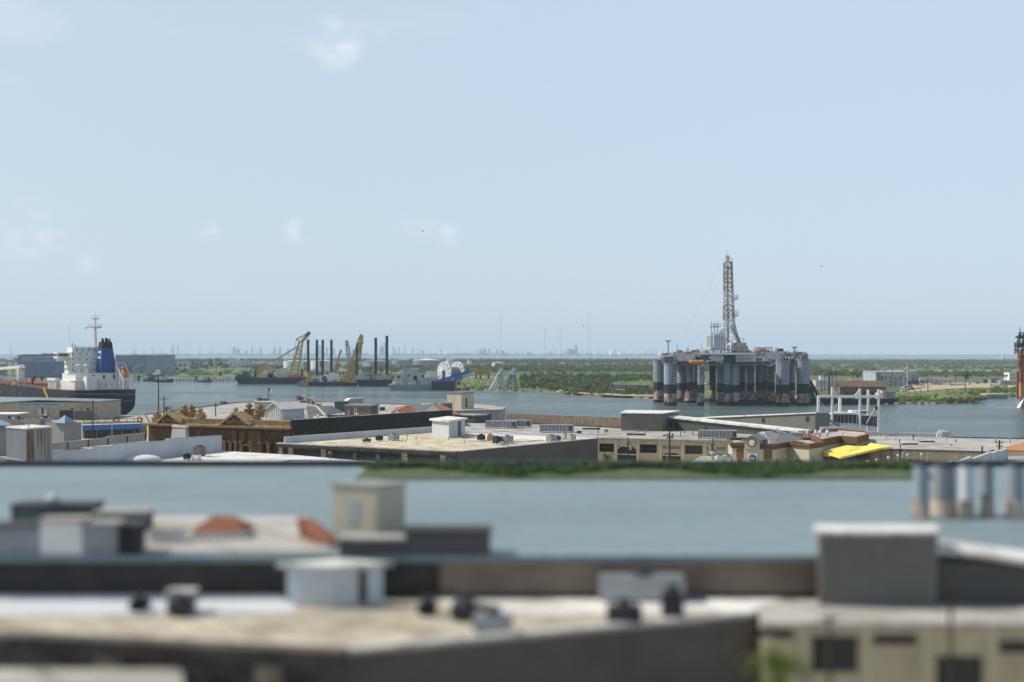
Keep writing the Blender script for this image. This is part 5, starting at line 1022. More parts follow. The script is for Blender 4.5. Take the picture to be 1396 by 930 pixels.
def pediment(xa, xm, xb, ytop, grp):
    a_, m_, b_ = S(xa), S(xm), S(xb); zt = Z(ytop, (Lf + u * m_).y); mb = MB(); d0 = -1.0
    for (s0, z0_), (s1, z1_) in (((a_, 13.3), (m_, zt)), ((m_, zt), (b_, 13.3))):
        p = [Lf + u * s0 + w * d0, Lf + u * s1 + w * d0, Lf + u * s1 + w * 5.5, Lf + u * s0 + w * 5.5]; zz = [z0_, z1_, z1_, z0_]
        v = [(*q, k) for q, k in zip(p, zz)] + [(*q, k + .55) for q, k in zip(p, zz)]; mb.add(v, [(3, 2, 1, 0), (4, 5, 6, 7), (0, 1, 5, 4), (1, 2, 6, 5), (2, 3, 7, 6), (3, 0, 4, 7)])
    o = mb.build('pediment', 'sandstone_lit_gold', t); mb = MB(); q = [Lf + u * (a_ + .6) - w * .2, Lf + u * (b_ - .6) - w * .2, Lf + u * m_ - w * .2]; r = [k + w * 5.4 for k in q]; zz = [13.27, 13.27, zt]
    mb.add([(*k, h) for k, h in zip(q, zz)] + [(*k, h) for k, h in zip(r, zz)], [(0, 1, 2), (5, 4, 3)]); mb.build('tympanum', 'sandstone_shaded', o)
    mb = MB()                                            # carved relief: a wreath of small bosses
    for k in range(15): s = a_ + 1.3 + (b_ - a_ - 2.6) * k / 14; f = 1 - abs(s - m_) / (b_ - a_) * 2; h = 13.5 + (zt - 13.9) * max(.08, f) * (.25 + .4 * (k % 3) / 2); p = Lf + u * s - w * .25; mb.sph((p.x, p.y, h), .28 + .12 * (k % 2), n=8)
    mb.build('carving', 'sandstone', o)
pediment(216, 231.5, 249, 564.5, 0); pediment(303, 322, 343, 564.5, 0)
def urn(px, yt, k=1., base=14.6, dp=.9):
    s = S(px); p = Lf + u * s + w * dp; zt = Z(yt, p.y); h = zt - base; mb = MB(); mb.obox(p, u, .62 * k, .62 * k, base - .02, base + h * .45); mb.obox(p, u, .78 * k, .78 * k, base + h * .45, base + h * .52)
    mb.lathe((p.x, p.y, base + h * .52), [(.45 * k, 0), (.3 * k, h * .06), (.72 * k, h * .22), (.66 * k, h * .32), (.34 * k, h * .4), (.3 * k, h * .48)], 12); mb.build('urn', 'sandstone_lit_gold' if dp < 1 else 'sandstone', t)
for px, yt, k, bs, dp in ((211.5, 560.5, 1.1, 14.5, .8), (228.5, 558.7, 1.05, 15, .9), (236.5, 552.3, 1.1, 15.4, 4.0), (242, 554, .8, 15.2, 6), (249.5, 552, 1.05, 14.7, 3.0), (253, 559, .8, 14.6, 5.5), (269, 556.8, 1.2, 14.55, .9), (264.5, 562, .8, 14.55, 3.5), (318, 555.5, .95, 15, .9), (316, 562, .8, 14.7, 2.5), (325.5, 549.8, 1.3, 15.5, 4.), (340.5, 550.8, 1.2, 15, 4), (346, 563.5, 1., 14.6, 1.0)): urn(px, yt, k, bs, dp)
mb = MB()
for px in (304.5, 312.5, 319.8, 327, 340.5, 353.5, 364.2, 381, 394.5): s = S(px); p = Lf + u * s + w * .45; mb.cyl((p.x, p.y, 2.6), (p.x, p.y, 9.2), .42, .36, 12); mb.obox(p, u, .55, .5, 9.2, 9.7)
mb.build('colonnade', 'sandstone', t)
mb = MB()
for px in (329.5, 341.5, 318, 394.5): s = S(px); wbox(mb, Lf, u, w, s - .75, s + .75, .15, .88, 9.72, 12.1)
for px in (270, 346, 352): s = S(px); wbox(mb, Lf, u, w, s - .6, s + .6, .1, .88, 2.6, 12.1)
mb.build('pilaster', 'sandstone_shaded', t)
for pa, pb in ((327.5, 340),):
    mb = MB(); m_ = (S(pa) + S(pb)) / 2; r = (S(pb) - S(pa)) / 2; n = 12
    for k in range(n):
        q = [Lf + u * (m_ - r * math.cos(math.pi * j / n)) + w * .6 for j in (k, k + 1)]; zz = [7.6 + r * math.sin(math.pi * j / n) for j in (k, k + 1)]; mb.bar((*q[0], zz[0]), (*q[1], zz[1]), .5, .45)
    mb.build('arch', 'sandstone', t)
# dark brick party wall on its right flank with a parapet; roof behind
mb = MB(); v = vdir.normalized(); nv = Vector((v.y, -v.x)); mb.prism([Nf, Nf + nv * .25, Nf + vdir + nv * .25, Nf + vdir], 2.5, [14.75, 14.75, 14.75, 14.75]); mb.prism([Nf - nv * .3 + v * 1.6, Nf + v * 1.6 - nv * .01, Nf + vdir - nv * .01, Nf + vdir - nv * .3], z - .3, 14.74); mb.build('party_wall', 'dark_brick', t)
mb = MB(); mb.prism([Nf - nv * .4 + v * 1.6, Nf + v * 1.6 + nv * .35, Nf + vdir + nv * .35, Nf + vdir - nv * .4], 14.76, 14.9); mb.build('coping', 'roof_grey', t)
rp = inset(ccw([Lf + w * 1.6, Nf + w * 1.6 - u * .5, Nf + vdir - u * .5, Lf + vdir]), .3); mb = MB(); mb.prism(rp, z - .3, z - .1); mb.build('roof', 'roof_grey', t)
# things on its roof
c = P2(404, 573.5, 13.5); hut = gable_thing('tin_hut', 'pale corrugated tin hut with a gable roof above the dark brick wall', 'hut', P2(384, 574.6, 13.3), Vector((.72, .69)), 6.6, 5.9, 13.4, Z(561, 292), Z(552.8, 292), 'light_metal', 'light_metal')
# rotate so that the striped gable end faces left-front
mb = MB(); a = P2(384, 574.6, 13.3); q = Vector((-.69, .72))
for k in range(6): p = a + q * (.45 + k * .95) - Vector((.72, .69)) * .03; zt = Z(561, 292) + (Z(552.8, 292) - Z(561, 292)) * (1 - abs(.45 + k * .95 - 2.95) / 2.95); mb.obox(p, q, .13, .03, 13.5, zt - .25)
mb.build('rib', 'grey_metal', hut)
ac('white rooftop unit with a round fan in front of the tin gabled hut', P2(421, 573, 13.5), v, 1.6, 1.2, 13.5, 1.5, 'light_metal'); ac('low white unit left of the tin gabled hut', P2(377, 571, 13.5), v, 1.6, 1.4, 13.5, 1.0, 'light_metal'); ac('grey round shouldered unit behind the right pediment', P2(367, 570.5, 13.5), v, 1.3, 1.3, 13.5, 1.8, 'galvanised')
def sloped(label, pts, zs, m, name='pitched_roof'):
    q = [P2(x, y, z_) for (x, y), z_ in zip(pts, zs)]; mb = MB(); v_ = [(*p, z_) for p, z_ in zip(q, zs)]; lo = [(x, y, 8) for x, y, _ in v_]; n = len(v_)
    mb.add(v_ + lo, [tuple(range(n))] + [(i, n + i, n + (i + 1) % n, (i + 1) % n) for i in range(n)]); c = sum(q, Vector((0, 0))) / n; t = thing(name, label, 'roof', (c.x, c.y, 8)); mb.build('roof_slope', m, t); return t
for (pts, lab) in (([(430, 567), (443, 566.5), (430, 554), (418, 553.5)], 'dark slate roof slope right behind the tin gabled hut'), ([(444.5, 566), (468, 562), (452, 553), (432, 553.5)], 'wider dark slate roof slope beside a pale hip strip')): 
    rs = sloped(lab, pts, [13.6, 13.6, 15.2, 15.2], 'roof_dark')
mb = MB(); mb.bar((*P2(443.5, 566.6, 13.65), 13.65), (*P2(431.5, 554, 15.25), 15.25), .5, .2); mb.build('hip_strip', 'tan_light', rs)
mb = MB(); mb.box(X(446, 318), 318, 9, X(471, 318), 319, Z(566, 318)); t = thing('roof_ledge', 'long dark ledge under the slate roof slopes', 'ledge', (X(458, 330), 330, 9))
mb.build('ledge', 'dark_metal', t)
mb = MB(); d = 388; mb.box(X(456, d), d, 9, X(474, d), d + 8, Z(547.5, d)); t = thing('plant_room', 'blue grey plant room with a white vent lid on the far roofs', 'building', (X(470, d), d, 9)); mb.build('wall', 'roof_dark', t)
mb = MB(); a0 = [(X(473, d), d + 1, Z(547, d)), (X(476.5, d), d + 1, Z(544, d)), (X(494.5, d), d + 1, Z(542.8, d)), (X(494.5, d), d + 1, Z(551, d)), (X(473, d), d + 1, Z(551, d))]; b0 = [(x * 1.02, y + 8, z_) for x, y, z_ in a0]
mb.add(a0 + b0, [(0, 4, 3, 2, 1), (5, 6, 7, 8, 9)] + [(i, (i + 1) % 5, 5 + (i + 1) % 5, 5 + i) for i in range(5)]); mb.build('tower', 'tank_grey', t); mb = MB(); mb.add([(X(468, d), d + .8, Z(546.5, d)), (X(474, d), d + .8, Z(546.5, d)), (X(478, d), d + 4, Z(543.4, d)), (X(471, d), d + 4, Z(543.4, d))], [(0, 1, 2, 3)]); mb.build('lid', 'white_paint', t)
d = 318; q = [Q(470, 0, d).to_2d(), Q(505, 0, d - 3).to_2d(), Q(516, 0, d + 4).to_2d(), Q(484, 0, d + 9).to_2d()]
t = block('stair_house', 'brown ribbed stair house standing behind the dark brick wall', 'building', q, 9, Z(553.6, d), 0, 'brown_siding', 'roof_shingle')
mb = MB(); u2 = (q[1] - q[0]).normalized(); w2 = Vector((-u2.y, u2.x))
for s in (1.2, 2.9, 3.4): wbox(mb, q[0], u2, w2, s, s + .2, -.12, -.01, 13.4, 16.2 - (s < 2) * .6)
mb.build('pipe', 'light_metal', t)
mb = MB(); u3 = (q[2] - q[1]).normalized(); w3 = Vector((-u3.y, u3.x)); wbox(mb, q[1], u3, w3, .3, 5, -.04, -.01, 10, 16.3); mb.build('door', 'black_opening', t)
clutter(517, 560, 7, 4.5, 352, 'dark_metal', 'small dark unit with a white side, right of the brown stair house')
for i, (x, y) in enumerate(((434, 571.5), (462.5, 569.5), (487, 569.2), (532, 568), (542, 567))): 
    p = P(x, y, 14.0); mb = MB(); mb.lathe((p.x, p.y, 13.5), [(.16, 0), (.16, 1.1), (.42, 1.15), (.42, 1.5), (.15, 1.6)], 10); tag(mb.build('vent_pipe', 'hatch_white', None, (p.x, p.y, 13.5)), ['white vent pipe right of the tin gabled hut', 'white vent pipe below the dark slate slopes', 'white vent pipe against the brown stair house', 'white vent pipe before the red hip roof, left of two', 'white vent pipe before the red hip roof, right of two'][i], 'vent pipe', 'vent pipes above the dark brick wall')
# red hipped roof building
zz = 12.2; A, B, C = P2(533, 563.5, zz), P2(578, 565.8, zz), P2(620, 566.5, zz); t = thing('hip_roof_building', 'low building with brick red hipped roof ends and a grey centre', 'building', (A.x, A.y, 3))
e = [P2(532, 563.2, zz), P2(575, 564.6, zz), P2(618, 566, zz), P2(612, 556, zz), P2(540, 555.5, zz)]
mb = MB(); mb.prism(e, 3, zz); mb.build('wall', 'white_paint', t)
r1 = P(556, 552.6, 14.6); r2 = P(592, 551.0, 14.6); mb = MB(); mb.add([(*e[0], zz), (*e[1], zz), r1, (*e[4], zz)], [(0, 1, 2), (0, 2, 3)]); mb.build('roof_end', 'roof_rust', t)
mb = MB(); mb.add([(*e[1], zz + .02), (*e[2], zz + .02), r2, r1, (*e[3], zz), (*e[4], zz)], [(0, 1, 2, 3), (2, 4, 5, 3)]); mb.build('roof_slope', 'roof_shingle', t)
mb = MB(); s2 = Vector((*e[2], zz + .1)); k = Vector((1.9, 0, .06)); mb.add([r2 + Vector((-.8, 0, .12)), r2 + k, s2 + k * 1.2, s2 - k * .6 + Vector((0, 0, .1))], [(0, 1, 2, 3)]); mb.add([r2 + Vector((-.8, 0, -.12)), r2 + k, s2 + k * 1.2, s2 - k * .6 - Vector((0, 0, .1))], [(3, 2, 1, 0)]); mb.add([r2 + k, s2 + k * 1.2, (*e[3], zz)], [(0, 1, 2)]); mb.build('roof_end', 'roof_rust', t)
# tan lift tower, terminal loggia etc.
d = 424; q = [Q(609.5, 0, d + 4).to_2d(), Q(629, 0, d).to_2d(), Q(646, 0, d + 4).to_2d(), Q(628, 0, d + 9).to_2d()]
t = block('lift_tower', 'square tan lift tower, lit on its left side, rising in front of the water', 'tower', q, 5, Z(536, d + 2), 0, 'tan_light', 'roof_shingle')
u2 = (q[1] - q[0]).normalized(); w2 = Vector((-u2.y, u2.x)); mb = MB(); wbox(mb, q[0], u2, w2, 2.2, 3.1, -.04, -.01, 11.4, 14.4); mb.build('window', 'pale_blue_wall', t); u3 = (q[2] - q[1]).normalized(); w3 = Vector((-u3.y, u3.x)); mb = MB(); wbox(mb, q[1], u3, w3, 1.9, 2.6, -.04, -.01, 11.4, 14.6); mb.build('window', 'glass_dark', t)
ac('long pale air handler left of the tan lift tower', Q(599, 560, 412), Vector((1, 0)), 5, 2, Z(560, 412), 2.3, 'light_metal'); clutter(602.5, 559, 14, 10.5, 404, 'light_metal', 'white boxed unit with a dark end in front of the tan lift tower')
for k in range(4): 
    p = Q(577.5 + k * 4.2, 552.4, 420); mb = MB(); mb.lathe((p.x, p.y, p.z), [(.1, -1.5), (.1, 0), (.45, .1), (.5, .4), (.15, .65)], 10); tag(mb.build('roof_ventilator', 'hatch_white', None, p), 'white mushroom ventilator left of the tan lift tower, ' + ['first', 'second', 'third', 'fourth'][k] + ' from the left', 'ventilator', 'white roof ventilators by the lift tower')
L0, N0, R0 = P2(617, 561, 10.5), P2(683, 559.5, 10.5), P2(689, 556.5, 10.5); t = block('loggia', 'grey terminal wing with dark open bays at the foot of the lift tower', 'building', [L0, N0, R0, L0 + (R0 - N0) * 3 + Vector((0, 8))], 3, 10.5, 0, 'stucco_grey', 'roof_grey')
u2 = (N0 - L0).normalized(); w2 = Vector((-u2.y, u2.x)); Lw = (N0 - L0).length; mb = MB()
for a_, b_ in ((.03, .25), (.3, .5), (.57, .78)): wbox(mb, L0, u2, w2, a_ * Lw, b_ * Lw, -.03, .0, 7, 9.3)
mb.build('bay', 'black_opening', t); mb = MB(); wbox(mb, L0, u2, w2, .8 * Lw, .88 * Lw, -.5, -.02, 4, 10.2); mb.build('pier', 'stucco_grey', t)
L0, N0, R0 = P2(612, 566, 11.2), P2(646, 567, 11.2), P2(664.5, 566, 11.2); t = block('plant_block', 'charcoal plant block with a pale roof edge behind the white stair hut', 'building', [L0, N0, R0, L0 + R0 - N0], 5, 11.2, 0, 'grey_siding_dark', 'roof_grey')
# --- dark arcade building
z = 11.5; q = corner((380, 605), (619.5, 616.2), (815, 597.6), z); L0, N0, R0, B0 = q
t = thing('arcade_building', 'dark stone arcade building with a large cream flat roof and a white stair hut', 'building', (N0.x, N0.y, 2.5)); u = (N0 - L0).normalized(); w = Vector((-u.y, u.x)); L = (N0 - L0).length
def S2(px): k = (px - CX) / F; return (k * L0.y - L0.x) / (u.x - k * u.y)
mb = MB(); mb.prism([L0 + w * 1.0, N0 + w * 1.0, R0, B0], 2.5, z - .06); v = (R0 - N0).normalized(); mb.build('wall', 'side_wall', t)
ops = []
for a_, b_ in ((403, 410), (414, 421.5), (426, 434), (451, 464), (467, 479), (489, 499), (501.5, 509.5), (520, 531.5), (534, 545), (559, 569), (573, 583), (587, 597)): ops.append((S2(a_), S2(b_), 3.4, 8.6 if not (403 <= a_ <= 426 or a_ > 555) else 8.9))
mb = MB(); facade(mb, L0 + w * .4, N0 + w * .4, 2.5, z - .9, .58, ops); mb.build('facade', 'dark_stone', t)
mb = MB()
for o in ops: wbox(mb, L0, u, w, o[0] - .1, o[1] + .1, .75, .96, 3.3, 9.0)
mb.build('window', 'glass_dark', t)
mb = MB()
for a_, b_ in ((380, 385.5), (393.5, 400), (438, 445), (548, 556), (600.5, 608.5)):
    for k in range(14): wbox(mb, L0, u, w, S2(a_), S2(b_), -.12 - .05 * (k % 2), .38, 2.5 + k * .6, 3.06 + k * .6)
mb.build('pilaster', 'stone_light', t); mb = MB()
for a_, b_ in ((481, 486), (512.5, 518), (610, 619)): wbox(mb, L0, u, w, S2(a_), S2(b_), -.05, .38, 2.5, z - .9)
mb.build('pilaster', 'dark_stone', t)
mb = MB(); wbox(mb, L0, u, w, -.3, L + .1, -.12, .98, z - .9, z - .55); wbox(mb, L0, u, w, -.5, L + .2, -.24, .98, z - .55, z - .05)
for k in range(90): s = L * k / 90; wbox(mb, L0, u, w, s, s + .22, .05, .38, z - 1.5, z - .92)
mb.build('cornice', 'dark_stone', t); mb = MB(); wbox(mb, L0, u, w, -.55, L + .25, -.3, 1.3, z - .05, z + .16); mb.build('coping', 'roof_grey', t)
for o in ops[:3] + ops[9:]:
    mb = MB(); m_ = (o[0] + o[1]) / 2; r = (o[1] - o[0]) / 2 + .25; n = 10
    for k in range(n):
        p = [L0 + u * (m_ - r * math.cos(math.pi * j / n)) + w * .3 for j in (k, k + 1)]; zz_ = [7.7 + r * math.sin(math.pi * j / n) for j in (k, k + 1)]; mb.bar((*p[0], zz_[0]), (*p[1], zz_[1]), .35, .4)
    mb.build('arch', 'stone_light', t)
mb = MB()
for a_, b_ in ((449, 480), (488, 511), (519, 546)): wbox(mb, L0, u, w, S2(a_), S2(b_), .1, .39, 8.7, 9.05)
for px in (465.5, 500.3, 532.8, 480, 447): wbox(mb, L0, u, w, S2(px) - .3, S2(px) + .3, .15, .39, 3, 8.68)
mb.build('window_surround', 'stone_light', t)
ip = inset(ccw([L0 + w * 1.35, N0 + w * 1.35, R0, B0]), .35); mb = MB(); mb.prism(ip, z - .06, z + .03); mb.build('roof', 'roof_cream', t)
mb = MB(); a = N0 + w * 1.3; wbox(mb, N0 + v * 1.3, v, Vector((-v.y, v.x)), 0, (R0 - N0).length - 1.3, 0, .34, z - .06, z + .12); mb.build('coping', 'roof_white', t)
vi = Vector((-v.y, v.x)); mb = MB(); wl = (B0 - L0).length; wbox(mb, L0, v, -vi, 1.4, wl, -.02, .32, z - .06, z + 1.35); uu = (R0 - B0).normalized(); bl = (R0 - B0).length; wbox(mb, B0, uu, Vector((-uu.y, uu.x)), .4, bl, -.36, -.02, z - .06, z + .55); mb.build('parapet', 'stucco_white', t)
mb = MB(); pa = [P2(640, 595.5, z), P2(735, 600.5, z), P2(808, 597.8, z), P2(805, 594.6, z), P2(700, 589.5, z), P2(640, 589.5, z)]; mb.prism(pa, z + .032, z + .05); mb.build('roof_coating', 'roof_white', t)
# white stair hut on it
q = [P2(589, 594.8, z), P2(612, 597.6, z), P2(634, 593.5, z), P2(611, 591, z)]; hd_ = Z(575.5, q[1].y); th = thing('stair_hut', 'white stair hut with an overhanging flat slab on the cream roof', 'hut', (q[1].x, q[1].y, z)); mb = MB(); mb.prism(q, z + .03, hd_); mb.build('wall', 'stucco_white', th)
mb = MB(); mb.prism(inset(ccw(q), -.55), hd_, hd_ + .42); mb.build('roof', 'roof_white', th); u3 = (q[2] - q[1]).normalized(); w3 = Vector((-u3.y, u3.x)); l3 = (q[2] - q[1]).length; mb = MB(); wbox(mb, q[1], u3, w3, l3 * .55, l3 * .75, -.03, .02, z + .1, hd_ - .15); mb.build('door', 'black_opening', th)
mb = MB(); wbox(mb, q[1], u3, w3, l3 * .66, l3 * .70, -.06, -.035, z + .5, hd_ - .5); mb.build('door_handle', 'rusty_steel', th)
g = 'air conditioners on the cream roof'
for x, y, Lx, Wx, h, m, lab in ((517, 601.2, 1.1, 1.0, 1.0, 'black_paint', 'small black condenser against the white parapet of the cream roof'), (537, 600.8, 1.9, 1.2, 1.35, 'galvanised', 'grey condenser against the white parapet, right of the small black one'), (500, 603, 1.6, .8, .7, 'dark_metal', 'low dark condenser at the left end of the white parapet'),
        (656, 600.6, 1.2, 1.1, 1.2, 'black_paint', 'black condenser right of the white stair hut'), (671, 599.8, 1.2, 1.0, .9, 'galvanised', 'small condenser behind the black one on the cream roof'), (677.5, 605, 1.5, 1.1, 1.45, 'dark_metal', 'brown sided condenser in the middle cluster of the cream roof'), (691.5, 604.5, 2.3, 1.2, 1.5, 'galvanised', 'ribbed grey condenser pair in the middle cluster of the cream roof'), (687, 606.7, 1.6, .9, .7, 'galvanised', 'lowest grey condenser at the front of the middle cluster'),
        (752, 602.2, 2.0, 1.2, 1.3, 'galvanised', 'ribbed condenser near the brown wall edge, left of the right pair'), (760.5, 600.8, .9, .9, .9, 'dark_metal', 'small dark condenser joined to the right ribbed one'), (779, 600.2, 1.8, 1.0, 1.1, 'tan_light', 'tan condenser at the far right corner of the cream roof'), (769, 599, .9, .8, 1.4, 'light_metal', 'thin pale duct unit left of the tan condenser')): ac(lab, P(x, y, z + .05), v, Lx, Wx, z + .05, h, m, .2, g)
p = P(666, 601.5, z); mb = MB(); mb.prism([(p.x - .3, p.y), (p.x + .5, p.y - .2), (p.x + .6, p.y + .4), (p.x - .1, p.y + .5)], z, [z + 1.2, z + 1.9, z + 1.7, z + 1.1]); tag(mb.build('roof_hood', 'orange_faded', None, (p.x, p.y, z)), 'slim tan hood standing between the black and brown condensers', 'vent hood')
for k, (x0, y0, x1, y1) in enumerate(((640, 602, 662, 603), (700, 604, 740, 601.5), (700, 602.6, 722, 603.6))):
    a, b = P(x0, y0, z), P(x1, y1, z); mb = MB(); a.z = b.z = z + .2; mb.bar(a, b, .16); mb.bar(a, a - Vector((0, 0, .18)), .12); mb.bar(b, b - Vector((0, 0, .18)), .12); tag(mb.build('roof_pipe', 'light_metal', None, a), ['pale pipe lying left of the black condenser', 'longest pale pipe lying toward the right condensers', 'short pale pipe lying in front of the middle cluster'][k], 'pipe')
for k in range(9):
    x = random.uniform(540, 760); y = random.uniform(600, 607) - (x - 540) * .012; p = P(x, y, z); mb = MB(); mb.lathe((p.x, p.y, z), [(.07, 0), (.07, .4 + .3 * (k % 3)), (.16, .45 + .3 * (k % 3)), (.05, .6 + .3 * (k % 3))], 8); tag(mb.build('vent_stub', 'grey_metal', None, (p.x, p.y, z)), 'thin grey vent stub rising from the cream roof', 'vent', 'thin vent stubs on the cream roof')
# --- grey flat-roofed terminal behind it with a brown strip wall
z = 9; fl, fr = P2(805, 596.5, z), P2(1103, 602.6, z); u = (fr - fl).normalized(); w = Vector((-u.y, u.x)); L = (fr - fl).length
t = thing('cream_terminal', 'long cream terminal hall with dark arched doors and a wide grey flat roof', 'building', (fl.x, fl.y, 2.5))
def S3(px): k = (px - CX) / F; return (k * fl.y - fl.x) / (u.x - k * u.y)
ops = []; doors = [(841.5, 867.5), (903, 928), (963, 989.5), (1026, 1052)]; wins = [(817, 837), (872.5, 895.5), (934, 957.5), (996, 1000)]
for a_, b_ in doors: ops.append((S3(a_), S3(b_), 2.5, 6.9 if a_ < 850 else 5.6))
for a_, b_ in wins: ops.append((S3(a_), S3(b_), 5.5, 7.6))
for a_, b_ in doors[1:]: ops.append((S3(a_ + .5), S3(b_ - .5), 6.6, 7.4))
mb = MB(); facade(mb, fl, fr, 2.5, z - .1, .5, ops)
for a_, b_ in doors:
    top = 6.9 if a_ < 850 else 5.6
    for s, k in ((S3(a_), 1), (S3(b_), -1)): mb.prism([fl + u * s + w * .02, fl + u * (s + .75 * k) + w * .02, fl + u * (s + .75 * k) + w * .48, fl + u * s + w * .48], top - .75, [top - .01] * 4) if 0 else mb.add([(*(fl + u * s + w * .01), top), (*(fl + u * (s + .8 * k) + w * .01), top), (*(fl + u * s + w * .01), top - .8), (*(fl + u * s + w * .49), top), (*(fl + u * (s + .8 * k) + w * .49), top), (*(fl + u * s + w * .49), top - .8)], [(0, 1, 2), (5, 4, 3), (1, 4, 5, 2)])
bk = [P2(700, 577.5, z), P2(850, 583, z)]; rp = [fl, fr, P2(1125, 600, z), P2(1140, 592.5, z), P2(990, 588, z), bk[1], bk[0], P2(600, 574, z), P2(600, 592, z)]
mb.prism([fl + w * .52, fr + w * .52] + [p for p in rp[2:]], 2.5, z - .12); mb.build('wall', 'cream_wall', t)
mb = MB()
for a_, b_ in doors: wbox(mb, fl, u, w, S3(a_) - .1, S3(b_) + .1, .42, .51, 2.5, 7)
mb.build('door', 'black_opening', t); mb = MB()
for a_, b_ in wins: wbox(mb, fl, u, w, S3(a_) - .05, S3(b_) + .05, .35, .45, 5.4, 7.7)
win = mb.build('window', 'glass_dark', t); mb = MB()
for a_, b_ in wins:
    for k in range(7): s = S3(a_) + (S3(b_) - S3(a_)) * k / 6; wbox(mb, fl, u, w, s - .05, s + .05, .28, .34, 5.5, 7.6)
    wbox(mb, fl, u, w, S3(a_), S3(b_), .27, .33, 6.5, 6.6)
mb.build('window_bar', 'dark_metal', win); mb = MB()
for a_, b_ in doors[1:]:
    wbox(mb, fl, u, w, S3(a_ + .5), S3(b_ - .5), .3, .4, 6.6, 7.4)
mb.build('louvre', 'grey_metal', t); mb = MB()
for px in (812, 839.5, 869.8, 900.5, 931, 961, 992.5, 1023): wbox(mb, fl, u, w, S3(px) - .28, S3(px) + .28, -.2, -.005, 2.5, z - .35)
wbox(mb, fl, u, w, 0, L, -.12, -.004, 4.9, 5.15)
for a_, b_ in wins: wbox(mb, fl, u, w, S3(a_) - .3, S3(b_) + .3, -.16, -.006, 5.22, 5.42); wbox(mb, fl, u, w, S3(a_) - .3, S3(b_) + .3, -.1, -.006, 7.65, 7.9)
mb.build('pilaster', 'cream_trim', t); mb = MB(); wbox(mb, fl, u, w, -1, L + .4, -.3, .6, z - .34, z - .04); mb.build('roof_edge', 'roof_grey', t)
mb = MB(); mb.prism([fl + w * .62, fr + w * .62] + rp[2:], z - .1, z); mb.build('roof', 'roof_grey', t)
a, b = P2(690, 576.3, z), P2(852, 584.3, z); ub = (b - a).normalized(); wb = Vector((-ub.y, ub.x)); lb = (b - a).length; mb = MB(); mb.prism([a, b, b + wb * .6, a + wb * .6], z, [z + 2.75, z + 3.0, z + 3.0, z + 2.75]); sw = mb.build('screen_wall', 'brown_siding', t)
mb = MB(); wbox(mb, a, ub, wb, 0, lb, -.1, -.01, z, z + .35); mb.build('plinth', 'dark_metal', sw)
g = 'long ribbed chillers on the grey terminal roof'
for x, y, Lx, lab in ((683.5, 584, 8.5, 'long ribbed grey chiller behind the charcoal plant block'), (707, 583, 7, 'second ribbed grey chiller ending in a dark grille'), (759, 589.8, 8.6, 'ribbed greenish chiller on the open grey roof left of the dark gabled hall'), (978, 598.3, 9.2, 'ribbed greenish chiller in front of the white roofed walkway'), (1088, 597, 4, 'short ribbed chiller behind the clock house roof')): ac(lab, P(x, y, z), Vector((.98, -.2)), Lx, 2.6, z, 2.1 if x < 1080 else 1.3, 'galvanised', .35, g, fan=False)
for k, (x, y) in enumerate(((806, 585.3), (867, 593.2))):
    p = P(x, y, z); t = thing('roof_hatch', ['flat skylight curb on the grey roof near the brown screen wall', 'flat skylight curb on the grey roof before the dark gabled hall'][k], 'skylight', (p.x, p.y, z)); mb = MB(); mb.obox(p, u, 2.2, 1.2, z, z + .4); mb.build('curb', 'dark_metal', t); mb = MB(); mb.obox(p, u, 2.0, 1.05, z + .4, z + .52); mb.build('pane', 'skylight', t)
# dark gabled hall and walkways
a, b = P2(847, 587, z), P2(902.5, 588, z); dd_ = a.y; zl = Z(564.6, dd_); t = thing('dark_hall', 'dark grey sided hall with a bright white shallow roof', 'building', (a.x, a.y, z)); c = P2(925, 585, z); back = Vector((3.2, 16)); poly = [a, b, b + Vector((6.5, 15)), a + Vector((3, 15.5))]
mb = MB(); mb.prism(poly, z, [zl, zl - .1, zl - .3, zl + .1]); mb.build('wall', 'grey_siding', t)
mb = MB(); ro = inset(ccw(poly), -.35); mb.prism(ro, zl + .13, zl + .4) ; mb.build('roof', 'roof_white', t)
a2, b2 = b + Vector((.2, 1.2)), None
A_ = Q(903, 0, 341).to_2d(); B_ = Q(1088, 0, 311).to_2d(); zA, zB = Z(567, 341), Z(587, 311); t = thing('covered_walkway', 'long dark walkway sloping down to the right under a bright white roof', 'walkway', (A_.x, A_.y, z))
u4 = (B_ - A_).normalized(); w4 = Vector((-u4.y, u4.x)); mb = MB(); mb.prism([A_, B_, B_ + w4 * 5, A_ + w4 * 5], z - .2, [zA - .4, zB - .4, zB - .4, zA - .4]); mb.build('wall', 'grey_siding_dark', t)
mb = MB(); v8 = [(*(A_ - w4 * .5), zA), (*(B_ - w4 * .5 + u4 * .5), zB), (*(B_ + w4 * 5.4 + u4 * .5), zB), (*(A_ + w4 * 5.4), zA)]; mb.add(v8 + [(x, y, k - .4) for x, y, k in v8], [(0, 1, 2, 3), (7, 6, 5, 4), (0, 4, 5, 1), (1, 5, 6, 2), (2, 6, 7, 3), (3, 7, 4, 0)]); mb.build('roof', 'roof_white', t)
mb = MB(); l4 = (B_ - A_).length
for s in (.045, .105, .33): wbox(mb, A_, u4, w4, l4 * s, l4 * s + 1.1, -.03, 0, zA - (zA - zB) * s - 3.2, zA - (zA - zB) * s - 1.5)
mb.build('window', 'black_opening', t)
d = 372; z1 = Z(562.5, d); q = [Q(950, 0, d + 34).to_2d(), Q(1111.5, 0, d - 6).to_2d(), Q(1131, 0, d + 5).to_2d(), Q(980, 0, d + 50).to_2d()]; zz_ = [Z(571, d + 34), Z(563.5, d - 6), Z(562.8, d + 5), Z(569, d + 50)]
t = thing('gangway_house', 'dark grey gangway house with two small square windows, before the white gangway frame', 'building', (q[1].x, q[1].y, 2.5)); q = ccw(q); mb = MB(); mb.prism(q, 2.5, zz_); mb.build('wall', 'grey_siding', t)
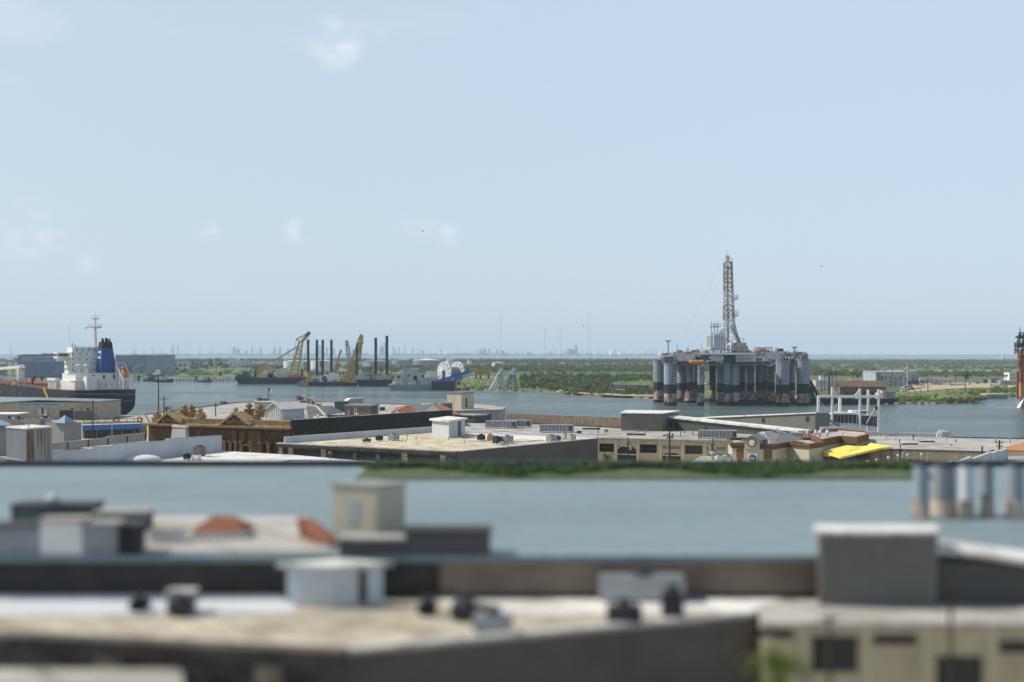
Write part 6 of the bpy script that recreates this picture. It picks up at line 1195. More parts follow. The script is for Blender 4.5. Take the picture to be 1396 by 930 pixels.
mb = MB(); o8 = inset(q, -.4); mb.add([(*p, k + .03) for p, k in zip(o8, zz_)] + [(*p, k + .35) for p, k in zip(o8, zz_)], [(3, 2, 1, 0), (4, 5, 6, 7), (0, 1, 5, 4), (1, 2, 6, 5), (2, 3, 7, 6), (3, 0, 4, 7)]); mb.build('roof', 'roof_white', t)
u5 = (q[1] - q[0]).normalized(); w5 = Vector((-u5.y, u5.x)); l5 = (q[1] - q[0]).length; mb = MB()
for px in (1038.5, 1098.5): k = (px - CX) / F; s = (k * q[0].y - q[0].x) / (u5.x - k * u5.y); zc = Z(571.3 if px > 1090 else 573.5, (q[0] + u5 * s).y); wbox(mb, q[0], u5, w5, s, s + 1.35, -.04, -.01, zc - .75, zc + .75)
mb.build('window', 'black_opening', t)
# --- boarding gangway
d = 398; t = thing('boarding_gangway', 'white steel gangway frame holding a dark glazed passenger bridge at the quay edge', 'gangway', (X(1157, d), d, 2.5))
def beam(x0, y0, x1, y1, da, db, wd, m=None): mb.bar(Q(x0, y0, da), Q(x1, y1, db), wd)
mb = MB(); bz = lambda dd: H - (2.5 - 0) 
for x, y0, dd in ((1134.5, 528, d), (1172.3, 530, d), (1183.5, 531.5, d + 7), (1197.8, 531, d)): mb.bar((X(x, dd), dd, 2.5), Q(x, y0, dd), .62)
for x, y0, y1, dd in ((1115.8, 541, 563, d), (1145, 541, 563, d + 7)): mb.bar(Q(x, y1, dd), Q(x, y0, dd), .8)
beam(1114.5, 540.3, 1200.5, 540.3, d, d, .7); beam(1145, 541, 1184, 541, d + 7, d + 7, .6)
for x in (1134.5, 1172.3, 1197.8): mb.bar(Q(x, 541, d), Q(x, 541, d) + Vector((0, 7, 0)), .45)
beam(1136, 533, 1144, 541, d, d, .35); beam(1172, 532, 1165.5, 539, d, d, .35); beam(1141.5, 550, 1136, 557, d, d, .25); beam(1193.5, 555, 1181, 578, d + .3, d + .3, .25); beam(1120, 549, 1125, 557, d, d, .12); mb.build('frame', 'white_paint', t)
def obl(name, m, x0, x1, y0, y1, y0b, y1b, da, dep, par):
    a0 = [Q(x0, y1, da), Q(x1, y1b, da), Q(x1, y0b, da), Q(x0, y0, da)]; b0 = [p + Vector((0, dep, 0)) for p in a0]; m_ = MB(); m_.add(a0 + b0, [(0, 1, 2, 3), (7, 6, 5, 4), (0, 4, 5, 1), (1, 5, 6, 2), (2, 6, 7, 3), (3, 7, 4, 0)]); return m_.build(name, m, par)
pb = obl('passenger_bridge', 'glass_navy', 1136, 1168.5, 565.2, 576.5, 565.2, 577, d + 1, 4.5, t); obl('passenger_bridge', 'glass_navy', 1169, 1196.5, 566, 578.5, 568, 582, d + 1.5, 4, t)
obl('bridge_roof', 'white_paint', 1133, 1170, 562.5, 565, 562.5, 565, d + .6, 5.2, t); obl('bridge_roof', 'white_paint', 1160, 1183, 559.6, 562.3, 560.2, 562.8, d + 3, 3, t)
mb = MB()
for x in (1141, 1146, 1151.2, 1156.4, 1162): mb.bar(Q(x, 565, d + .95), Q(x, 577, d + .95), .12)
for x in (1168,): mb.bar(Q(x, 564, d + .9), Q(x, 578.5, d + .9), .28)
mb.bar(Q(1136, 577.3, d + .9), Q(1168.5, 578.3, d + .9), .3); mb.bar(Q(1169, 580, d + 1.4), Q(1197, 583, d + 1.4), .25)
for x in (1189, 1191.5, 1194): mb.bar(Q(x, 580, d + 1.4), Q(x + 2.5, 570, d + 1.4), .1)
mb.build('window_frame', 'light_metal', pb)
mb = MB(); mb.bar(Q(1124, 569, d - 2), Q(1145, 581.5, d - 2), .5, .9); mb.bar(Q(1126, 578, d - 2), Q(1126, 590, d - 2), .6); mb.bar(Q(1133, 578, d - 2), Q(1133, 590, d - 2), .4); mb.box(X(1117, d - 6), d - 8, 2.5, X(1125, d - 6), d - 4, 9); mb.build('stair', 'tank_grey', t)
mb = MB(); mb.cyl(Q(1176, 562, d), Q(1176, 562, d) + Vector((0, .6, 0)), .4, n=12); mb.cyl(Q(1180, 562, d), Q(1180, 562, d) + Vector((0, .6, 0)), .4, n=12); mb.cyl(Q(1195.5, 556, d), Q(1195.5, 556, d) + Vector((0, .4, 0)), .7, n=12); mb.build('sheave', 'dark_metal', t)
p = Q(1149, 591, 350); t = thing('equipment_shelter', 'low grey louvred shelter between the red parapet and the gangway', 'shelter', p); mb = MB(); mb.box(X(1122, 350), 350, z, X(1155, 350), 354, Z(588, 350)); mb.build('wall', 'galvanised', t); mb = MB(); mb.prism([(X(1128, 350), 349.5), (X(1154, 350), 349.5), (X(1152, 350), 353.5), (X(1130, 350), 353.5)], Z(588, 350), Z(585.5, 350)); mb.build('roof', 'light_metal', t)
# pale railing along the quay
a, b = Q(1152, 592.5, 392), Q(1288, 596.5, 372); t = thing('quay_railing', 'long pale blue railing panel line along the quay edge', 'railing', (a.x, a.y, 2.5)); mb = MB(); n = 22
for k in range(n + 1): p = a.lerp(b, k / n); mb.bar((p.x, p.y, 2.5), (p.x, p.y, Z(588 + 2.6 * k / n, p.y)), .16)
for y0 in (588.2, 590): mb.bar(Q(1152, y0, 392), Q(1288, y0 + 2.6, 372), .16)
mb.build('rail', 'light_metal', t); mb = MB(); mb.prism([(a.x, a.y + .1), (b.x, b.y + .1), (b.x, b.y + .3), (a.x, a.y + .3)], 4.2, 5.6); mb.build('panel', 'pale_blue_wall', t); mb = MB()
for k in range(20): p = a.lerp(b, (k + .5) / 20); mb.box(p.x - .55, p.y - .4, 3.2, p.x + .55, p.y + .05, 4.0)
mb.build('base', 'black_paint', t)
t = thing('gate_arch', 'white ribbed half round gate at the right end of the quay railing', 'gate', Q(1286, 597, 372)); mb = MB()
for x in (1277.5, 1282.5):
    n = 8; c = Q(x, 597, 372)
    for k in range(n): a1, a2 = [math.pi / 2 * j / n for j in (k, k + 1)]; mb.bar(c + Vector((1.2 - 1.2 * math.cos(a1), 0, 2.2 * math.sin(a1))), c + Vector((1.2 - 1.2 * math.cos(a2), 0, 2.2 * math.sin(a2))), .4)
mb.build('arch', 'white_paint', t); mb = MB(); mb.box(X(1284, 372), 371.5, Z(597, 372), X(1294, 372), 374, Z(588.5, 372))
for k in range(7): mb.bar(Q(1285 + k * 1.3, 588.5, 371.3), Q(1285 + k * 1.3, 597, 371.3), .12)
mb.bar(Q(1294, 588.6, 372), Q(1299.5, 597, 372), .3); mb.build('gate_panel', 'light_metal', t)
# --- right cream hall
z = 9; fl, fr = P2(1185, 611, z), P2(1352, 615.6, z); u = (fr - fl).normalized(); w = Vector((-u.y, u.x)); L = (fr - fl).length; rp = [fl, fr, P2(1400, 602.2, z), P2(1470, 602, z), P2(1470, 599.8, z), P2(1300, 597, z), P2(1143, 593.4, z), P2(1120, 600, z)]
def S4(px): k = (px - CX) / F; return (k * fl.y - fl.x) / (u.x - k * u.y)
t = thing('cream_hall', 'cream panelled hall with a pale grey flat roof on the right', 'building', (fl.x, fl.y, 2.5)); mb = MB(); ops = [(S4(1230), S4(1259.5), 2.5, 6.8)]; facade(mb, fl, fr, 2.5, z - .1, .5, ops); mb.prism([fl + w * .52, fr + w * .52] + rp[2:], 2.5, z - .12); mb.build('wall', 'cream_wall', t)
mb = MB(); wbox(mb, fl, u, w, S4(1229.5), S4(1260), .4, .51, 2.5, 6.9); mb.build('door', 'black_opening', t); mb = MB()
for px in (1191, 1228, 1264.5, 1303, 1338): wbox(mb, fl, u, w, S4(px) - .22, S4(px) + .22, -.16, -.005, 2.5, z - .3)
for a_, b_ in ((1266, 1300), (1305, 1336), (1193, 1226)): wbox(mb, fl, u, w, S4(a_), S4(b_), -.08, -.005, 7.9, 8.1)
mb.build('pilaster', 'cream_trim', t); mb = MB(); wbox(mb, fl, u, w, -.5, L + .3, -.3, .6, z - .34, z - .04); mb.build('roof_edge', 'roof_dark', t); mb = MB(); mb.prism([fl + w * .62, fr + w * .62] + rp[2:], z - .1, z); mb.build('roof', 'roof_grey', t)
mb = MB(); e8 = [P2(1295, 597.1, z), P2(1470, 600, z)]; ue = (e8[1] - e8[0]).normalized(); wbox(mb, e8[0], ue, Vector((-ue.y, ue.x)), 0, (e8[1] - e8[0]).length, 0, .5, z, z + .3); mb.build('coping', 'roof_dark', t)
for k, (x, y, l) in enumerate(((1263.5, 602.8, 3.1), (1240, 606.2, 3.2))): p = P(x, y, z); tt = thing('roof_hatch', ['long low skylight on the pale right roof, nearer the water', 'long low skylight on the pale right roof, nearer the yellow canopy'][k], 'skylight', (p.x, p.y, z)); mb = MB(); mb.obox(p, Vector((1, .05)), l / 2 * 1.1, .5, z, z + .3); mb.build('curb', 'dark_metal', tt); mb = MB(); mb.obox(p, Vector((1, .05)), l / 2, .4, z + .3, z + .4); mb.build('pane', 'skylight', tt)
mb = MB(); q = [P2(1353, 613.4, z + .3), P2(1420, 615, z + .3), P2(1420, 601.5, z + .3), P2(1400, 602.2, z + .3)]; t = thing('orange_roof_building', 'building with an orange brown flat roof at the right edge', 'building', (q[0].x, q[0].y, 2.5)); mb.prism(q, z + .01, z + .3); mb.build('roof', 'orange_roof', t); mb = MB(); mb.prism([q[0], q[1], q[1] + Vector((0, 3)), q[0] + Vector((0, 3))], 2.5, z); mb.build('wall', 'cream_wall', t)
# stepped grey parapet wall lower right
z = 14; t = thing('parapet_wall', 'pale grey stepped parapet wall with posts at lower right', 'wall', (X(1340, 205), 205, 9)); d0, d1 = 186, 232; A_, B_ = Q(1282, 0, d0).to_2d(), Q(1372.5, 0, d1).to_2d(); u = (B_ - A_).normalized(); w = Vector((-u.y, u.x)); L = (B_ - A_).length; mb = MB(); po = MB(); st = [(1278, 632.5), (1300, 629.3), (1324, 624), (1350, 618), (1361, 614.5), (1373, 612)]
def S5(px): k = (px - CX) / F; return (k * A_.y - A_.x) / (u.x - k * u.y)
for (xa, ya), (xb, yb) in zip(st, st[1:]): sa, sb = S5(xa), S5(xb); zt = Z((ya + yb) / 2 - .3, (A_ + u * (sa + sb) / 2).y); wbox(mb, A_, u, w, sa + .2, sb - .2, 0, .5, 8, zt - .1); zp = Z(ya - 1.6, (A_ + u * sa).y); wbox(po, A_, u, w, sa - .2, sa + .2, -.12, .6, 8, zp)
mb.build('panel', 'stucco_white', t); wbox(po, A_, u, w, S5(1373) - .2, S5(1373) + .3, -.12, .6, 8, Z(611.6, (A_ + u * S5(1373)).y)); po.build('post', 'stucco_white', t)
mb = MB(); q = [Q(1374, 0, 240).to_2d(), Q(1470, 0, 240).to_2d(), Q(1470, 0, 170).to_2d(), Q(1380, 0, 170).to_2d()]; t = thing('low_roof_building', 'grey low roof beyond the right end of the stepped parapet wall', 'building', (q[0].x, q[0].y, 2.5)); mb.prism(q, 2.5, Z(622, 240)); mb.build('wall', 'stucco_grey', t)
# --- clock house
d = 262; t = thing('clock_house', 'tan clock house with brown cornice, round clock gable and grey hip roof', 'building', (X(1055, d), d, 2.5))
LC, NC, RC = Q(998, 0, d + 3).to_2d(), Q(1057, 0, d - 1).to_2d(), Q(1074, 0, d + 6).to_2d(); zc = Z(612, d)
q1 = [Q(1074, 0, d + 6).to_2d(), Q(1103, 0, d).to_2d(), Q(1121.5, 0, d + 5).to_2d()]
poly = [LC, NC, RC, q1[1], q1[2], q1[2] + Vector((1, 14)), LC + Vector((2, 16))]
mb = MB(); mb.prism(poly, 2.5, zc); mb.build('wall', 'tan_light', t)
mb = MB(); zq = Z(605.5, d); P_ = [Vector(p) for p in poly]
for off, a_, b_ in ((.2, zc, zc + .5), (.36, zc + .5, zc + .95), (.25, zc + .95, zq)): mb.ring(inset(ccw(P_), -off), off + .22, a_, b_)
mb.build('cornice', 'brown_trim', t); mb = MB(); mb.ring(inset(ccw(P_), -.3), .5, zq, zq + .08); mb.build('coping', 'brown_trim', t); mb = MB(); mb.prism(inset(ccw(P_), .55), zc + .02, zc + .5); mb.build('flat_roof', 'roof_grey', t)
uf = (NC - LC).normalized(); wf = Vector((-uf.y, uf.x))
def S6(px): k = (px - CX) / F; return (k * LC.y - LC.x) / (uf.x - k * uf.y)
mb = MB(); zt = Z(604, d); zr = Z(595.6, d); a_, b_ = S6(1016.5), S6(1036.5); m_ = (a_ + b_) / 2; pts = [(a_, Z(612.5, d)), (b_, Z(612.5, d)), (b_, Z(600.5, d)), (m_, zr), (a_, Z(600.5, d))]
fr_ = [(*(LC + uf * s - wf * .8), z_) for s, z_ in pts]; bk_ = [(*(LC + uf * s + wf * 2.5), z_) for s, z_ in pts]; mb.add(fr_ + bk_, [(0, 1, 2, 3, 4), (9, 8, 7, 6, 5)] + [(i, 5 + i, 5 + (i + 1) % 5, (i + 1) % 5) for i in range(5)]); gb = mb.build('clock_gable', 'tan_light', t)
mb = MB()
for s0, s1, z0_, z1_ in ((a_ - .4, m_, Z(600.5, d) - .15, zr + .12), (m_, b_ + .4, zr + .12, Z(600.5, d) - .15)):
    v8 = [(*(LC + uf * s0 - wf * 1.15), z0_), (*(LC + uf * s1 - wf * 1.15), z1_), (*(LC + uf * s1 + wf * 5), z1_), (*(LC + uf * s0 + wf * 5), z0_)]; mb.add(v8 + [(x, y, k + .22) for x, y, k in v8], [(3, 2, 1, 0), (4, 5, 6, 7), (0, 1, 5, 4), (1, 2, 6, 5), (2, 3, 7, 6), (3, 0, 4, 7)])
mb.build('gable_roof', 'roof_shingle', gb)
cc = LC + uf * S6(1026.7) - wf * .82; c3 = Vector((*cc, Z(603.8, d))); n3 = Vector((-wf.x, -wf.y, 0)); mb = MB(); mb.cyl(c3, c3 + n3 * .22, .88, n=28); ck = mb.build('clock', 'wood_brown', gb); mb = MB(); mb.cyl(c3 + n3 * .22, c3 + n3 * .26, .66, n=28); mb.build('clock_face', 'white_paint', ck)
mb = MB(); cf = c3 + n3 * .28; mb.bar(cf, cf + Vector((uf.x * .45, uf.y * .45, -.08)), .06); mb.bar(cf, cf + Vector((uf.x * .3, uf.y * .3, -.16)), .07)
for k in range(12): a = k * math.pi / 6; e = Vector((uf.x * math.sin(a), uf.y * math.sin(a), math.cos(a))); mb.bar(cf + e * .52, cf + e * .62, .05)
mb.build('clock_hand', 'dark_metal', ck)
mb = MB(); wbox(mb, LC, uf, wf, S6(1015), S6(1041), -.5, -.01, 2.5, Z(612.6, d)); mb.build('entrance_bay', 'tan_light', t); mb = MB()
for xa, xb in ((1004, 1014), (1042, 1052.5)): wbox(mb, LC, uf, wf, S6(xa), S6(xb), -.06, -.005, Z(626, d), zc - .1)
mb.build('panel', 'wood_brown', t); mb = MB()
for xa, xb in ((1005.5, 1011), (1044, 1050)): wbox(mb, LC, uf, wf, S6(xa), S6(xb), -.08, -.03, 3.5, Z(627, d))
mb.build('window', 'black_opening', t)
mb = MB(); s0, s1 = S6(1022.7), S6(1032); zs = Z(619.7, d); n = 8; rc = (s1 - s0) / 2
pts = [(s0, 3.4), (s1, 3.4), (s1, zs - .5)] + [(s0 + rc + rc * math.cos(math.pi * k / n), zs - .5 + .5 * math.sin(math.pi * k / n)) for k in range(1, n)] + [(s0, zs - .5)]; fr_ = [(*(LC + uf * s - wf * .72), z_) for s, z_ in pts]; bk_ = [(*(LC + uf * s - wf * .51), z_) for s, z_ in pts]; N_ = len(pts); mb.add(fr_ + bk_, [tuple(range(N_))] + [(i, N_ + i, N_ + (i + 1) % N_, (i + 1) % N_) for i in range(N_)]); sg = mb.build('sign', 'sign_blue', t)
mb = MB(); zc_ = Z(625.5, d); s_ = s0 + rc * .95
for a1, b1, c1, d1 in ((-.42, .05, -.28, .34), (-.1, .45, -.12, .2)): wbox(mb, LC, uf, wf, s_ + a1, s_ + b1, -.76, -.725, zc_ + c1, zc_ + d1)
mb.build('sign_emblem', 'sign_gold', sg); mb = MB()
for a1, b1, c1, d1 in ((-.55, -.4, -1.4, -.5), (-.25, -.1, -1.4, -.75), (.1, .25, -1.4, -.6), (.25, .45, -.8, -.6)): wbox(mb, LC, uf, wf, s_ + a1, s_ + b1, -.77, -.725, zc_ + c1, zc_ + d1)
mb.build('sign_mark', 'white_paint', sg)
mb = MB(); wbox(mb, LC, uf, wf, s0 - .12, s1 + .12, -.66, -.52, 3.3, zs + .1); mb.build('sign_rim', 'white_paint', sg)
# hip roof
e = [P2(1000, 604, 11.2), P2(1055.5, 605.5, 11.2), P2(1096, 600.8, 11.2), P2(1040, 597.5, 11.2)]; zh = 11.2; r1, r2 = P(1041.5, 587.8, 14.6), P(1062, 586.8, 14.6)
e = [Q(1000, 603, d + 3).to_2d(), Q(1055.5, 0, d + .8).to_2d(), Q(1097, 0, d + 12).to_2d(), Q(1046, 0, d + 24).to_2d()]; zh = zq + .0; zr = Z(587.6, d + 11); r1, r2 = Vector((X(1041, d + 10), d + 10, zr)), Vector((X(1064, d + 13), d + 13, zr + .1)); E = [Vector((*p, zh)) for p in e]
mb = MB(); mb.add([E[0], E[1], E[2], E[3], r1, r2], [(0, 1, 4), (1, 2, 5, 4), (2, 3, 5), (3, 0, 4, 5)]); hr = mb.build('hip_roof', 'roof_shingle', t)
mb = MB()
for k in range(1, 9): a = E[0].lerp(E[1], k / 9); tp = a.lerp(r1, .93 - abs(k - 5) * .0); mb.bar(a + Vector((0, 0, .06)), tp + Vector((0, 0, .06)), .13, .08)
mb.build('roof_rib', 'light_metal', hr); mb = MB(); c = E[1].lerp(E[2], .5).lerp(r1.lerp(r2, .6), .78); d8 = (r2 - E[2]).normalized(); mb.bar(c + Vector((0, 0, .12)) - d8 * 1.2, c + Vector((0, 0, .12)) + d8 * .9, 1.0, .18); mb.build('skylight', 'glass_blue', hr)
u7 = (q1[1] - RC).normalized(); w7 = Vector((-u7.y, u7.x)); mb = MB(); l7 = (q1[1] - RC).length; wbox(mb, RC, u7, w7, l7 * .35, l7 * .72, -.03, 0, 3.5, Z(627, d + 3)); u8 = (RC - NC).normalized(); w8 = Vector((-u8.y, u8.x)); wbox(mb, NC, u8, w8, .7, 1.6, -.03, 0, 3.5, Z(626, d)); mb.build('window', 'glass_dark', t)
u9 = (q1[2] - q1[1]).normalized(); w9 = Vector((-u9.y, u9.x)); mb = MB(); wbox(mb, q1[1], u9, w9, 1.2, 2.6, -.03, 0, 3.5, Z(623.5, d)); mb.build('shutter', 'stucco_grey', t)
for k, (x, y) in enumerate(((1063.5, 613), (1071, 622), (1084, 625))): p = Q(x, y, d + 1.5); mb = MB(); mb.sph(p, .18); mb.bar(p, p + Vector((0, 1.2, 0)), .1); tag(mb.build('wall_lamp', 'hatch_white', None, p), ['round lamp under the clock house cornice', 'round lamp on the recessed clock house wall', 'round lamp above the clock house window'][k], 'lamp')
# restaurant wing with red coping and yellow canopy
t = block('restaurant_wing', 'tan restaurant wing with brown and red coping behind the yellow canopy', 'building', [Q(1096, 0, 300).to_2d(), Q(1121, 0, 274).to_2d(), Q(1145, 0, 285).to_2d(), Q(1167, 0, 281).to_2d(), Q(1183, 0, 292).to_2d(), Q(1180, 0, 303).to_2d(), Q(1140, 0, 312).to_2d()], 2.5, Z(598.5, 285), .35, 'tan_light', 'roof_grey', .4)
pw = [Q(1121, 0, 274).to_2d(), Q(1145, 0, 285).to_2d(), Q(1167, 0, 281).to_2d(), Q(1183, 0, 292).to_2d(), Q(1180, 0, 303).to_2d(), Q(1140, 0, 312).to_2d(), Q(1096, 0, 300).to_2d()]; zw = Z(598.5, 285) + .35
mb = MB(); mb.ring(inset(ccw(pw), -.3), .32, zw - 1.2, zw + .08); mb.ring(inset(ccw(pw), -.2), .6, zw + .08, zw + .3); mb.build('cornice', 'brown_trim', t); mb = MB(); mb.ring(inset(ccw(pw), -.22), .6, zw + .302, zw + .38); mb.build('coping', 'red_coping', t)
for k, (x, y, s) in enumerate(((1112, 599.5, .5), (1118, 599.2, .62), (1128, 598.4, .6), (1101, 601.3, .45))): p = Q(x, y, 292); p.z = zw + .2; mb = MB(); mb.lathe((p.x, p.y, zw - .35), [(.3 * s, 0), (.3 * s, .5), (.75 * s, .6), (.85 * s, .95), (.6 * s, 1.4), (.1, 1.65)], 12); tag(mb.build('turbine_vent', 'hatch_white', None, (p.x, p.y, zw - .35)), 'round white turbine vent on the restaurant roof, ' + ['second', 'third', 'rightmost', 'leftmost'][k] + ' in the row', 'roof vent', 'turbine vents on the restaurant roof')
for k, (x, y0, y1) in enumerate(((1148.5, 590.5, 597), (1097.5, 589, 600))): p = Q(x, y1, 288); mb = MB(); mb.cyl((p.x, p.y, zw - .5), Q(x, y0, 288), .22, n=10); mb.cyl(Q(x, y0, 288), Q(x, y0 - 1, 288), .34, n=10); tag(mb.build('flue', ['hatch_white', 'galvanised'][k], None, (p.x, p.y, zw - .5)), ['white flue pipe before the louvred shelter', 'black capped flue pipe right of the hip roof'][k], 'flue')
t = thing('yellow_canopy', 'bright yellow fabric canopy over the restaurant terrace', 'canopy', Q(1165, 630, 270)); y0_ = 262
c = [Q(1121, 615.5, 267), Q(1147, 622.8, 258), Q(1201, 610.4, 268), Q(1216, 609.2, 271), Q(1186, 603.5, 287), Q(1182, 607.6, 281), Q(1166, 608.2, 277), Q(1154, 607, 279)]
mb = MB(); mb.add(c, [(0, 1, 6, 7), (1, 2, 5, 6), (2, 3, 4, 5)]); b_ = [p - Vector((0, 0, .45)) for p in c]; mb.add([c[0], c[1], b_[1], b_[0]], [(3, 2, 1, 0)]); mb.add([c[1], c[2], b_[2], b_[1]], [(3, 2, 1, 0)]); mb.add([c[2], c[3], b_[3], b_[2]], [(3, 2, 1, 0)])
cn = mb.build('canopy_fabric', 'yellow_fabric', t); mb = MB(); mb.add([c[0] - Vector((0, 0, .46)), Q(1131, 620, 263), Q(1131, 623, 263), c[0] - Vector((0, 0, 1.0))], [(0, 1, 2, 3)]); mb.build('valance', 'yellow_fabric', t); mb = MB()
for p in (c[1], c[2], c[3], c[1].lerp(c[2], .35), c[1].lerp(c[2], .7), c[0], c[4]): mb.bar((p.x, p.y + .1, 2.5), (p.x, p.y + .1, p.z - .1), .13)
mb.build('post', 'dark_metal', t)
mb = MB(); mb.box(X(1124, 273), 272.5, 2.6, X(1181, 273), 273.5, Z(617, 273)); t2 = thing('shopfront', 'dark timber restaurant front under the yellow canopy', 'shopfront', (X(1150, 273), 273, 2.5)); mb.build('window', 'glass_dark', t2); mb = MB()
for k in range(12): mb.box(X(1124 + k * 5, 272), 272.1, 2.6, X(1125.2 + k * 5, 272), 272.45, Z(617, 272))
mb.build('mullion', 'wood_brown', t2)
for k, (x, y) in enumerate(((1195, 627), (1211, 624), (1224, 621), (1256, 619.5), (1237, 620), (1183, 629))): 
    p = Q(x, y, 256); mb = MB(); mb.sph(p, .28, n=10); mb.bar((p.x, p.y, 2.5), p, .07); tag(mb.build('globe_lamp', 'hatch_white', None, (p.x, p.y, 2.5)), 'white globe lamp on a thin post outside the restaurant terrace', 'street lamp', 'globe lamps by the restaurant terrace')
# small metal roof with units (bottom centre right)
z = 12.6; q = [P2(938, 632, z), P2(1002, 633, z), P2(1000, 622.4, z), P2(960, 624.2, z)]
t = block('metal_roof_building', 'small low building with a pale metal roof left of the clock house', 'building', [Q(930, 0, 214).to_2d(), Q(1000, 0, 205).to_2d(), Q(999, 0, 238).to_2d(), Q(957, 0, 238).to_2d()], 2.5, Z(624, 238), 0, 'stucco_grey', 'roof_grey')
ac('small white unit on the pale metal roof beside the clock house', Q(982, 0, 225), Vector((1, 0)), 1.4, 1.1, Z(624, 238) + .3, 1.2, 'hatch_white'); ac('grey fan unit at the right end of the pale metal roof', Q(993, 0, 228), Vector((1, 0)), 1.5, 1.1, Z(624, 238) + .3, 1.0, 'light_metal')
p = Q(971, 622, 230); mb = MB(); mb.lathe((p.x, p.y, Z(626, 230)), [(.3, 0), (.3, .8), (.45, .85), (.4, 1.3), (.1, 1.4)], 12); tag(mb.build('vent_pipe', 'tan_light', None, (p.x, p.y, Z(626, 230))), 'cream round vent on the pale metal roof left of the clock house', 'vent pipe')
# --- left: white stepped parapet building, shed, others
z = 12.2; A_, B_ = P2(60, 618.5, 13.2), P2(302.5, 595.2, 13.2); u = (B_ - A_).normalized(); w = Vector((-u.y, u.x)); L = (B_ - A_).length
t = thing('parapet_building', 'long pale building with a stepped white side parapet and grey roof', 'building', (A_.x, A_.y, 2.5)); mb = MB(); mb.prism([A_ + w * .52, B_ + w * .52, B_ + w * 11, A_ + w * 11], 2.5, z - .1); mb.build('wall', 'stucco_grey', t)
def S7(px): k = (px - CX) / F; return (k * A_.y - A_.x) / (u.x - k * u.y)
mb = MB(); co_ = MB()
for xa, xb, ya, yb in ((66, 128.5, 616, 613), (128.5, 153.5, 610.3, 609), (153.5, 228, 606.5, 601.3), (228, 302.5, 598.6, 594.2)):
    sa, sb = S7(xa), S7(xb); pa, pb = A_ + u * sa, A_ + u * sb; za, zb_ = Z(ya, pa.y), Z(yb, pb.y); mb.prism([pa, pb, pb + w * .5, pa + w * .5], 2.5, [za, zb_, zb_, za]); co_.bar((*(pa + w * .25), za + .04), (*(pb + w * .25), zb_ + .04), .6, .1)
mb.build('parapet', 'stucco_white', t); co_.build('coping', 'stucco_grey', t); mb = MB(); mb.prism([A_ + w * .54, B_ + w * .54, B_ + w * 10.9, A_ + w * 10.9], z - .08, z); mb.build('roof', 'roof_grey', t)
mb = MB(); e = [P2(70, 610.5, z), P2(110, 606, z), P2(128, 603.5, z), P2(200, 599, z)]
a_, b_ = P2(62, 604, z + 1.4), P2(198, 590, z + 1.6); ux = (b_ - a_).normalized(); wx = Vector((-ux.y, ux.x)); lx = (b_ - a_).length
mb = MB(); 
for k in range(5): wbox(mb, a_, ux, wx, lx * k / 5 + .15, lx * (k + 1) / 5, 0, .5, z - .1, z + 1.3 + (.25 if k > 2 else 0))
mb.build('back_parapet', 'stucco_grey', t); mb = MB()
for k in range(1, 6): wbox(mb, a_, ux, wx, lx * k / 5 - .1, lx * k / 5 + .2, -.12, .6, z - .1, z + 1.2)
mb.build('joint', 'dark_metal', t)
mb = MB(); p = P2(252, 596.5, 14); q = [Q(232.5, 0, 252).to_2d(), Q(253.5, 0, 247).to_2d(), Q(259, 0, 252).to_2d(), Q(238, 0, 257).to_2d()]; t = thing('roof_vent_box', 'tapered grey vent box standing on the end of the stepped parapet', 'vent box', (q[0].x, q[0].y, 12)); zt = Z(583.3, 249); qq = inset(ccw(q), .35); q = ccw(q); mb.add([(*k, 12.1) for k in q] + [(*k, zt) for k in qq], [(0, 1, 5, 4), (1, 2, 6, 5), (2, 3, 7, 6), (3, 0, 4, 7), (4, 5, 6, 7)]); mb.build('hood', 'stucco_grey', t); mb = MB(); mb.prism(inset(qq, -.25), zt, zt + .2); mb.build('lid', 'roof_grey', t)
# rusty shed
z = 18; L0, N0, R0 = P2(9, 583.2, z), P2(36, 585.6, z), P2(70.5, 583, z); t = thing('rusty_shed', 'tall corrugated metal roof shed streaked with rust at lower left', 'shed', (N0.x, N0.y, 11)); q = [L0, N0, R0, L0 + R0 - N0]; mb = MB(); mb.prism(q, 13.1, z, top=False); u = (R0 - N0).normalized(); w = Vector((-u.y, u.x)); l = (R0 - N0).length
mb.build('wall', 'shed_metal', t); mb = MB(); wbox(mb, N0, u, w, .05, l - .02, -.05, -.005, 10.6, z - .15); 
for k in range(9): wbox(mb, N0, u, w, .1 + k * l / 9, .2 + k * l / 9, -.1, -.055, 10.6, z - .15)
mb.build('rusty_cladding', 'shed_rust', t); mb = MB(); wbox(mb, N0, u, w, .12, .55, -.12, -.06, 10.6, z - .5); mb.build('rusty_cladding', 'rust', t)
mb = MB(); mb.prism(inset(ccw(q), -.12), z, z + .22); mb.build('roof', 'roof_white', t); mb = MB(); mb.prism(inset(ccw(q), .02), 8, 13.05); mb.build('base', 'shed_base', t); u2 = (N0 - L0).normalized(); w2 = Vector((-u2.y, u2.x)); mb = MB(); wbox(mb, L0, u2, w2, -.5, (N0 - L0).length, -.35, .1, 13.02, 13.25); mb.build('ledge', 'roof_grey', t)
p = Q(39, 581.5, N0.y + 1); mb = MB(); mb.cyl((p.x, p.y, z), (p.x, p.y, z + .55), .1, n=8); mb.sph((p.x, p.y, z + .6), .17); tag(mb.build('vent_pipe', 'light_metal', None, (p.x, p.y, z)), 'small capped pipe on top of the rusty shed', 'vent pipe')
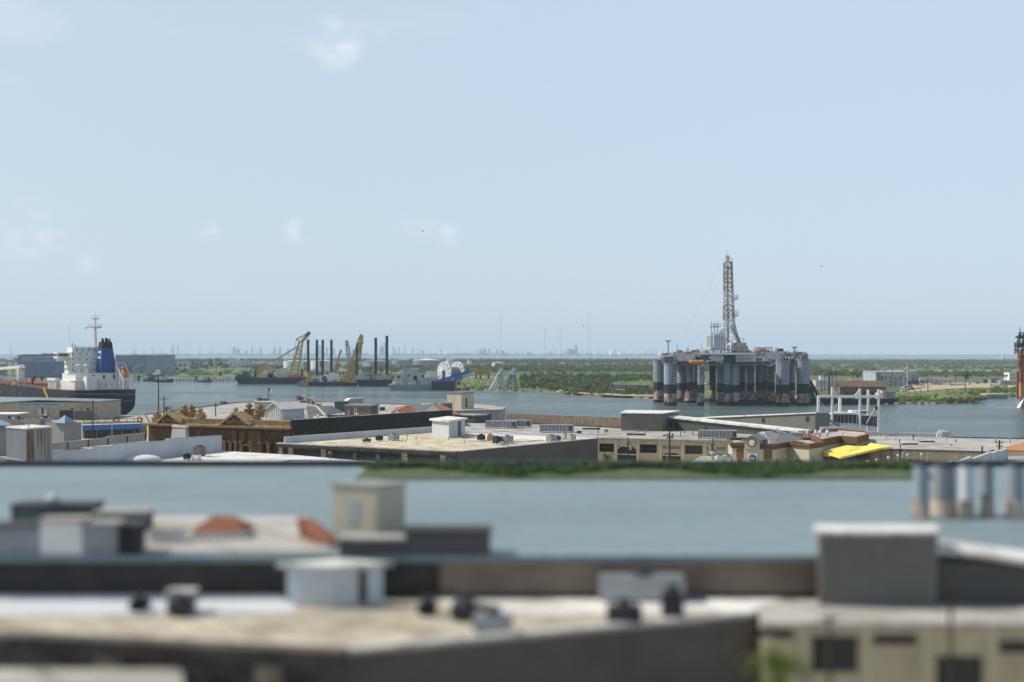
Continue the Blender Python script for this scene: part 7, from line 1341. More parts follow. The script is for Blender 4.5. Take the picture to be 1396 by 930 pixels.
# block with blue pyramid roof + AC box + left edge pieces
z = 10; L0, N0, R0 = P2(62, 577, z), P2(87, 578.2, z), P2(111, 576.5, z); t = block('pyramid_roof_building', 'plain grey block with a small blue pyramid roof behind the rusty shed', 'building', [L0, N0, R0, L0 + R0 - N0], 2.5, z, .2, 'stucco_grey', 'roof_grey'); e = [P2(73, 576.4, z + .3), P2(88.5, 577.3, z + .3), P2(104.8, 575.6, z + .3), P2(90, 574.5, z + .3)]; ap = Vector((*((e[0] + e[2]) / 2), Z(567, e[1].y))); mb = MB(); mb.add([(*k, z + .3) for k in e] + [ap], [(0, 1, 4), (1, 2, 4), (2, 3, 4), (3, 0, 4), (3, 2, 1, 0)]); mb.build('pyramid_roof', 'roof_blue', t)
z = 10.4; L0, N0, R0 = P2(-40, 581, z), P2(9, 580.4, z), P2(13, 579, z); t = block('grey_block', 'grey block with a blue hip roof at the left edge beside the rusty shed', 'building', [L0, N0, R0, L0 + R0 - N0 + Vector((0, 5))], 2.5, z, 0, 'stucco_grey', 'roof_grey'); e = [P2(-25, 580, z + .3), P2(14, 580, z + .3), P2(14, 577, z + .3), P2(-25, 577, z + .3)]; ap = Vector((X(0, 345) - 1, 347, Z(571.5, 347))); mb = MB(); mb.add([(*k, z + .3) for k in e] + [ap], [(0, 1, 4), (1, 2, 4), (2, 3, 4), (3, 0, 4), (3, 2, 1, 0)]); mb.build('hip_roof', 'roof_blue', t)
mb = MB(); d = 372; t = thing('roof_deck_block', 'low tan roofed block carrying large air units behind the rusty shed', 'building', (X(40, d), d, 2.5)); mb.box(X(8, d), d, 2.5, X(72, d), d + 16, 7.9); mb.build('wall', 'tan_wall', t); mb = MB(); mb.box(X(7, d), d - .3, 7.9, X(73, d), d + 16.3, 8.2); mb.build('roof', 'roof_rust', t)
ac('large pale air handler with a dark end behind the rusty shed', Q(46, 0, 377), Vector((1, -.06)), 4.6, 2.2, 8.2, 1.9, 'tan_light', .2); ac('grey air handler joined to the large pale one behind the rusty shed', Q(61, 0, 378), Vector((1, -.06)), 3.0, 2.2, 8.2, 1.95, 'galvanised', .2); ac('small dark fronted unit left of the large pale air handler', Q(26, 0, 377), Vector((1, -.06)), 2.6, 1.8, 8.2, 1.5, 'galvanised', .2)
p = Q(18, 572, 376); mb = MB(); mb.lathe((p.x, p.y, 8.2), [(.1, 0), (.1, 1.6), (.35, 1.7), (.35, 2.1), (.1, 2.3)], 10); tag(mb.build('vent_pipe', 'hatch_white', None, (p.x, p.y, 8.2)), 'white capped pipe left of the small dark fronted unit', 'vent pipe')
for k, (x, w_, m, lab) in enumerate(((54, 11, 'car_white', 'white van parked in front of the cruise terminal wall'), (59, 8, 'car_blue', 'blue truck parked under the twin pale ducts'))):
    d = 500 - k * 6; a0, b0 = X(x, d), X(x + w_, d); t = thing('van', lab, 'van', ((a0 + b0) / 2, d, 2.5)); mb = MB(); mb.box(a0, d, 3.0, b0, d + 1.9, 4.2); mb.prism([(a0 + .2, d + .1), (b0 - .9, d + .1), (b0 - .9, d + 1.8), (a0 + .2, d + 1.8)], 4.2, 5.1); mb.build('body', m, t); mb = MB(); mb.box(a0 + .3, d + .05, 4.3, b0 - 1, d + .09, 4.9); mb.build('window', 'glass_dark', t); mb = MB()
    for q_ in (a0 + .7, b0 - .7): mb.cyl((q_, d - .02, 2.85), (q_, d + .3, 2.85), .36, n=12)
    mb.build('wheel', 'tyre', t)
# near white roof at the bottom left with its fittings
z = 10; q = [P2(150, 637, z), P2(306, 617.2, z), P2(400, 622.6, z), P2(512, 632.5, z), P2(512, 645, z), P2(150, 660, z)]
t = block('white_roof_building', 'low building with a broad sunlit white roof below the stepped parapet', 'building', q, 2.5, z, 0, 'stucco_grey', 'roof_white')
p = P2(188, 630.5, z); mb = MB(); mb.lathe((p.x + 1, p.y - 1, z + .3), [(3.4, 0), (3.4, .35), (3.1, .7), (2.2, 1.0), (1.0, 1.15), (.1, 1.2)], 26); tag(mb.build('dome_skylight', 'hatch_white', None, (p.x + 1, p.y - 1, z + .3)), 'low white round dome skylight at the foot of the stepped parapet', 'skylight'); p = P2(170, 630.6, z); mb = MB(); mb.lathe((p.x, p.y - .5, z + .3), [(.7, 0), (.7, .5), (.4, .8), (.1, .9)], 14); tag(mb.build('dome_skylight', 'hatch_white', None, (p.x, p.y, z + .3)), 'small white round vent touching the low white dome', 'skylight')
ac('brown box vent standing on the white roof', P(272, 624, z), UV, 1.5, 1.5, z + .3, 1.9, 'brown_siding', .1); ac('black condenser with a pale top on the white roof edge', P(255, 629.5, z), UV, .95, .9, z + .3, 1.1, 'black_paint', .25); ac('pale condenser with a dark round fan face on the white roof', P(268, 629.5, z), UV, 1.4, .9, z + .3, .95, 'hatch_white', .15)
p = P(286, 625.5, z); mb = MB(); mb.bar((p.x - .2, p.y, z + .3), (p.x + .5, p.y, z + 1.7), .1); mb.bar((p.x - .5, p.y, z + .35), (p.x + 1.2, p.y, z + .35), .14); tag(mb.build('dish_bracket', 'light_metal', None, (p.x, p.y, z)), 'leaning pale dish bracket right of the brown box vent', 'bracket')
t = block('grey_lip_building', 'low grey edged roof along the bottom in front of the arcade building', 'building', [Q(325, 0, 205).to_2d(), Q(470, 0, 200).to_2d(), Q(512, 0, 222).to_2d(), Q(395, 0, 226).to_2d()], 2.5, Z(629.5, 224), .25, 'stucco_white', 'roof_grey')
ac('flat dark vent box low on the grey edged roof', Q(428, 0, 212), UV, 3.0, 1.6, Z(629.5, 224), .75, 'dark_metal', .1)
p = Q(450, 618.5, 215); t = thing('roof_floodlight', 'rusty floodlight on a short pole in front of the arcade building', 'lamp', Q(450, 631, 215)); mb = MB(); mb.bar(Q(450, 632, 215), p, .1); mb.build('pole', 'rusty_steel', t); mb = MB(); mb.lathe(p - Vector((0, 0, .35)), [(.15, 0), (.42, .2), (.36, .6), (.1, .75)], 10); mb.build('lamp_head', 'pipe_brown', t)
# --- poles, wires, palms, flag
upole(126.8, 545, 600, 330, 'tall dark pole standing left of the blue awning', (), .17); upole(152.7, 566, 592, 345, 'thin white topped lamp pole in front of the blue awning', (), .1, 'lamp_pole', 'light_metal'); upole(216, 512, 566, 395, 'tall bare dark pole against the water right of the tanker', (), .2); upole(223.5, 540, 567, 390, 'wooden pole with one crossarm right of the tall bare pole', ((1.0, 1.5),), .2)
upole(294, 549, 566, 430, 'short pole with a boxed head behind the ornate roof', ((1.2, .8),), .2); upole(276, 555, 566, 425, 'short plain post left of the boxed pole behind the ornate roof', (), .16)
_, tp1 = upole(856.5, 597, 640, 270, 'utility pole with a coil before the first arched door of the cream terminal', ((1.4, .5),), .14, tr=1); _, tp2 = upole(913, 581, 640, 262, 'tallest utility pole with two crossarms before the second arched door', ((.8, 1.1), (2.2, .6)), .18, tr=2); _, tp3 = upole(972, 598, 640, 256, 'utility pole with transformers before the third arched door', ((1.4, .5),), .14, tr=2); _, tp4 = upole(1227.5, 606, 640, 240, 'utility pole with a dark cone head before the cream hall', ((1.2, .35),), .13, tr=1); _, tp5 = upole(1362.5, 600, 620, 262, 'stout dark pole with a double crossarm at the right', ((.6, .75), (1.4, .6)), .22); upole(1339, 608, 620, 255, 'short pole with a dark pointed finial above the cream hall', (), .2)
for x, y0 in ((909.5, 594), (1234, 610), (1246, 612), (1317, 615)): upole(x, y0, 640, 255 if x < 1000 else 248, {909.5: 'thin grey pole just left of the tallest utility pole', 1234: 'thin post right of the cone headed pole', 1246: 'thin slanted arm lamp post before the cream hall', 1317: 'thin arm lamp post right of the big dark door'}[x], (), .08, 'lamp_pole', 'grey_metal')
t = thing('power_line', 'thin dark power lines strung across the cream terminal', 'wire', tp2); mb = MB()
def wire(a, b, sag, n=10):
    pr = None
    for i in range(n + 1):
        k = i / n; p = a.lerp(b, k) - Vector((0, 0, sag * 4 * k * (1 - k)))
        if pr: mb.bar(pr, p, .035)
        pr = p
for s in (-.9, .9): wire(tp2 + Vector((s, 0, -.6)), Q(1130, 604, 285), 1.0); wire(tp2 + Vector((s, 0, -.6)), Q(640, 583, 270), 1.4); wire(tp2 + Vector((s, 0, -2)), tp3 + Vector((s * .4, 0, -1)), .5); wire(tp1 + Vector((s * .4, 0, -1)), tp2 + Vector((s, 0, -2)), .5)
mb.build('wire', 'wire', t)
t = thing('flagpole', 'small flag on a pole above the pier shed roof units', 'flag', Q(366.5, 549, 438)); mb = MB(); mb.bar(Q(366.3, 549, 438), Q(366.3, 528.5, 438), .2); mb.build('pole', 'dark_metal', t)
def flag(t, x, y, d, sx, sy, seed=0):
    for nm, m, (a0, a1), (b0, b1) in (('canton', 'flag_blue', (0, .42), (0, .5)), ('stripes', 'flag_white', (.42, 1), (0, .5)), ('stripes', 'flag_red', (0, 1), (.5, .75)), ('stripes', 'flag_white', (0, 1), (.75, 1))):
        mb = MB(); n = 5; vs = []
        for i in range(n + 1):
            s = a0 + (a1 - a0) * i / n
            for r in (b0, b1): vs.append(Q(x + s * sx, y + r * sy + s * s * sy * .8, d) + Vector((0, .5 * math.sin(s * 5), 0)))
        mb.add(vs, [(2 * i, 2 * i + 1, 2 * i + 3, 2 * i + 2) for i in range(n)]); mb.build(nm, m, t)
flag(t, 366.6, 529.5, 438, 4.5, 4)
def palm(x, yb, d, h, r, lab, nf=16, m='palm_leaf', grp=None, zb=2.5, name='palm_tree'):
    c = Vector((X(x, d), d, zb)); t = thing(name, lab, 'palm tree', c, grp); mb = MB(); mb.cyl(c, c + Vector((.1, 0, h)), .22, .15, 8); mb.build('trunk', 'bark', t); mb = MB(); top = c + Vector((.1, 0, h)); rr = random.Random(int(x))
    for k in range(nf):
        a = k * 2.4 + rr.random() * .4; el = rr.uniform(-.3, 1.1); L = r * rr.uniform(.8, 1.1); pr = top; n = 5; dirh = Vector((math.cos(a), math.sin(a), 0)); side = Vector((-math.sin(a), math.cos(a), 0))
        for i in range(n):
            e2 = el - i * .42; nx = pr + (dirh * math.cos(e2) + Vector((0, 0, math.sin(e2)))) * L / n; wd = r * .13 * (1 - i / n * .8)
            for s in (-1, 1):
                for q in range(3): b0 = pr.lerp(nx, q / 3); mb.add([b0, pr.lerp(nx, q / 3 + .22), b0 + side * s * wd * 2 + dirh * wd - Vector((0, 0, wd * .9))], [(0, 1, 2)])
            pr = nx
    mb.build('crown', m, t); return t
palm(827, 0, 240, Z(622, 240) - 2.5, 2.3, 'green palm at the right end of the brown side wall', 22)
mb = MB(); mb.box(-300, 61, 2.504, 300, 61.3, 2.6)
# ================= the island across the channel
def gd(y, z=LZ): return (H - z) * F / (y - HZ)
def fbox(name, label, cat, x0, x1, yt, yb, dep, wall, roof, rh=.5, group=None, ang=0, zb=LZ):
    d = gd(yb, zb); a, b = X(x0, d), X(x1, d); zt = Z(yt, d); t = thing(name, label, cat, ((a + b) / 2, d, zb), group); mb = MB(); off = ang * (b - a)
    q = [(a, d + max(0, -off)), (b, d + max(0, off)), (b + off * .3, d + dep + max(0, off)), (a + off * .3, d + dep + max(0, -off))]; mb.prism(q, zb - .5, zt); mb.build('wall', wall, t)
    mb = MB(); mb.prism(inset(ccw([Vector(p) for p in q]), -.4), zt, zt + rh); mb.build('roof', roof, t); return t, d, a, b, zt
# big blue hangars at far left
t, d, a, b, zt = fbox('hangar', 'huge blue grey hangar with faint lettering and a rusty roof edge, left of the funnel', 'hangar', 30, 106, 484.5, 513.2, 60, 'hangar_blue', 'roof_rust', 1.2)
mb = MB(); mb.box(X(22, d), d + 5, 0, X(29.6, d), d + 60, Z(486.5, d)); mb.build('side_bay', 'hangar_grey', t); mb = MB(); mb.box(X(21.6, d), d + 4.4, Z(486.5, d), X(29.8, d), d + 61, Z(483.5, d)); mb.build('side_bay_roof', 'light_metal', t)
mb = MB(); mb.box(a, d - .5, Z(493.5, d), b, d - .02, zt - .5); mb.build('cladding_band', 'pale_blue_wall', t); marks('lettering', (X(44.5, d), d - .6, Z(491.2, d)), (1, 0), [2.9] * 8 + [0] + [2.9] * 5, (X(78, d) - X(44.5, d)) / 14, 'letter_grey', t, .15)
mb = MB()
for k in range(3): x = X(52 + 11 * k, d); mb.box(x, d + 12, zt + 1.2, x + 6, d + 20, zt + 2.4)
mb.build('roof_vent', 'grey_metal', t)
t, d, a, b, zt = fbox('hangar', 'wide grey blue hangar with a pale roof right of the funnel', 'hangar', 158, 221, 484.6, 508.5, 70, 'hangar_grey', 'pale_wall', 1.2); mb = MB(); mb.box(a - .1, d - .4, 0, X(198, d), d - .02, zt); mb.build('cladding', 'hangar_blue', t); mb = MB(); mb.box(a, d - .6, Z(494.2, d), b, d - .42, Z(493.4, d)); mb.build('seam', 'tank_grey', t); mb = MB(); mb.box(X(176, d), d - .6, 0, X(179, d), d - .42, Z(498, d)); mb.build('door', 'glass_dark', t)
t, d, a, b, zt = fbox('hangar_annex', 'narrow pale balconied annex beside the grey blue hangar', 'building', 157.5, 168, 484.4, 508, 20, 'tank_grey', 'light_metal', .6); mb = MB()
for k in range(5): x = X(158.5 + k * 2, d); mb.box(x, d - .1, Z(489, d), x + 1.4, d - .02, Z(486.5, d))
mb.build('window', 'white_paint', t)
t = thing('portal_gantry', 'thin dark portal gantry left of the huge hangar', 'gantry', Q(12, 512, 1500)); d = 1500; mb = MB(); mb.bar(Q(5, 492.3, d), Q(24, 492.3, d), 1.4)
for x in (9, 17.5): mb.bar(Q(x, 512, d), Q(x, 492.3, d), 1.2)
mb.build('frame', 'tank_grey', t); mb = MB(); mb.bar(Q(15.2, 492, d), Q(15.2, 473, d), .35); mb.build('aerial', 'tank_grey', t)
fbox('low_shed', 'pale low shed at the far left shore beyond the tanker bow', 'shed', -30, 1, 497, 512, 20, 'tank_grey', 'light_metal')
for (x0, x1, yt, yb, w_, r_, lab) in ((224, 255, 493, 503.5, 'far_pale', 'roof_grey', 'long pale low building right of the grey blue hangar'), (255, 276, 491.8, 502, 'tank_grey', 'roof_dark', 'dark low block between the pale building and the trees'), (312, 328, 490.5, 501, 'pale_wall', 'white_paint', 'white banded office block beyond the grass field'), (328, 341, 490.4, 501, 'tank_grey', 'roof_dark', 'dark flank block joined to the white banded office'), (348, 366, 495, 503, 'pale_wall', 'roof_cream', 'cream low house row right of the office block'), (373, 388, 494.6, 505, 'pale_wall', 'roof_cream', 'cream long shed behind the yellow crane'),
        (545, 562, 507, 518, 'pale_wall', 'roof_grey', 'white low workshop right of the spud barges'), (531, 548, 510, 519, 'pale_wall', 'light_metal', 'pale shed close to the spud barge stern'), (421, 452, 505, 514, 'pale_wall', 'roof_cream', 'tan spoil coloured long shed behind the slim spud legs'), (461, 471, 505, 513, 'pale_wall', 'white_paint', 'white roofed shed behind the small amber crane'), (493, 502, 499, 509, 'tank_grey', 'white_paint', 'grey shed with a white roof right of the big boom'), (562, 582, 507.5, 519, 'pale_wall', 'roof_brown', 'low brown roofed store behind the pipe barge'), (581, 596, 508, 520, 'far_pale', 'light_metal', 'pale store just left of the cable reel')):
    t, d, a, b, zt = fbox('low_building', lab, 'building', x0, x1, yt, yb, 18, w_, r_, .8)
    mb = MB(); n = max(2, int((b - a) / 7))
    for k in range(n): x = a + (b - a) * (k + .25) / n; mb.box(x, d - .12, LZ + (zt - LZ) * .35, x + (b - a) / n * .5, d - .02, LZ + (zt - LZ) * .7)
    mb.build('window', 'glass_dark', t)
    if 'banded' in lab:
        mb = MB()
        for k in range(3): z_ = LZ + (zt - LZ) * (.25 + .25 * k); mb.box(a, d - .35, z_, b, d - .14, z_ + (zt - LZ) * .1)
        mb.build('floor_band', 'white_paint', t)
def tank(x0, x1, yt, yb, m, lab, roofm='tank_white', grp='storage tanks on the island'):
    d = gd(yb); r = (X(x1, d) - X(x0, d)) / 2; c = ((X(x0, d) + X(x1, d)) / 2, d + r, LZ); h = Z(yt, d) - LZ; t = thing('storage_tank', lab, 'tank', c, grp); mb = MB(); mb.cyl(c, (c[0], c[1], LZ + h), r, n=40, caps=False); mb.build('shell', m, t)
    mb = MB(); mb.cyl((c[0], c[1], LZ + h - .3), (c[0], c[1], LZ + h), r * 1.01, n=40, caps=False); mb.cyl((c[0], c[1], LZ + h), (c[0], c[1], LZ + h + r * .09), r * 1.01, r * .05, 40); mb.build('roof', roofm, t)
    mb = MB(); n = 9
    for k in range(n): a = math.pi * (1.15 + .5 * k / n); mb.bar((c[0] + r * 1.01 * math.cos(a), c[1] + r * 1.01 * math.sin(a), LZ + h * k / n), (c[0] + r * 1.01 * math.cos(a + .06 * math.pi), c[1] + r * 1.01 * math.sin(a + .06 * math.pi), LZ + h * (k + 1) / n), .5)
    mb.build('stair', 'grey_metal', t)
tank(384, 412, 492.5, 506, 'tank_white', 'white storage tank right behind the yellow crane boom'); tank(421, 453, 492, 507, 'tank_white', 'white storage tank behind the slim spud legs'); tank(406, 424, 492.5, 505, 'tank_grey', 'grey storage tank between the two white ones')
tank(494, 532, 492.4, 501, 'tank_grey', 'wide grey tank behind the thick spud legs', 'tank_grey'); tank(533, 562, 491, 501.5, 'tank_grey', 'wide grey tank right of the thick spud legs', 'tank_grey'); tank(560, 601, 491, 501, 'tank_grey', 'widest grey tank with a pale top left of the cable reel'); tank(608, 618, 490.5, 499, 'tank_white', 'small pale tank just right behind the reel flanges'); tank(637, 643, 492, 499, 'tank_white', 'smallest white tank on the far tree line'); tank(671, 687, 494.2, 501, 'tank_white', 'white tank standing alone above the anchor frames')
# right bank buildings
t, d, a, b, zt = fbox('boathouse', 'large pale blue metal building behind the palms and flagpole on the right bank', 'building', 1194, 1243, 507.6, 525.5, 40, 'pale_blue_wall', 'light_metal', .6)
mb = MB(); mb.box(X(1243.4, d), d + 2, LZ, X(1254, d), d + 38, Z(509.5, d)); mb.build('side_wing', 'hangar_grey', t); mb = MB(); mb.box(X(1236, d), d - .3, LZ, X(1253, d), d - .05, Z(519, d)); mb.box(X(1202, d), d - .3, LZ + 5, X(1204, d), d - .05, LZ + 8); mb.build('door', 'glass_dark', t)
t, d, a, b, zt = fbox('trailer_office', 'long cream trailer office with dark windows behind parked cars', 'trailer', 1254.5, 1300, 516, 522.6, 9, 'pale_wall', 'light_metal', .35); mb = MB()
for k in range(7): x = X(1257 + k * 6.2, d); mb.box(x, d - .1, LZ + 1.2, x + 1.4, d - .02, LZ + 2.4)
mb.build('window', 'glass_dark', t)
t, d, a, b, zt = fbox('white_house', 'white two storey house beside the rusty rig at far right', 'house', 1376, 1389, 508, 519, 14, 'white_paint', 'light_metal', .4); mb = MB()
for k in range(3):
    for j in range(2): x = X(1377.5 + k * 4, d); mb.box(x, d - .1, LZ + 1 + j * 4.2, x + 1.5, d - .02, LZ + 3 + j * 4.2)
mb.build('window', 'glass_dark', t); mb = MB(); mb.box(a, d - 1.2, Z(513.8, d), b, d - .05, Z(513.2, d)); mb.build('balcony', 'crane_yellow', t)
fbox('long_shed', 'long low grey shed below the white house at far right', 'shed', 1364, 1389, 519.2, 525.5, 8, 'tank_grey', 'light_metal', .3); fbox('store_shed', 'small blue container by the sandy lot on the right bank', 'container', 1341.5, 1346.5, 517.5, 523, 4, 'blue_paint', 'blue_paint', .15); fbox('yard_shed', 'rusty tan yard shed right of the blue container', 'shed', 1351, 1362, 516.5, 522.5, 8, 'rusty_steel', 'roof_brown', .3)
fbox('white_shed', 'pale shed beside the parked cars right of the rig', 'shed', 1112, 1145, 519, 527, 12, 'pale_wall', 'light_metal'); fbox('sign_hut', 'small white hut on stilts between the dark poles', 'hut', 1118, 1125, 513, 520, 5, 'white_paint', 'light_metal'); fbox('low_pavilion', 'cream low pavilion right behind the brown warehouse roof', 'building', 1160, 1196, 518.5, 523.5, 12, 'pale_wall', 'roof_cream', .4)
t, d, a, b, zt = fbox('old_pier_shed', 'long low grey derelict shed in the bushes left of the rig', 'shed', 833, 870, 525.5, 531.5, 12, 'grey_metal', 'roof_shingle', .6); fbox('old_pier_shed', 'dark open derelict shed joined right of the long grey one', 'shed', 870, 885, 526, 531, 9, 'dark_metal', 'roof_shingle', .5); fbox('boat_shack', 'small grey shack at the water edge below the derelict shed', 'shack', 840, 851.5, 532, 537, 5, 'grey_metal', 'light_metal', .4)
p = P(765, 535.5, .5); mb = MB(); mb.sph(p, 3.2, 1.3, .9, .75, 9); mb.sph(p + Vector((4, 1, -.6)), 2, 1.4, 1, .6, 9); tag(mb.build('shore_boulder', 'sand', None, p), 'pale boulder at the shore below the green thicket', 'boulder')
mb = MB(); c = P(697, 533, .0); mb.cyl((c.x, c.y, -1), (c.x, c.y, 3.4), .7, n=9); tag(mb.build('old_pile', 'rusty_steel', None, (c.x, c.y, 0)), 'old pile standing in the water below the right anchor frame', 'pile'); c = P(637, 532.5, .0); mb = MB(); mb.cyl((c.x, c.y, -1), (c.x, c.y, 3), .8, n=9); tag(mb.build('old_pile', 'dark_metal', None, (c.x, c.y, 0)), 'old dark pile standing near the cable reel barge', 'pile')
# flag on the right bank, poles, palms
t = thing('flagpole', 'large red and white flag on a tall pale pole on the right bank', 'flag', P(1236.5, 527, LZ)); d = gd(527); mb = MB(); mb.bar(Q(1236.8, 527, d), Q(1236.8, 496, d), .42); mb.build('pole', 'white_paint', t)
mb = MB(); n = 6; v = [Q(1236.4 - s * 4.6, y + s * (5.5 if y < 498 else 3.2), d) + Vector((0, .6 * math.sin(s * 5), 0)) for s in [k / n for k in range(n + 1)] for y in (496.3, 499.3)]; mb.add(v, [(2 * i, 2 * i + 1, 2 * i + 3, 2 * i + 2) for i in range(n)]); mb.build('stripe', 'flag_red', t)
mb = MB(); v = [Q(1236.4 - s * 4.6, y + s * 3.2, d) + Vector((0, .6 * math.sin(s * 5), 0)) for s in [k / n for k in range(n + 1)] for y in (499.35, 502.3)]; mb.add(v, [(2 * i, 2 * i + 1, 2 * i + 3, 2 * i + 2) for i in range(n)]); mb.build('stripe', 'flag_white', t)
def fpole(x, y0, yb, lab, w=.5):
    d = gd(yb); mb = MB(); p = P(x, yb, LZ); q = Q(x, y0, d); t = thing('dock_pole', lab, 'pole', p, 'tall dark poles on the right bank'); mb.cyl(p, q, w, w * .7, 8); mb.build('post', 'pole_wood', t); mb = MB(); mb.bar(q - Vector((1.6, 0, 1)), q - Vector((-1.6, 0, 1)), .25); mb.build('crossarm', 'pole_wood', t)
fpole(1130.3, 505.5, 538, 'thickest dark pole above the floating dock', .75); fpole(1198, 508.6, 532, 'dark pole rising behind the brown warehouse roof', .65); fpole(1216.4, 503, 526, 'thin tall dark pole left of the large flag', .3); fpole(1184.5, 506, 524, 'thin dark pole behind the warehouse ridge, left part', .3); fpole(1265, 514.5, 534, 'dark short pole in the sand lot near the palms', .4); fpole(1120.2, 520, 535, 'short dark pole left of the thickest one', .4); fpole(1163, 508, 526, 'thin dark pole above the middle of the warehouse', .28)
def far_palm(x, yb, yt, r, lab, m='leaf', rows=90, grp='palms on the right bank'):
    d = gd(yb); z1 = Z(yt, d); c = Vector((X(x, d), d, LZ)); t = thing('palm_tree', lab, 'palm tree', c, grp); mb = MB(); mb.cyl(c, (c.x, c.y, z1), .38, .28, 7); mb.build('trunk', 'bark', t); foliage('crown', [(c.x, c.y, z1, r, r * .8, rows, r * .45)], m, t)
for i, (x, yb, yt, r) in enumerate(((1134.5, 533, 509.5, 2.0), (1140, 533.5, 509, 2.1), (1201, 527.5, 514, 1.6), (1207.5, 528, 514.5, 1.5), (1213.5, 528, 515, 1.6), (1221, 528, 516, 1.5), (1228, 528.5, 515, 1.5), (1234.5, 529, 517, 1.6), (1243, 529, 516.5, 1.5), (1256, 531, 520.5, 1.7), (1259.5, 531, 521.5, 1.6), (1302.5, 523, 511.8, 2.4), (1316, 536, 511.5, 3.2), (1371.5, 527, 513.4, 2.2), (1124, 532, 511, 1.5))):
    far_palm(x, yb, yt, r, ['palm with a round crown right of the thickest dock pole, left of two', 'palm with a round crown right of the thickest dock pole, right of two', 'leftmost small palm before the pale blue building', 'second small palm before the pale blue building', 'third small palm before the pale blue building', 'fourth small palm before the pale blue building', 'fifth small palm before the pale blue building', 'palm touching the flagpole of the large flag', 'palm right of the large flag pole', 'short palm in the sand lot, left of two', 'short palm in the sand lot, right of two', 'tall palm behind the trailer office end', 'tallest lone palm on the right grass bank', 'palm before the long low grey shed at far right', 'thin palm left of the thickest dock pole'][i], 'leaf', 60)
# ---- parked cars
def make_car():
    t = thing('parked_car', 'white car', 'car', (0, 0, 0), 'cars parked on the island'); mb = MB()
    prof = [(-2.2, .35), (2.2, .35), (2.25, .8), (1.2, .98), (-2.2, .98)]; n = len(prof); mb.add([(x, -.85, z) for x, z in prof] + [(x, .85, z) for x, z in prof], [tuple(range(n)), tuple(reversed(range(n, 2 * n)))] + [(i, n + i, n + (i + 1) % n, (i + 1) % n) for i in range(n)]); 
    pr = [(-1.7, .98), (.9, .98), (.25, 1.5), (-1.2, 1.5)]; mb.add([(x, -.75, z) for x, z in pr] + [(x, .75, z) for x, z in pr], [(0, 1, 2, 3), (7, 6, 5, 4)] + [(i, 4 + i, 4 + (i + 1) % 4, (i + 1) % 4) for i in range(4)]); b = mb.build('body', 'car_white', t)
    g = MB(); g.add([(-1.5, -.77, 1.02), (.72, -.77, 1.02), (.2, -.77, 1.42), (-1.15, -.77, 1.42)], [(0, 1, 2, 3)]); g.add([(-1.5, .77, 1.02), (.72, .77, 1.02), (.2, .77, 1.42), (-1.15, .77, 1.42)], [(3, 2, 1, 0)]); g.add([(.88, -.65, 1.02), (.88, .65, 1.02), (.3, .6, 1.46), (.3, -.6, 1.46)], [(0, 1, 2, 3)]); g.build('window', 'glass_dark', t)
    for x in (-1.4, 1.4): w = MB(); w.cyl((x, -.9, .34), (x, -.62, .34), .34, n=10); w.cyl((x, .62, .34), (x, .9, .34), .34, n=10); w.build('wheel', 'tyre', t)
    return t, b
car, cb = make_car(); bodies = {}
for m in ('car_white', 'car_silver', 'car_dark', 'car_blue', 'car_red'):
    me = cb.data.copy(); me.materials.clear(); me.materials.append(MAT[m]); bodies[m] = me
cars = []
def park(x0, x1, y0, y1, n, where):
    for k in range(n):
        s = (k + .5) / n; x = x0 + (x1 - x0) * s + random.uniform(-.6, .6); y = y0 + (y1 - y0) * s + random.uniform(-.15, .15)
        m = random.choice(['car_white', 'car_white', 'car_silver', 'car_silver', 'car_dark', 'car_dark', 'car_blue', 'car_red']); p = P(x, y, LZ + .35)
        lab = {'car_white': 'white', 'car_silver': 'silver', 'car_dark': 'dark', 'car_blue': 'blue', 'car_red': 'red'}[m] + ' car parked ' + where
        c = car if not cars else dup(car, p, label=lab); c.location = p; c.rotation_euler.z = random.choice([.1, 1.3, 1.5, 3.2, -.2]) + random.uniform(-.1, .1); c['label'] = lab; cars.append(c)
        for ch in c.children:
            if ch.name.startswith('body'): ch.data = bodies[m]
park(952, 984, 521, 521, 8, 'behind the left columns of the drilling rig'); park(948, 990, 525, 525, 8, 'in the front row behind the left columns'); park(1014, 1050, 520.5, 520.5, 9, 'behind the right columns of the drilling rig'); park(1018, 1060, 524.8, 524.8, 9, 'in the front row behind the right columns'); park(1105, 1145, 517.6, 518.2, 10, 'in the back row right of the rig'); park(1108, 1142, 521.5, 521.5, 8, 'in the row before the pale shed right of the rig'); park(1155, 1192, 520.5, 521.5, 5, 'beside the bushes behind the brown warehouse')
park(1224, 1248, 532, 526, 8, 'along the lane below the pale blue building'); park(1230, 1252, 534.5, 529, 7, 'nearest the grass below the pale blue building'); park(1238, 1254, 525, 523.5, 5, 'against the pale blue building'); park(1268, 1297, 524.6, 524.6, 7, 'before the cream trailer office'); park(1297, 1325, 525.6, 524.8, 7, 'on the sandy lot by the tall lone palm'); park(1330, 1336, 522.6, 522.8, 2, 'beside the small blue container'); park(1351, 1370, 526.3, 526.8, 4, 'at the long low grey shed')
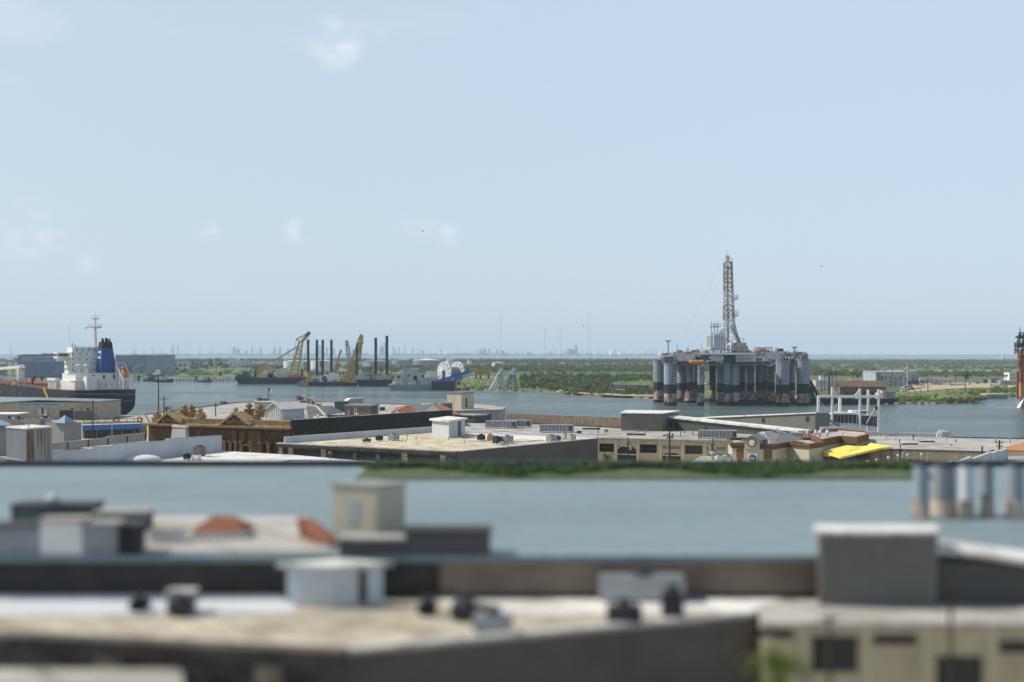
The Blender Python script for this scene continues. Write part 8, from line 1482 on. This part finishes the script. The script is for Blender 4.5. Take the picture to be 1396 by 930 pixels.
# small vents and boxes over the flat roofs
def vents(region, z, n, lab, grp, seed):
    rr = random.Random(seed); (xa, ya), (xb, yb), (xc, yc) = region
    for i in range(n):
        s, r = rr.random(), rr.random(); p = P(xa + (xb - xa) * s + (xc - xa) * r, ya + (yb - ya) * s + (yc - ya) * r, z); h = rr.uniform(.3, 1.0); mb = MB()
        if i % 3: mb.lathe(p, [(.12, 0), (.12, h), (.26, h + .05), (.24, h + .25), (.05, h + .35)], 8)
        else: mb.box(p.x - h * .7, p.y, z, p.x + h * .7, p.y + .8, z + h * .7); mb.box(p.x - h * .8, p.y - .08, z + h * .7, p.x + h * .8, p.y + .88, z + h * .8)
        tag(mb.build('roof_vent', rr.choice(['grey_metal', 'light_metal', 'dark_metal', 'rusty_steel']), None, p), lab, 'roof vent', grp)
vents(((690, 584), (990, 592), (760, 591)), 9, 16, 'small roof vent on the wide grey terminal roof', 'vents on the grey terminal roof', 1)
vents(((1150, 597), (1390, 601), (1200, 607)), 9, 12, 'small roof vent on the pale roof of the cream hall', 'vents on the cream hall roof', 2)
vents(((330, 553), (600, 558), (325, 560)), 8.05, 14, 'small roof vent on the long pier shed', 'vents on the pier shed roof', 3)
vents(((130, 603), (285, 591), (100, 607)), 12.2, 8, 'small roof vent behind the stepped white parapet', 'vents behind the stepped parapet', 4)
# ================= vegetation
def far_wood(name, lab, rows, m='leaf_far', step=None):
    spec = []
    for (x0, x1, y0, y1, n, r, hgt) in rows:
        for _ in range(n):
            x = random.uniform(x0, x1); y = random.uniform(y0, y1); d = gd(y); k = random.uniform(.55, 1.35); rr_ = r * k; hh = hgt * k
            spec.append((X(x, d), d, LZ + hh * .45, rr_, hh * .55, 46, max(.9, rr_ * .42)))
    o = foliage(name, spec, m); return stuff(o, lab, 'woodland')
far_wood('far_wood', 'dark far tree line along the back of the island', [(150, 960, 491.8, 493, 900, 7, 7), (560, 960, 492.6, 496.5, 700, 6, 7), (-250, 500, 491.5, 495, 420, 8, 9), (1100, 1450, 491.8, 492.4, 420, 7, 4), (700, 960, 493, 495, 200, 6, 8), (224, 350, 497, 503, 70, 4, 6), (345, 400, 501, 506, 40, 4, 6)], 'leaf_far')
far_wood('scrub_plain', 'olive scrub plain stretching to the bay on the right', [(1085, 1480, 492.4, 497, 800, 7, 4.5), (1085, 1480, 497, 504, 420, 4.5, 3.6), (1085, 1480, 507, 513, 220, 3.6, 3)], 'leaf_olive')
far_wood('mid_wood', 'green woodland band behind the shore thicket', [(640, 900, 501, 507, 420, 5, 8), (700, 960, 505, 509, 240, 4.5, 7), (900, 1115, 500, 508, 420, 4.5, 6.5), (1108, 1200, 508, 514, 160, 3.6, 5.5), (470, 640, 501.5, 506, 130, 4.5, 6.5), (1250, 1400, 509, 514.5, 150, 3.6, 4.2), (600, 690, 505, 509, 60, 4, 5), (345, 620, 500, 510, 150, 3.4, 4.6), (560, 610, 506, 510, 30, 3, 4)], 'leaf')
far_wood('shore_thicket', 'dense green thicket along the shore left of the rig', [(712, 830, 519, 524, 170, 4.2, 7.5), (735, 800, 524, 530.5, 120, 3.8, 7), (790, 835, 524, 533, 80, 3.4, 5), (712, 745, 526, 531, 36, 3.0, 4.5), (830, 890, 515, 522, 90, 3.6, 5.2), (745, 770, 530, 533.6, 34, 3.0, 5), (770, 890, 532.5, 537, 90, 2.2, 2.6), (850, 892, 532, 539, 50, 2.0, 2.6), (900, 960, 512, 519, 60, 3.4, 5)], 'leaf')
far_wood('bank_scrub', 'bright green scrub along the right grassy bank', [(1222, 1262, 543, 547.5, 60, 1.8, 1.4), (1262, 1336, 545.5, 547.6, 60, 1.3, 1.0), (1352, 1420, 532, 536.6, 60, 2.4, 3.2), (1320, 1345, 534.5, 540, 24, 1.7, 2.0)], 'leaf_bright')
far_wood('bank_scrub_dark', 'dark overhanging bushes at the water line of the right bank', [(1285, 1342, 545, 547.4, 40, 1.7, 1.7)], 'leaf')
far_wood('grass_tufts', 'tall grass on the open meadow beside the anchor frames', [(612, 740, 515, 530, 260, 1.3, .5), (800, 892, 522, 539, 160, 1.2, .5), (960, 1110, 528, 543, 120, 1.2, .5), (1225, 1420, 530, 543, 200, .9, .35), (180, 345, 505, 512, 160, 4, 1.2)], 'grass_leaf')
def tree_thing(x, yb, w_px, h_px, lab, m='leaf', grp=None, sq=1.):
    d = gd(yb); r = w_px / 2 * d / F; h = h_px * d / F; c = Vector((X(x, d), d, LZ)); t = thing('tree', lab, 'tree', c, grp); mb = MB(); mb.cyl(c, c + Vector((0, 0, h * .55)), max(.25, r * .09), max(.12, r * .05), 7)
    for k in range(4): a = k * 1.7 + x; mb.cyl(c + Vector((0, 0, h * (.3 + .06 * k))), c + Vector((math.cos(a) * r * .55, math.sin(a) * r * .55, h * (.6 + .05 * k))), r * .05, r * .02, 5)
    mb.build('trunk', 'bark', t); rr = random.Random(int(x * 10)); sp = []
    for k in range(9): a = rr.uniform(0, 6.28); q = rr.uniform(0, .62); sp.append((c.x + math.cos(a) * q * r, c.y + math.sin(a) * q * r, LZ + h * rr.uniform(.3, .8), r * rr.uniform(.36, .56), h * rr.uniform(.17, .27), 90, max(.45, r * .13)))
    foliage('crown', sp, m, t); return t
g = 'trees standing alone on the island'
for (x, yb, w_, h_, lab, m) in ((287, 503, 10, 14, 'broad dark tree left of the white banded office', 'leaf_far'), (301, 503.5, 10, 13, 'round dark tree right beside the broad one near the office', 'leaf_far'), (295, 503, 7, 15, 'taller thin tree between the two round dark ones', 'leaf_far'), (268, 505, 8, 7, 'low bush tree before the pale low building', 'leaf_far'), (281, 506, 10, 9, 'wide low tree on the left grass field', 'leaf_far'), (309, 505.5, 12, 10, 'dark tree in front of the white banded office', 'leaf_far'), (346, 506, 9, 9, 'dark tree at the right end of the grass field', 'leaf_far'), (240, 507, 9, 7, 'low round tree near the grey blue hangar', 'leaf_far'), (252, 508, 7, 6, 'smallest bush tree near the grey blue hangar', 'leaf_far'), (262, 504.6, 9, 6, 'flat topped bush tree mid left field', 'leaf_far'), (356, 505, 9, 8, 'tree left of the crane barge A frame', 'leaf_far'), (380, 505.5, 8, 7, 'tree before the cream long shed', 'leaf_far'),
        (460, 508, 14, 13, 'green tree beyond the small amber crane', 'leaf'), (476, 508, 14, 14, 'green tree left of the tall yellow boom', 'leaf'), (519, 510, 11, 12, 'green tree between the two thick spud legs', 'leaf'), (505, 509, 8, 10, 'thin dark tree left of the thick spud legs', 'leaf_far'), (556, 509, 16, 11, 'broad green tree before the wide grey tanks', 'leaf'), (572, 509, 14, 10, 'green tree left of the cable reel', 'leaf'), (538, 509.5, 10, 8, 'low green tree near the right thick spud leg', 'leaf'), (630, 504, 12, 6, 'low tree right of the cable reel flanges', 'leaf'), (855, 495, 6, 8, 'tall lone tree on the far tree line left of the rig', 'leaf_far'), (846, 495, 9, 5, 'low round tree beside the tall lone far one', 'leaf_far'), (584, 492.5, 7, 3.6, 'dark far tree above the widest grey tank', 'leaf_far'), (656, 492.5, 7, 4.4, 'dark far tree above the yellow gantry', 'leaf_far'),
        (1169, 517, 13, 11, 'dark round tree behind the brown warehouse', 'leaf_far'), (1174, 521.5, 6, 5, 'small round bush beside the cars behind the warehouse', 'leaf'), (1164, 541, 14, 9, 'leafy bush in front of the brown warehouse, left one', 'leaf'), (1180, 541, 9, 6, 'leafy bush in front of the brown warehouse, right one', 'leaf'), (1333, 524, 5, 5, 'round dark bush on the sandy lot', 'leaf_far'), (1318, 519, 10, 7, 'wide dark tree behind the tall lone palm', 'leaf'), (1290, 517, 9, 6, 'green tree behind the cream trailer office', 'leaf'), (1346, 515.5, 8, 5, 'green tree behind the blue container', 'leaf')): tree_thing(x, yb, w_, h_, lab, m, g)
# ================= far shore: refineries, masts
def refinery(x0, x1, lab, towers, tanks=(), d=13100):
    t = thing('refinery', lab, 'refinery', (X((x0 + x1) / 2, d), d, 6)); mb = MB(); rr = random.Random(int(x0)); x = x0
    while x < x1: w_ = rr.uniform(3, 9); mb.box(X(x, d), d, 0, X(x + w_, d), d + 60, rr.uniform(10, 26)); x += w_ * rr.uniform(.7, 1.5)
    mb.build('plant', 'far_grey', t); mb = MB()
    for (tx, ty, w_) in towers: mb.box(X(tx, d) - w_ / 2, d - 20, 0, X(tx, d) + w_ / 2, d - 20 + w_, Z(ty, d))
    for k in range(int((x1 - x0) / 2.4)):
        tx = rr.uniform(x0, x1); mb.cyl((X(tx, d), d - 30, 0), (X(tx, d), d - 30, rr.uniform(24, 80)), rr.uniform(2, 5), 1.6, 6)
    mb.build('tower', 'far_grey', t)
    if tanks:
        mb = MB()
        for (tx, w_, yt) in tanks: r = w_ / 2 * d / F; mb.lathe((X(tx, d), d - 40, 0), [(r, 0), (r, Z(yt, d) * .8), (r * .6, Z(yt, d) * .95), (r * .05, Z(yt, d))], 18)
        mb.build('storage_tank', 'white_paint', t)
refinery(180, 262, 'hazy refinery stacks far across the bay behind the grey blue hangar', [(208, 474, 10), (236, 472, 14), (243, 472.5, 10)])
refinery(270, 345, 'hazy refinery towers far across the bay above the white banded office', [(320, 473, 24), (325, 476, 30), (344, 474, 16), (336, 477, 20)])
refinery(345, 425, 'hazy dense refinery skyline far across the bay above the yellow crane', [(356, 473.5, 18), (374.5, 473.5, 20), (382, 473.5, 22), (393, 475, 18), (410, 476, 30)])
refinery(425, 492, 'hazy refinery skyline far across the bay behind the slim spud legs', [(436, 471, 24), (446, 474, 20), (455, 475, 26), (481, 475, 20), (490, 476, 22)])
refinery(492, 556, 'hazy refinery with one wide block tower far behind the thick spud legs', [(520.5, 473, 44), (521, 466.5, 10), (525, 466.5, 10), (536.5, 473, 14), (544, 473, 12), (552, 471.5, 10)])
refinery(556, 635, 'hazy low refinery line far across the bay above the grey tanks', [(563, 475, 12), (602, 476, 12), (577, 478, 20)])
refinery(635, 705, 'hazy refinery towers far across the bay above the anchor frames', [(656, 475.5, 18), (661, 474.5, 26), (667, 475, 16), (678, 477, 14), (686, 478, 40)])
refinery(705, 780, 'hazy low plant line far across the bay left of the tall chimney', [(720, 479, 30), (750, 478.5, 20)])
refinery(772, 800, 'hazy plant with one tall thick chimney far across the bay', [(778, 475.5, 46), (785, 470.5, 26), (773, 477, 18), (782, 477, 50)])
refinery(800, 905, 'hazy low far shore plant with white domed tanks left of the rig', [(812, 479, 20), (880, 478.5, 12), (889, 478, 10)], [(834, 8, 477.6), (845, 7, 479.6), (812, 5, 479.8), (900, 8, 479.4)])
t = thing('far_ship', 'small white ship far out on the bay at right', 'ship', P(1368, 491.0, 0)); d = 5200; mb = MB(); c = X(1366, d); mb.add([(c - 6, d, 0), (c + 14, d, 0), (c + 17, d, 7), (c - 9, d, 6), (c - 6, d + 8, 0), (c + 14, d + 8, 0), (c + 17, d + 8, 7), (c - 9, d + 8, 6)], [(0, 1, 2, 3), (7, 6, 5, 4), (3, 2, 6, 7), (1, 5, 6, 2), (4, 0, 3, 7)]); mb.build('hull', 'white_paint', t); mb = MB(); mb.box(c + 2, d + 1, 6.5, c + 12, d + 7, 18); mb.box(c + 7, d + 2, 18, c + 10, d + 5, 27); mb.build('superstructure', 'white_paint', t)
def mast(x, yt, lab, d=4300):
    c = (X(x, d), d, LZ); t = thing('radio_mast', lab, 'mast', c, 'tall thin radio masts across the water'); zt = Z(yt, d); mb = MB(); mr = MB(); n = 10
    for k in range(n): (mb if k % 2 else mr).cyl((c[0], d, LZ + (zt - LZ) * k / n), (c[0], d, LZ + (zt - LZ) * (k + 1) / n), .5, n=5)
    mb.build('section', 'light_metal', t); mr.build('section', 'grey_metal', t)
    mb = MB()
    for s in (-1, 1): mb.bar((c[0], d, zt * .9), (c[0] + s * zt * .45, d + 30, LZ), .1)
    mb.build('guy_wire', 'grey_metal', t)
mast(683, 427, 'left tallest thin radio mast above the white tank'); mast(743, 444.5, 'shorter thin radio mast, second from left'); mast(764, 446, 'shorter thin radio mast, third from left'); mast(802.5, 427, 'tallest thin radio mast nearest to the rig')
for k, (x, y, d, lab) in enumerate(((576, 315, 260, 'tiny dark bird high in the left sky'), (1120, 363.5, 300, 'tiny dark bird right of the derrick'), (795.5, 444, 320, 'tiny dark bird near the right radio masts'))):
    p = Q(x, y, d); mb = MB(); mb.sph(p, .16, 1, 2.2, .8, 8); mb.add([p, p + Vector((.55, .1, .22)), p + Vector((.5, .35, .2)), p + Vector((0, .3, .03))], [(0, 1, 2, 3)]); mb.add([p, p + Vector((-.55, .1, .22)), p + Vector((-.5, .35, .2)), p + Vector((0, .3, .03))], [(3, 2, 1, 0)]); tag(mb.build('bird', 'black_paint', None, p), lab, 'bird')
# ================= added near roofs, invented in the shapes of a blurred repeat of the harbour
ZA = 24.0
def Y(y, z=ZA): return (H - z) * F / (y - HZ)
dA0, dA1 = Y(757), Y(640)
t = thing('added_roof_house', 'invented near house, its wide blue grey roof standing in for blurred water', 'building', (0, dA0, 2.5))
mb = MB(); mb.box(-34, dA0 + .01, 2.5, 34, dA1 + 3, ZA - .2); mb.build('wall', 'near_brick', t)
mb = MB(); mb.prism([(-34.4, dA0 - .1), (34.4, dA0 - .1), (34.4, dA1 + 3.2), (-34.4, dA1 + 3.2)], ZA - .19, ZA); mb.build('roof', 'roof_bluegrey', t)  # added roof, coloured like the blurred water it stands in for
mb = MB(); mb.box(-34.4, dA1 + 1.6, ZA, 34.4, dA1 + 2.0, ZA + .3); mb.build('parapet', 'near_slate', t)
a, b = X(600, dA0), X(1119, dA0); mb = MB(); mb.box(a, dA0 - .14, 22.9, b, dA0 - .0, ZA - .2); mb.build('brown_cladding', 'brown_siding', t)
pl = thing('added_planter', 'invented roof planter, its low hedge standing in for a blurred green shore', 'planter', (X(800, dA1), dA1, ZA)); mb = MB(); d = dA1 - .2; mb.box(X(500, d), d - 5.2, ZA, X(1246, d), d + 1.4, ZA + .05); mb.build('trough', 'moss', pl)
sp = []
for k in range(520): x = random.uniform(503, 1244); dd = d + 1.2 - random.random() ** 1.5 * (3.4 + 2.6 * math.sin(x * .02 - 6.5)); sp.append((X(x, dd), dd, ZA + .16 + random.uniform(0, .06), .42, .16, 46, .13))
foliage('hedge', sp, 'hedge_leaf', pl)  # added hedge, standing in for a blurred green shore
def nbox(name, lab, cat, x0, x1, yt, yb, dep, wall, roof, z=ZA, side=None, dx=0., ov=.06, group=None, rt=.08):
    d = Y(yb, z); a, b = X(x0, d), X(x1, d); zt = Z(yt, d); t = thing(name, lab, cat, ((a + b) / 2, d, z), group); mb = MB(); q = [Vector((a, d)), Vector((b, d)), Vector((b + dx, d + dep)), Vector((a + dx, d + dep))]; mb.prism(q, z, zt - rt); mb.build('wall', wall, t); mb = MB(); mb.prism(inset(q, -ov), zt - rt, zt); mb.build('roof', roof, t); return t, d, a, b, zt
# tan hut turned so that one lit and one dark face show
d = Y(728); q = [Vector((X(449, d), d + .7)), Vector((X(512, d), d)), Vector((X(549, d), d + .9)), Vector((X(490, d), d + 1.7))]; t = thing('roof_hut', 'tan roof hut with one lit and one shaded face on the blue grey roof', 'hut', (q[1].x, q[1].y, ZA)); zt = Z(664, d); mb = MB(); mb.prism(q, ZA, zt); mb.build('wall', 'tan_light', t); mb = MB(); mb.prism(inset(ccw(q), -.05), zt, zt + .07); mb.build('roof', 'stucco_grey', t); u = (q[1] - q[0]).normalized(); w = Vector((-u.y, u.x)); mb = MB(); wbox(mb, q[0], u, w, .6, 1.0, -.02, 0, ZA + .3, ZA + 1.1); mb.build('door', 'pale_blue_wall', t)
nbox('roof_unit', 'dark navy unit with a pale cap at the left of the near blue grey roof', 'roof unit', 15, 125, 688, 722, 1.2, 'roof_dark', 'dark_metal'); p = Q(66, 0, Y(722)); mb = MB(); z_ = Z(688, p.y); mb.lathe((p.x, p.y + .4, z_), [(.1, 0), (.1, .05), (.22, .1), (.22, .22), (.05, .3)], 12); tag(mb.build('roof_ventilator', 'hatch_white', None, (p.x, p.y, z_)), 'white mushroom cap on the dark navy near unit', 'ventilator')
nbox('roof_cabin', 'pale grey near cabin in front of the dark navy unit', 'cabin', 54, 112, 708, 757, .8, 'tank_white', 'roof_grey'); nbox('roof_cabin', 'grey near cabin joined right of the pale one', 'cabin', 113, 160, 712, 757, .8, 'tank_grey', 'roof_grey'); nbox('roof_cabin', 'black near cabin right of the grey one', 'cabin', 161, 186, 714, 757, .9, 'black_paint', 'dark_metal')
# grey deck with red hipped lantern
d0, d1 = Y(754), Y(706); t = thing('near_terrace', 'pale grey near terrace strip left of the tan hut', 'terrace', (X(300, d0), d0, ZA)); mb = MB(); mb.prism([(X(187, d0), d0), (X(452, d0), d0), (X(420, d1), d1), (X(205, d1), d1)], ZA + .001, ZA + .06); mb.build('deck', 'roof_grey', t)
d = Y(737); e = [Vector((X(258, d), d, ZA + .25)), Vector((X(336, d), d, ZA + .25)), Vector((X(336, d), d + 1.5, ZA + .25)), Vector((X(258, d), d + 1.5, ZA + .25))]; ap = [Vector((X(283, d), d + .7, Z(707, d))), Vector((X(312, d), d + .7, Z(707, d)))]; t = thing('roof_lantern', 'red hipped roof lantern on the pale near terrace', 'lantern roof', (e[0].x, d, ZA)); mb = MB(); mb.box(e[0].x + .08, d + .08, ZA + .06, e[1].x - .08, d + 1.4, ZA + .25); mb.build('base', 'white_paint', t); mb = MB(); mb.add(e + ap, [(0, 1, 5, 4), (1, 2, 5), (2, 3, 4, 5), (3, 0, 4)]); mb.build('roof', 'roof_rust', t)
d = Y(745); t = thing('roof_skirt', 'rust red sloping roof strip between the terrace and the tan hut', 'roof strip', (X(430, d), d, ZA)); mb = MB(); a, b = Q(404, 706, d + 1), Q(458, 741, d); mb.add([a, a + Vector((.45, 0, 0)), b + Vector((.2, 0, 0)), b - Vector((.5, 0, 0))] + [Vector((p.x, p.y + .6, ZA + .05)) for p in (a, a + Vector((.45, 0, 0)), b + Vector((.2, 0, 0)), b - Vector((.5, 0, 0)))], [(3, 2, 1, 0), (4, 5, 6, 7), (0, 1, 5, 4), (1, 2, 6, 5), (2, 3, 7, 6), (3, 0, 4, 7)]); mb.build('slope', 'roof_rust', t)
nbox('roof_cabin', 'dark grey near cabin at the left frame edge', 'cabin', -60, 52, 716, 757, 1., 'tank_grey', 'dark_metal'); nbox('roof_unit', 'low dark near unit behind the black near cabin', 'roof unit', 128, 200, 698, 726, .8, 'roof_dark', 'roof_grey'); nbox('roof_unit', 'small pale near unit on the terrace left of the red lantern', 'roof unit', 205, 246, 722, 742, .5, 'tank_white', 'roof_grey')
nbox('plant_unit', 'long low charcoal near unit right of the tan hut', 'roof unit', 552, 668, 722, 757, 1.0, 'grey_siding_dark', 'dark_metal'); nbox('plant_unit', 'pale topped grey near unit at the foot of the tan hut', 'roof unit', 462, 551, 733, 757, .7, 'grey_siding_dark', 'roof_grey')
# grey box with white roof and walkway at the right
zb = 22.75
t, d, a, b, zt = nbox('near_hall', 'grey near hall with a bright white roof slab at right', 'building', 1117, 1278, 724, 826, 1.2, 'grey_siding', 'roof_white', zb, dx=.25, ov=.1, rt=.1)
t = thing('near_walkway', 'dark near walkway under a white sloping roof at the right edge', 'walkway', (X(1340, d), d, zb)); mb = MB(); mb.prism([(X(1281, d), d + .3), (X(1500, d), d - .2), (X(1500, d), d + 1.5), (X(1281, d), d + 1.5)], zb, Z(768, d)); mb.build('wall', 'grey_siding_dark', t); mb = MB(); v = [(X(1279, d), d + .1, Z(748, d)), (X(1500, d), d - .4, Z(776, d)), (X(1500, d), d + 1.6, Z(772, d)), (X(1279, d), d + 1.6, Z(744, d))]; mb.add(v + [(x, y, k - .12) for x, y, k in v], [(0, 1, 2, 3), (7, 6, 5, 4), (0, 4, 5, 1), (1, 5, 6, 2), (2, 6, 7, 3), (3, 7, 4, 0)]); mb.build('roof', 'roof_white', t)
# rusty footed stacks, added in the shape of blurred rig columns
labs = ['leftmost', 'second', 'third', 'fourth', 'rightmost']
for k, (x, w_) in enumerate(((1256, 20), (1287, 30), (1318, 18), (1346, 16), (1384, 24))):
    d = Y(706) + (k % 2) * .6; r = w_ / 2 * d / F; c = (X(x, d), d, ZA); t = thing('added_stack', 'invented grey stack standing in for a blurred rig column, ' + labs[k] + ' of the five at right', 'exhaust stack', c, 'added near stacks at the right'); zt = Z(636, d); zm = Z(672, d); mb = MB(); mb.lathe(c, [(r, zm - ZA), (r, zt - ZA)], 18); mb.lathe(c, [(r * 1.02, Z(682, d) - ZA), (r * 1.02, zm - ZA + .01)], 18); mb.build('pipe', ['rig_grey', 'tank_grey', 'rig_light', 'tank_grey', 'rig_grey'][k], t); mb = MB(); mb.lathe(c, [(r * 1.25, 0), (r * 1.1, Z(690, d) - ZA), (r * 1.03, Z(681, d) - ZA)], 18); mb.build('foot', 'rig_rusty', t)
    mb = MB(); mb.lathe((c[0], c[1], zt), [(r * .8, 0), (r * .8, .05), (r * 1.1, .07), (r * .3, .16)], 14); mb.build('cap', 'dark_metal', t)
# lower roof in front: cream and grey, with cream wall and brown wall at its edge
N_, Rr = P2(462, 890, zb), P2(1030, 838, zb); Lf = Vector((-26, N_.y + 4.2))
t = thing('near_flat_house', 'invented near dark fronted house with a broad cream flat roof, out of focus', 'building', (N_.x, N_.y, 2.5)); poly = [Lf, N_, Rr, Vector((Rr.x + .3, dA0 - .16)), Vector((-30, dA0 - .16)), Vector((-30, Lf.y + .6))]
mb = MB(); mb.prism(poly, 2.5, zb - .08); mb.build('wall', 'side_wall', t); mb = MB(); mb.prism(poly, zb - .079, zb); mb.build('roof', 'near_cream', t)
u = (N_ - Lf).normalized(); w = Vector((-u.y, u.x)); L = (N_ - Lf).length; mb = MB(); wbox(mb, Lf, u, w, 0, L + .12, -.25, -.01, 19, zb - .3); wbox(mb, Lf, u, w, 0, L + .2, -.4, .2, zb - .3, zb + .1)
mb.build('front', 'dark_stone', t); mb = MB()
for k in range(24): s = L - .4 - k * 1.05; wbox(mb, Lf, u, w, s - .35 - (k % 4 == 1) * .2, s + .15, -.4, -.26, 19, zb - .32) if k % 4 == 1 else None
mb.build('pilaster', 'stone_light', t); mb = MB()
for k in range(24): s = L - .4 - k * 1.05; wbox(mb, Lf, u, w, s - .7, s - .05, -.28, -.255, 20, zb - .7) if k % 4 != 1 else None
mb.build('window', 'black_opening', t)
v = (Rr - N_).normalized(); vi = Vector((-v.y, v.x)); mb = MB(); wbox(mb, N_, v, vi, .1, (Rr - N_).length, 0, .16, zb, zb + .09); mb.build('coping', 'roof_white', t)
mb = MB(); mb.prism([(-30, Y(853, zb)), (X(400, Y(838, zb)), Y(836, zb)), (X(400, Y(824, zb)), dA0 - .4), (-30, dA0 - .4)], zb + .004, zb + .03); mb.build('roof_strip', 'stucco_white', t)
mb = MB(); mb.prism([(X(640, Y(838, zb)), Y(838, zb)), (X(1020, Y(836, zb)), Y(836, zb)), (X(1110, Y(800, zb)), Y(800, zb)), (X(560, Y(800, zb)), Y(800, zb))], zb + .004, zb + .02); mb.build('roof_coating', 'roof_white', t)
mb = MB(); mb.box(-30, dA0 - .3, zb, X(388, dA0), dA0 - .165, zb + .12); mb.build('rear_parapet', 'stucco_white', t)
q0 = Y(828, zb); q = [Vector((X(388, q0), q0 + .35)), Vector((X(452, q0), q0)), Vector((X(520, q0), q0 + .45)), Vector((X(455, q0), q0 + .95))]; t = thing('near_stair_hut', 'white near stair hut with an overhanging slab on the cream roof', 'hut', (q[1].x, q[1].y, zb)); zt = Z(776, q0); mb = MB(); mb.prism(q, zb, zt); mb.build('wall', 'stucco_white', t); mb = MB(); mb.prism(inset(ccw(q), -.14), zt, zt + .12); mb.build('roof', 'roof_white', t); u2 = (q[2] - q[1]).normalized(); w2 = Vector((-u2.y, u2.x)); mb = MB(); wbox(mb, q[1], u2, w2, .78, 1.02, -.012, 0, zb + .05, zt - .08); mb.build('door', 'black_opening', t)
g = 'near air conditioners out of focus'
for x, yb, L_, W_, h_, m, lab in ((582, 841, .42, .4, .34, 'black_paint', 'black near condenser right of the white near hut'), (640, 848, .9, .4, .42, 'dark_metal', 'dark near condenser at the front cluster of the cream near roof'), (672, 866, .9, .5, .5, 'galvanised', 'largest grey near condenser at the front cluster'), (628, 838, .35, .3, .4, 'grey_metal', 'slim grey near condenser behind the front cluster'), (852, 853, .85, .45, .5, 'dark_metal', 'dark near condenser by the brown near wall'), (876, 822, 2.4, .7, .75, 'galvanised', 'long ribbed near chiller before the brown cladding'), (918, 846, .5, .4, .75, 'dark_metal', 'dark near cabinet in front of the long ribbed chiller'), (722, 800, .9, .5, .72, 'grey_metal', 'grey near unit left of the long ribbed chiller'), (650, 795, 1.5, .5, .62, 'galvanised', 'grey near unit joined to the charcoal one'), (243, 842, .5, .4, .4, 'dark_metal', 'small dark near condenser on the left of the cream roof'), (188, 836, .4, .35, .34, 'black_paint', 'black near condenser at the left wall of the cream roof')): ac(lab, Vector((X(x, Y(yb, zb)), Y(yb, zb) + W_ / 2)), Vector((1, -.08)), L_, W_, zb, h_, m, .06, g)
nbox('roof_box', 'pale grey near box at the foot of the black brick band', 'roof unit', 228, 262, 806, 838, .5, 'stucco_grey', 'roof_grey', zb)
# cream house with dark windows at bottom right
dC = Y(849, zb); x0 = Rr.x + .02; fl, fr = Vector((x0, dC)), Vector((30, dC - .8)); t = thing('near_cream_house', 'invented near cream house front with dark windows at bottom right, out of focus', 'building', (x0, dC, 2.5)); mb = MB(); u = (fr - fl).normalized(); w = Vector((-u.y, u.x))
def S8(px): k = (px - CX) / F; return (k * fl.y - fl.x) / (u.x - k * u.y)
ops = [];
for xa, xb, ya, yb in ((1037, 1082, 857, 871), (1107, 1170, 866, 916), (1190, 1250, 863, 878), (1276, 1340, 892, 952), (1362, 1420, 870, 888), (1450, 1510, 866, 920)): dd = dC; ops.append((S8(xa), S8(xb), Z(yb, dd), Z(ya, dd)))
facade(mb, fl, fr, 2.5, zb - .09, .18, ops); mb.prism([fl + w * .19, fr + w * .19, Vector((32, dA0 - .17)), Vector((Rr.x + .34, dA0 - .17))], 2.5, zb - .1); mb.build('wall', 'cream_wall', t); mb = MB()
for o in ops: wbox(mb, fl, u, w, o[0] - .03, o[1] + .03, .12, .185, o[2] - .03, o[3] + .03)
mb.build('window', 'glass_dark', t); mb = MB(); mb.prism([fl + w * .0 - u * 0, fr, Vector((32, dA0 - .17)), Vector((Rr.x + .34, dA0 - .17))], zb - .088, zb); mb.build('roof', 'roof_grey', t); mb = MB()
for o in ops:
    for a_, b_, c_, d_ in ((o[0] - .05, o[1] + .05, o[2] - .07, o[2] - .01), (o[0] - .04, o[1] + .04, o[3] + .01, o[3] + .06)): wbox(mb, fl, u, w, a_, b_, -.05, -.004, c_, d_)
mb.build('window_trim', 'cream_trim', t); mb = MB()
for px in (1096, 1181, 1262, 1352, 1434): wbox(mb, fl, u, w, S8(px) - .1, S8(px) + .1, -.06, -.003, 18, zb - .15)
mb.build('pilaster', 'cream_trim', t)
for k, (x, y0) in enumerate(((1131, 838), (1296, 800))): d = dC - .9; b_ = Q(x, 960, d); tp = Q(x, y0, d); t = thing('near_pole', ['thin dark near pole before the second dark window', 'taller thin dark near pole at bottom right'][k], 'pole', (b_.x, b_.y, 2.5)); mb = MB(); mb.cyl((b_.x, b_.y, 2.5), tp, .07, .05, 8); mb.build('post', 'pole_wood', t); mb = MB(); mb.bar(tp - Vector((.25, 0, .1)), tp - Vector((-.25, 0, .1)), .06); mb.build('crossarm', 'pole_wood', t)
d = Y(920, zb) - 1; palm(1055, 0, d, Z(905, d) - 2.5, 1.0, 'near palm top between the brown wall and the cream house', 26, name='palm_tree')
zE = 23.0; t = thing('near_low_roof', 'pale grey low roof slab at the bottom left corner', 'building', (X(120, Y(915, zE)), Y(915, zE), 2.5)); q = [P2(-100, 913, zE), P2(240, 914, zE), P2(252, 980, zE), P2(-140, 980, zE)]; mb = MB(); mb.prism(q, 2.5, zE - .1); mb.build('wall', 'stucco_grey', t); mb = MB(); mb.prism(inset(ccw(q), -.1), zE - .1, zE); mb.build('roof', 'roof_grey', t)
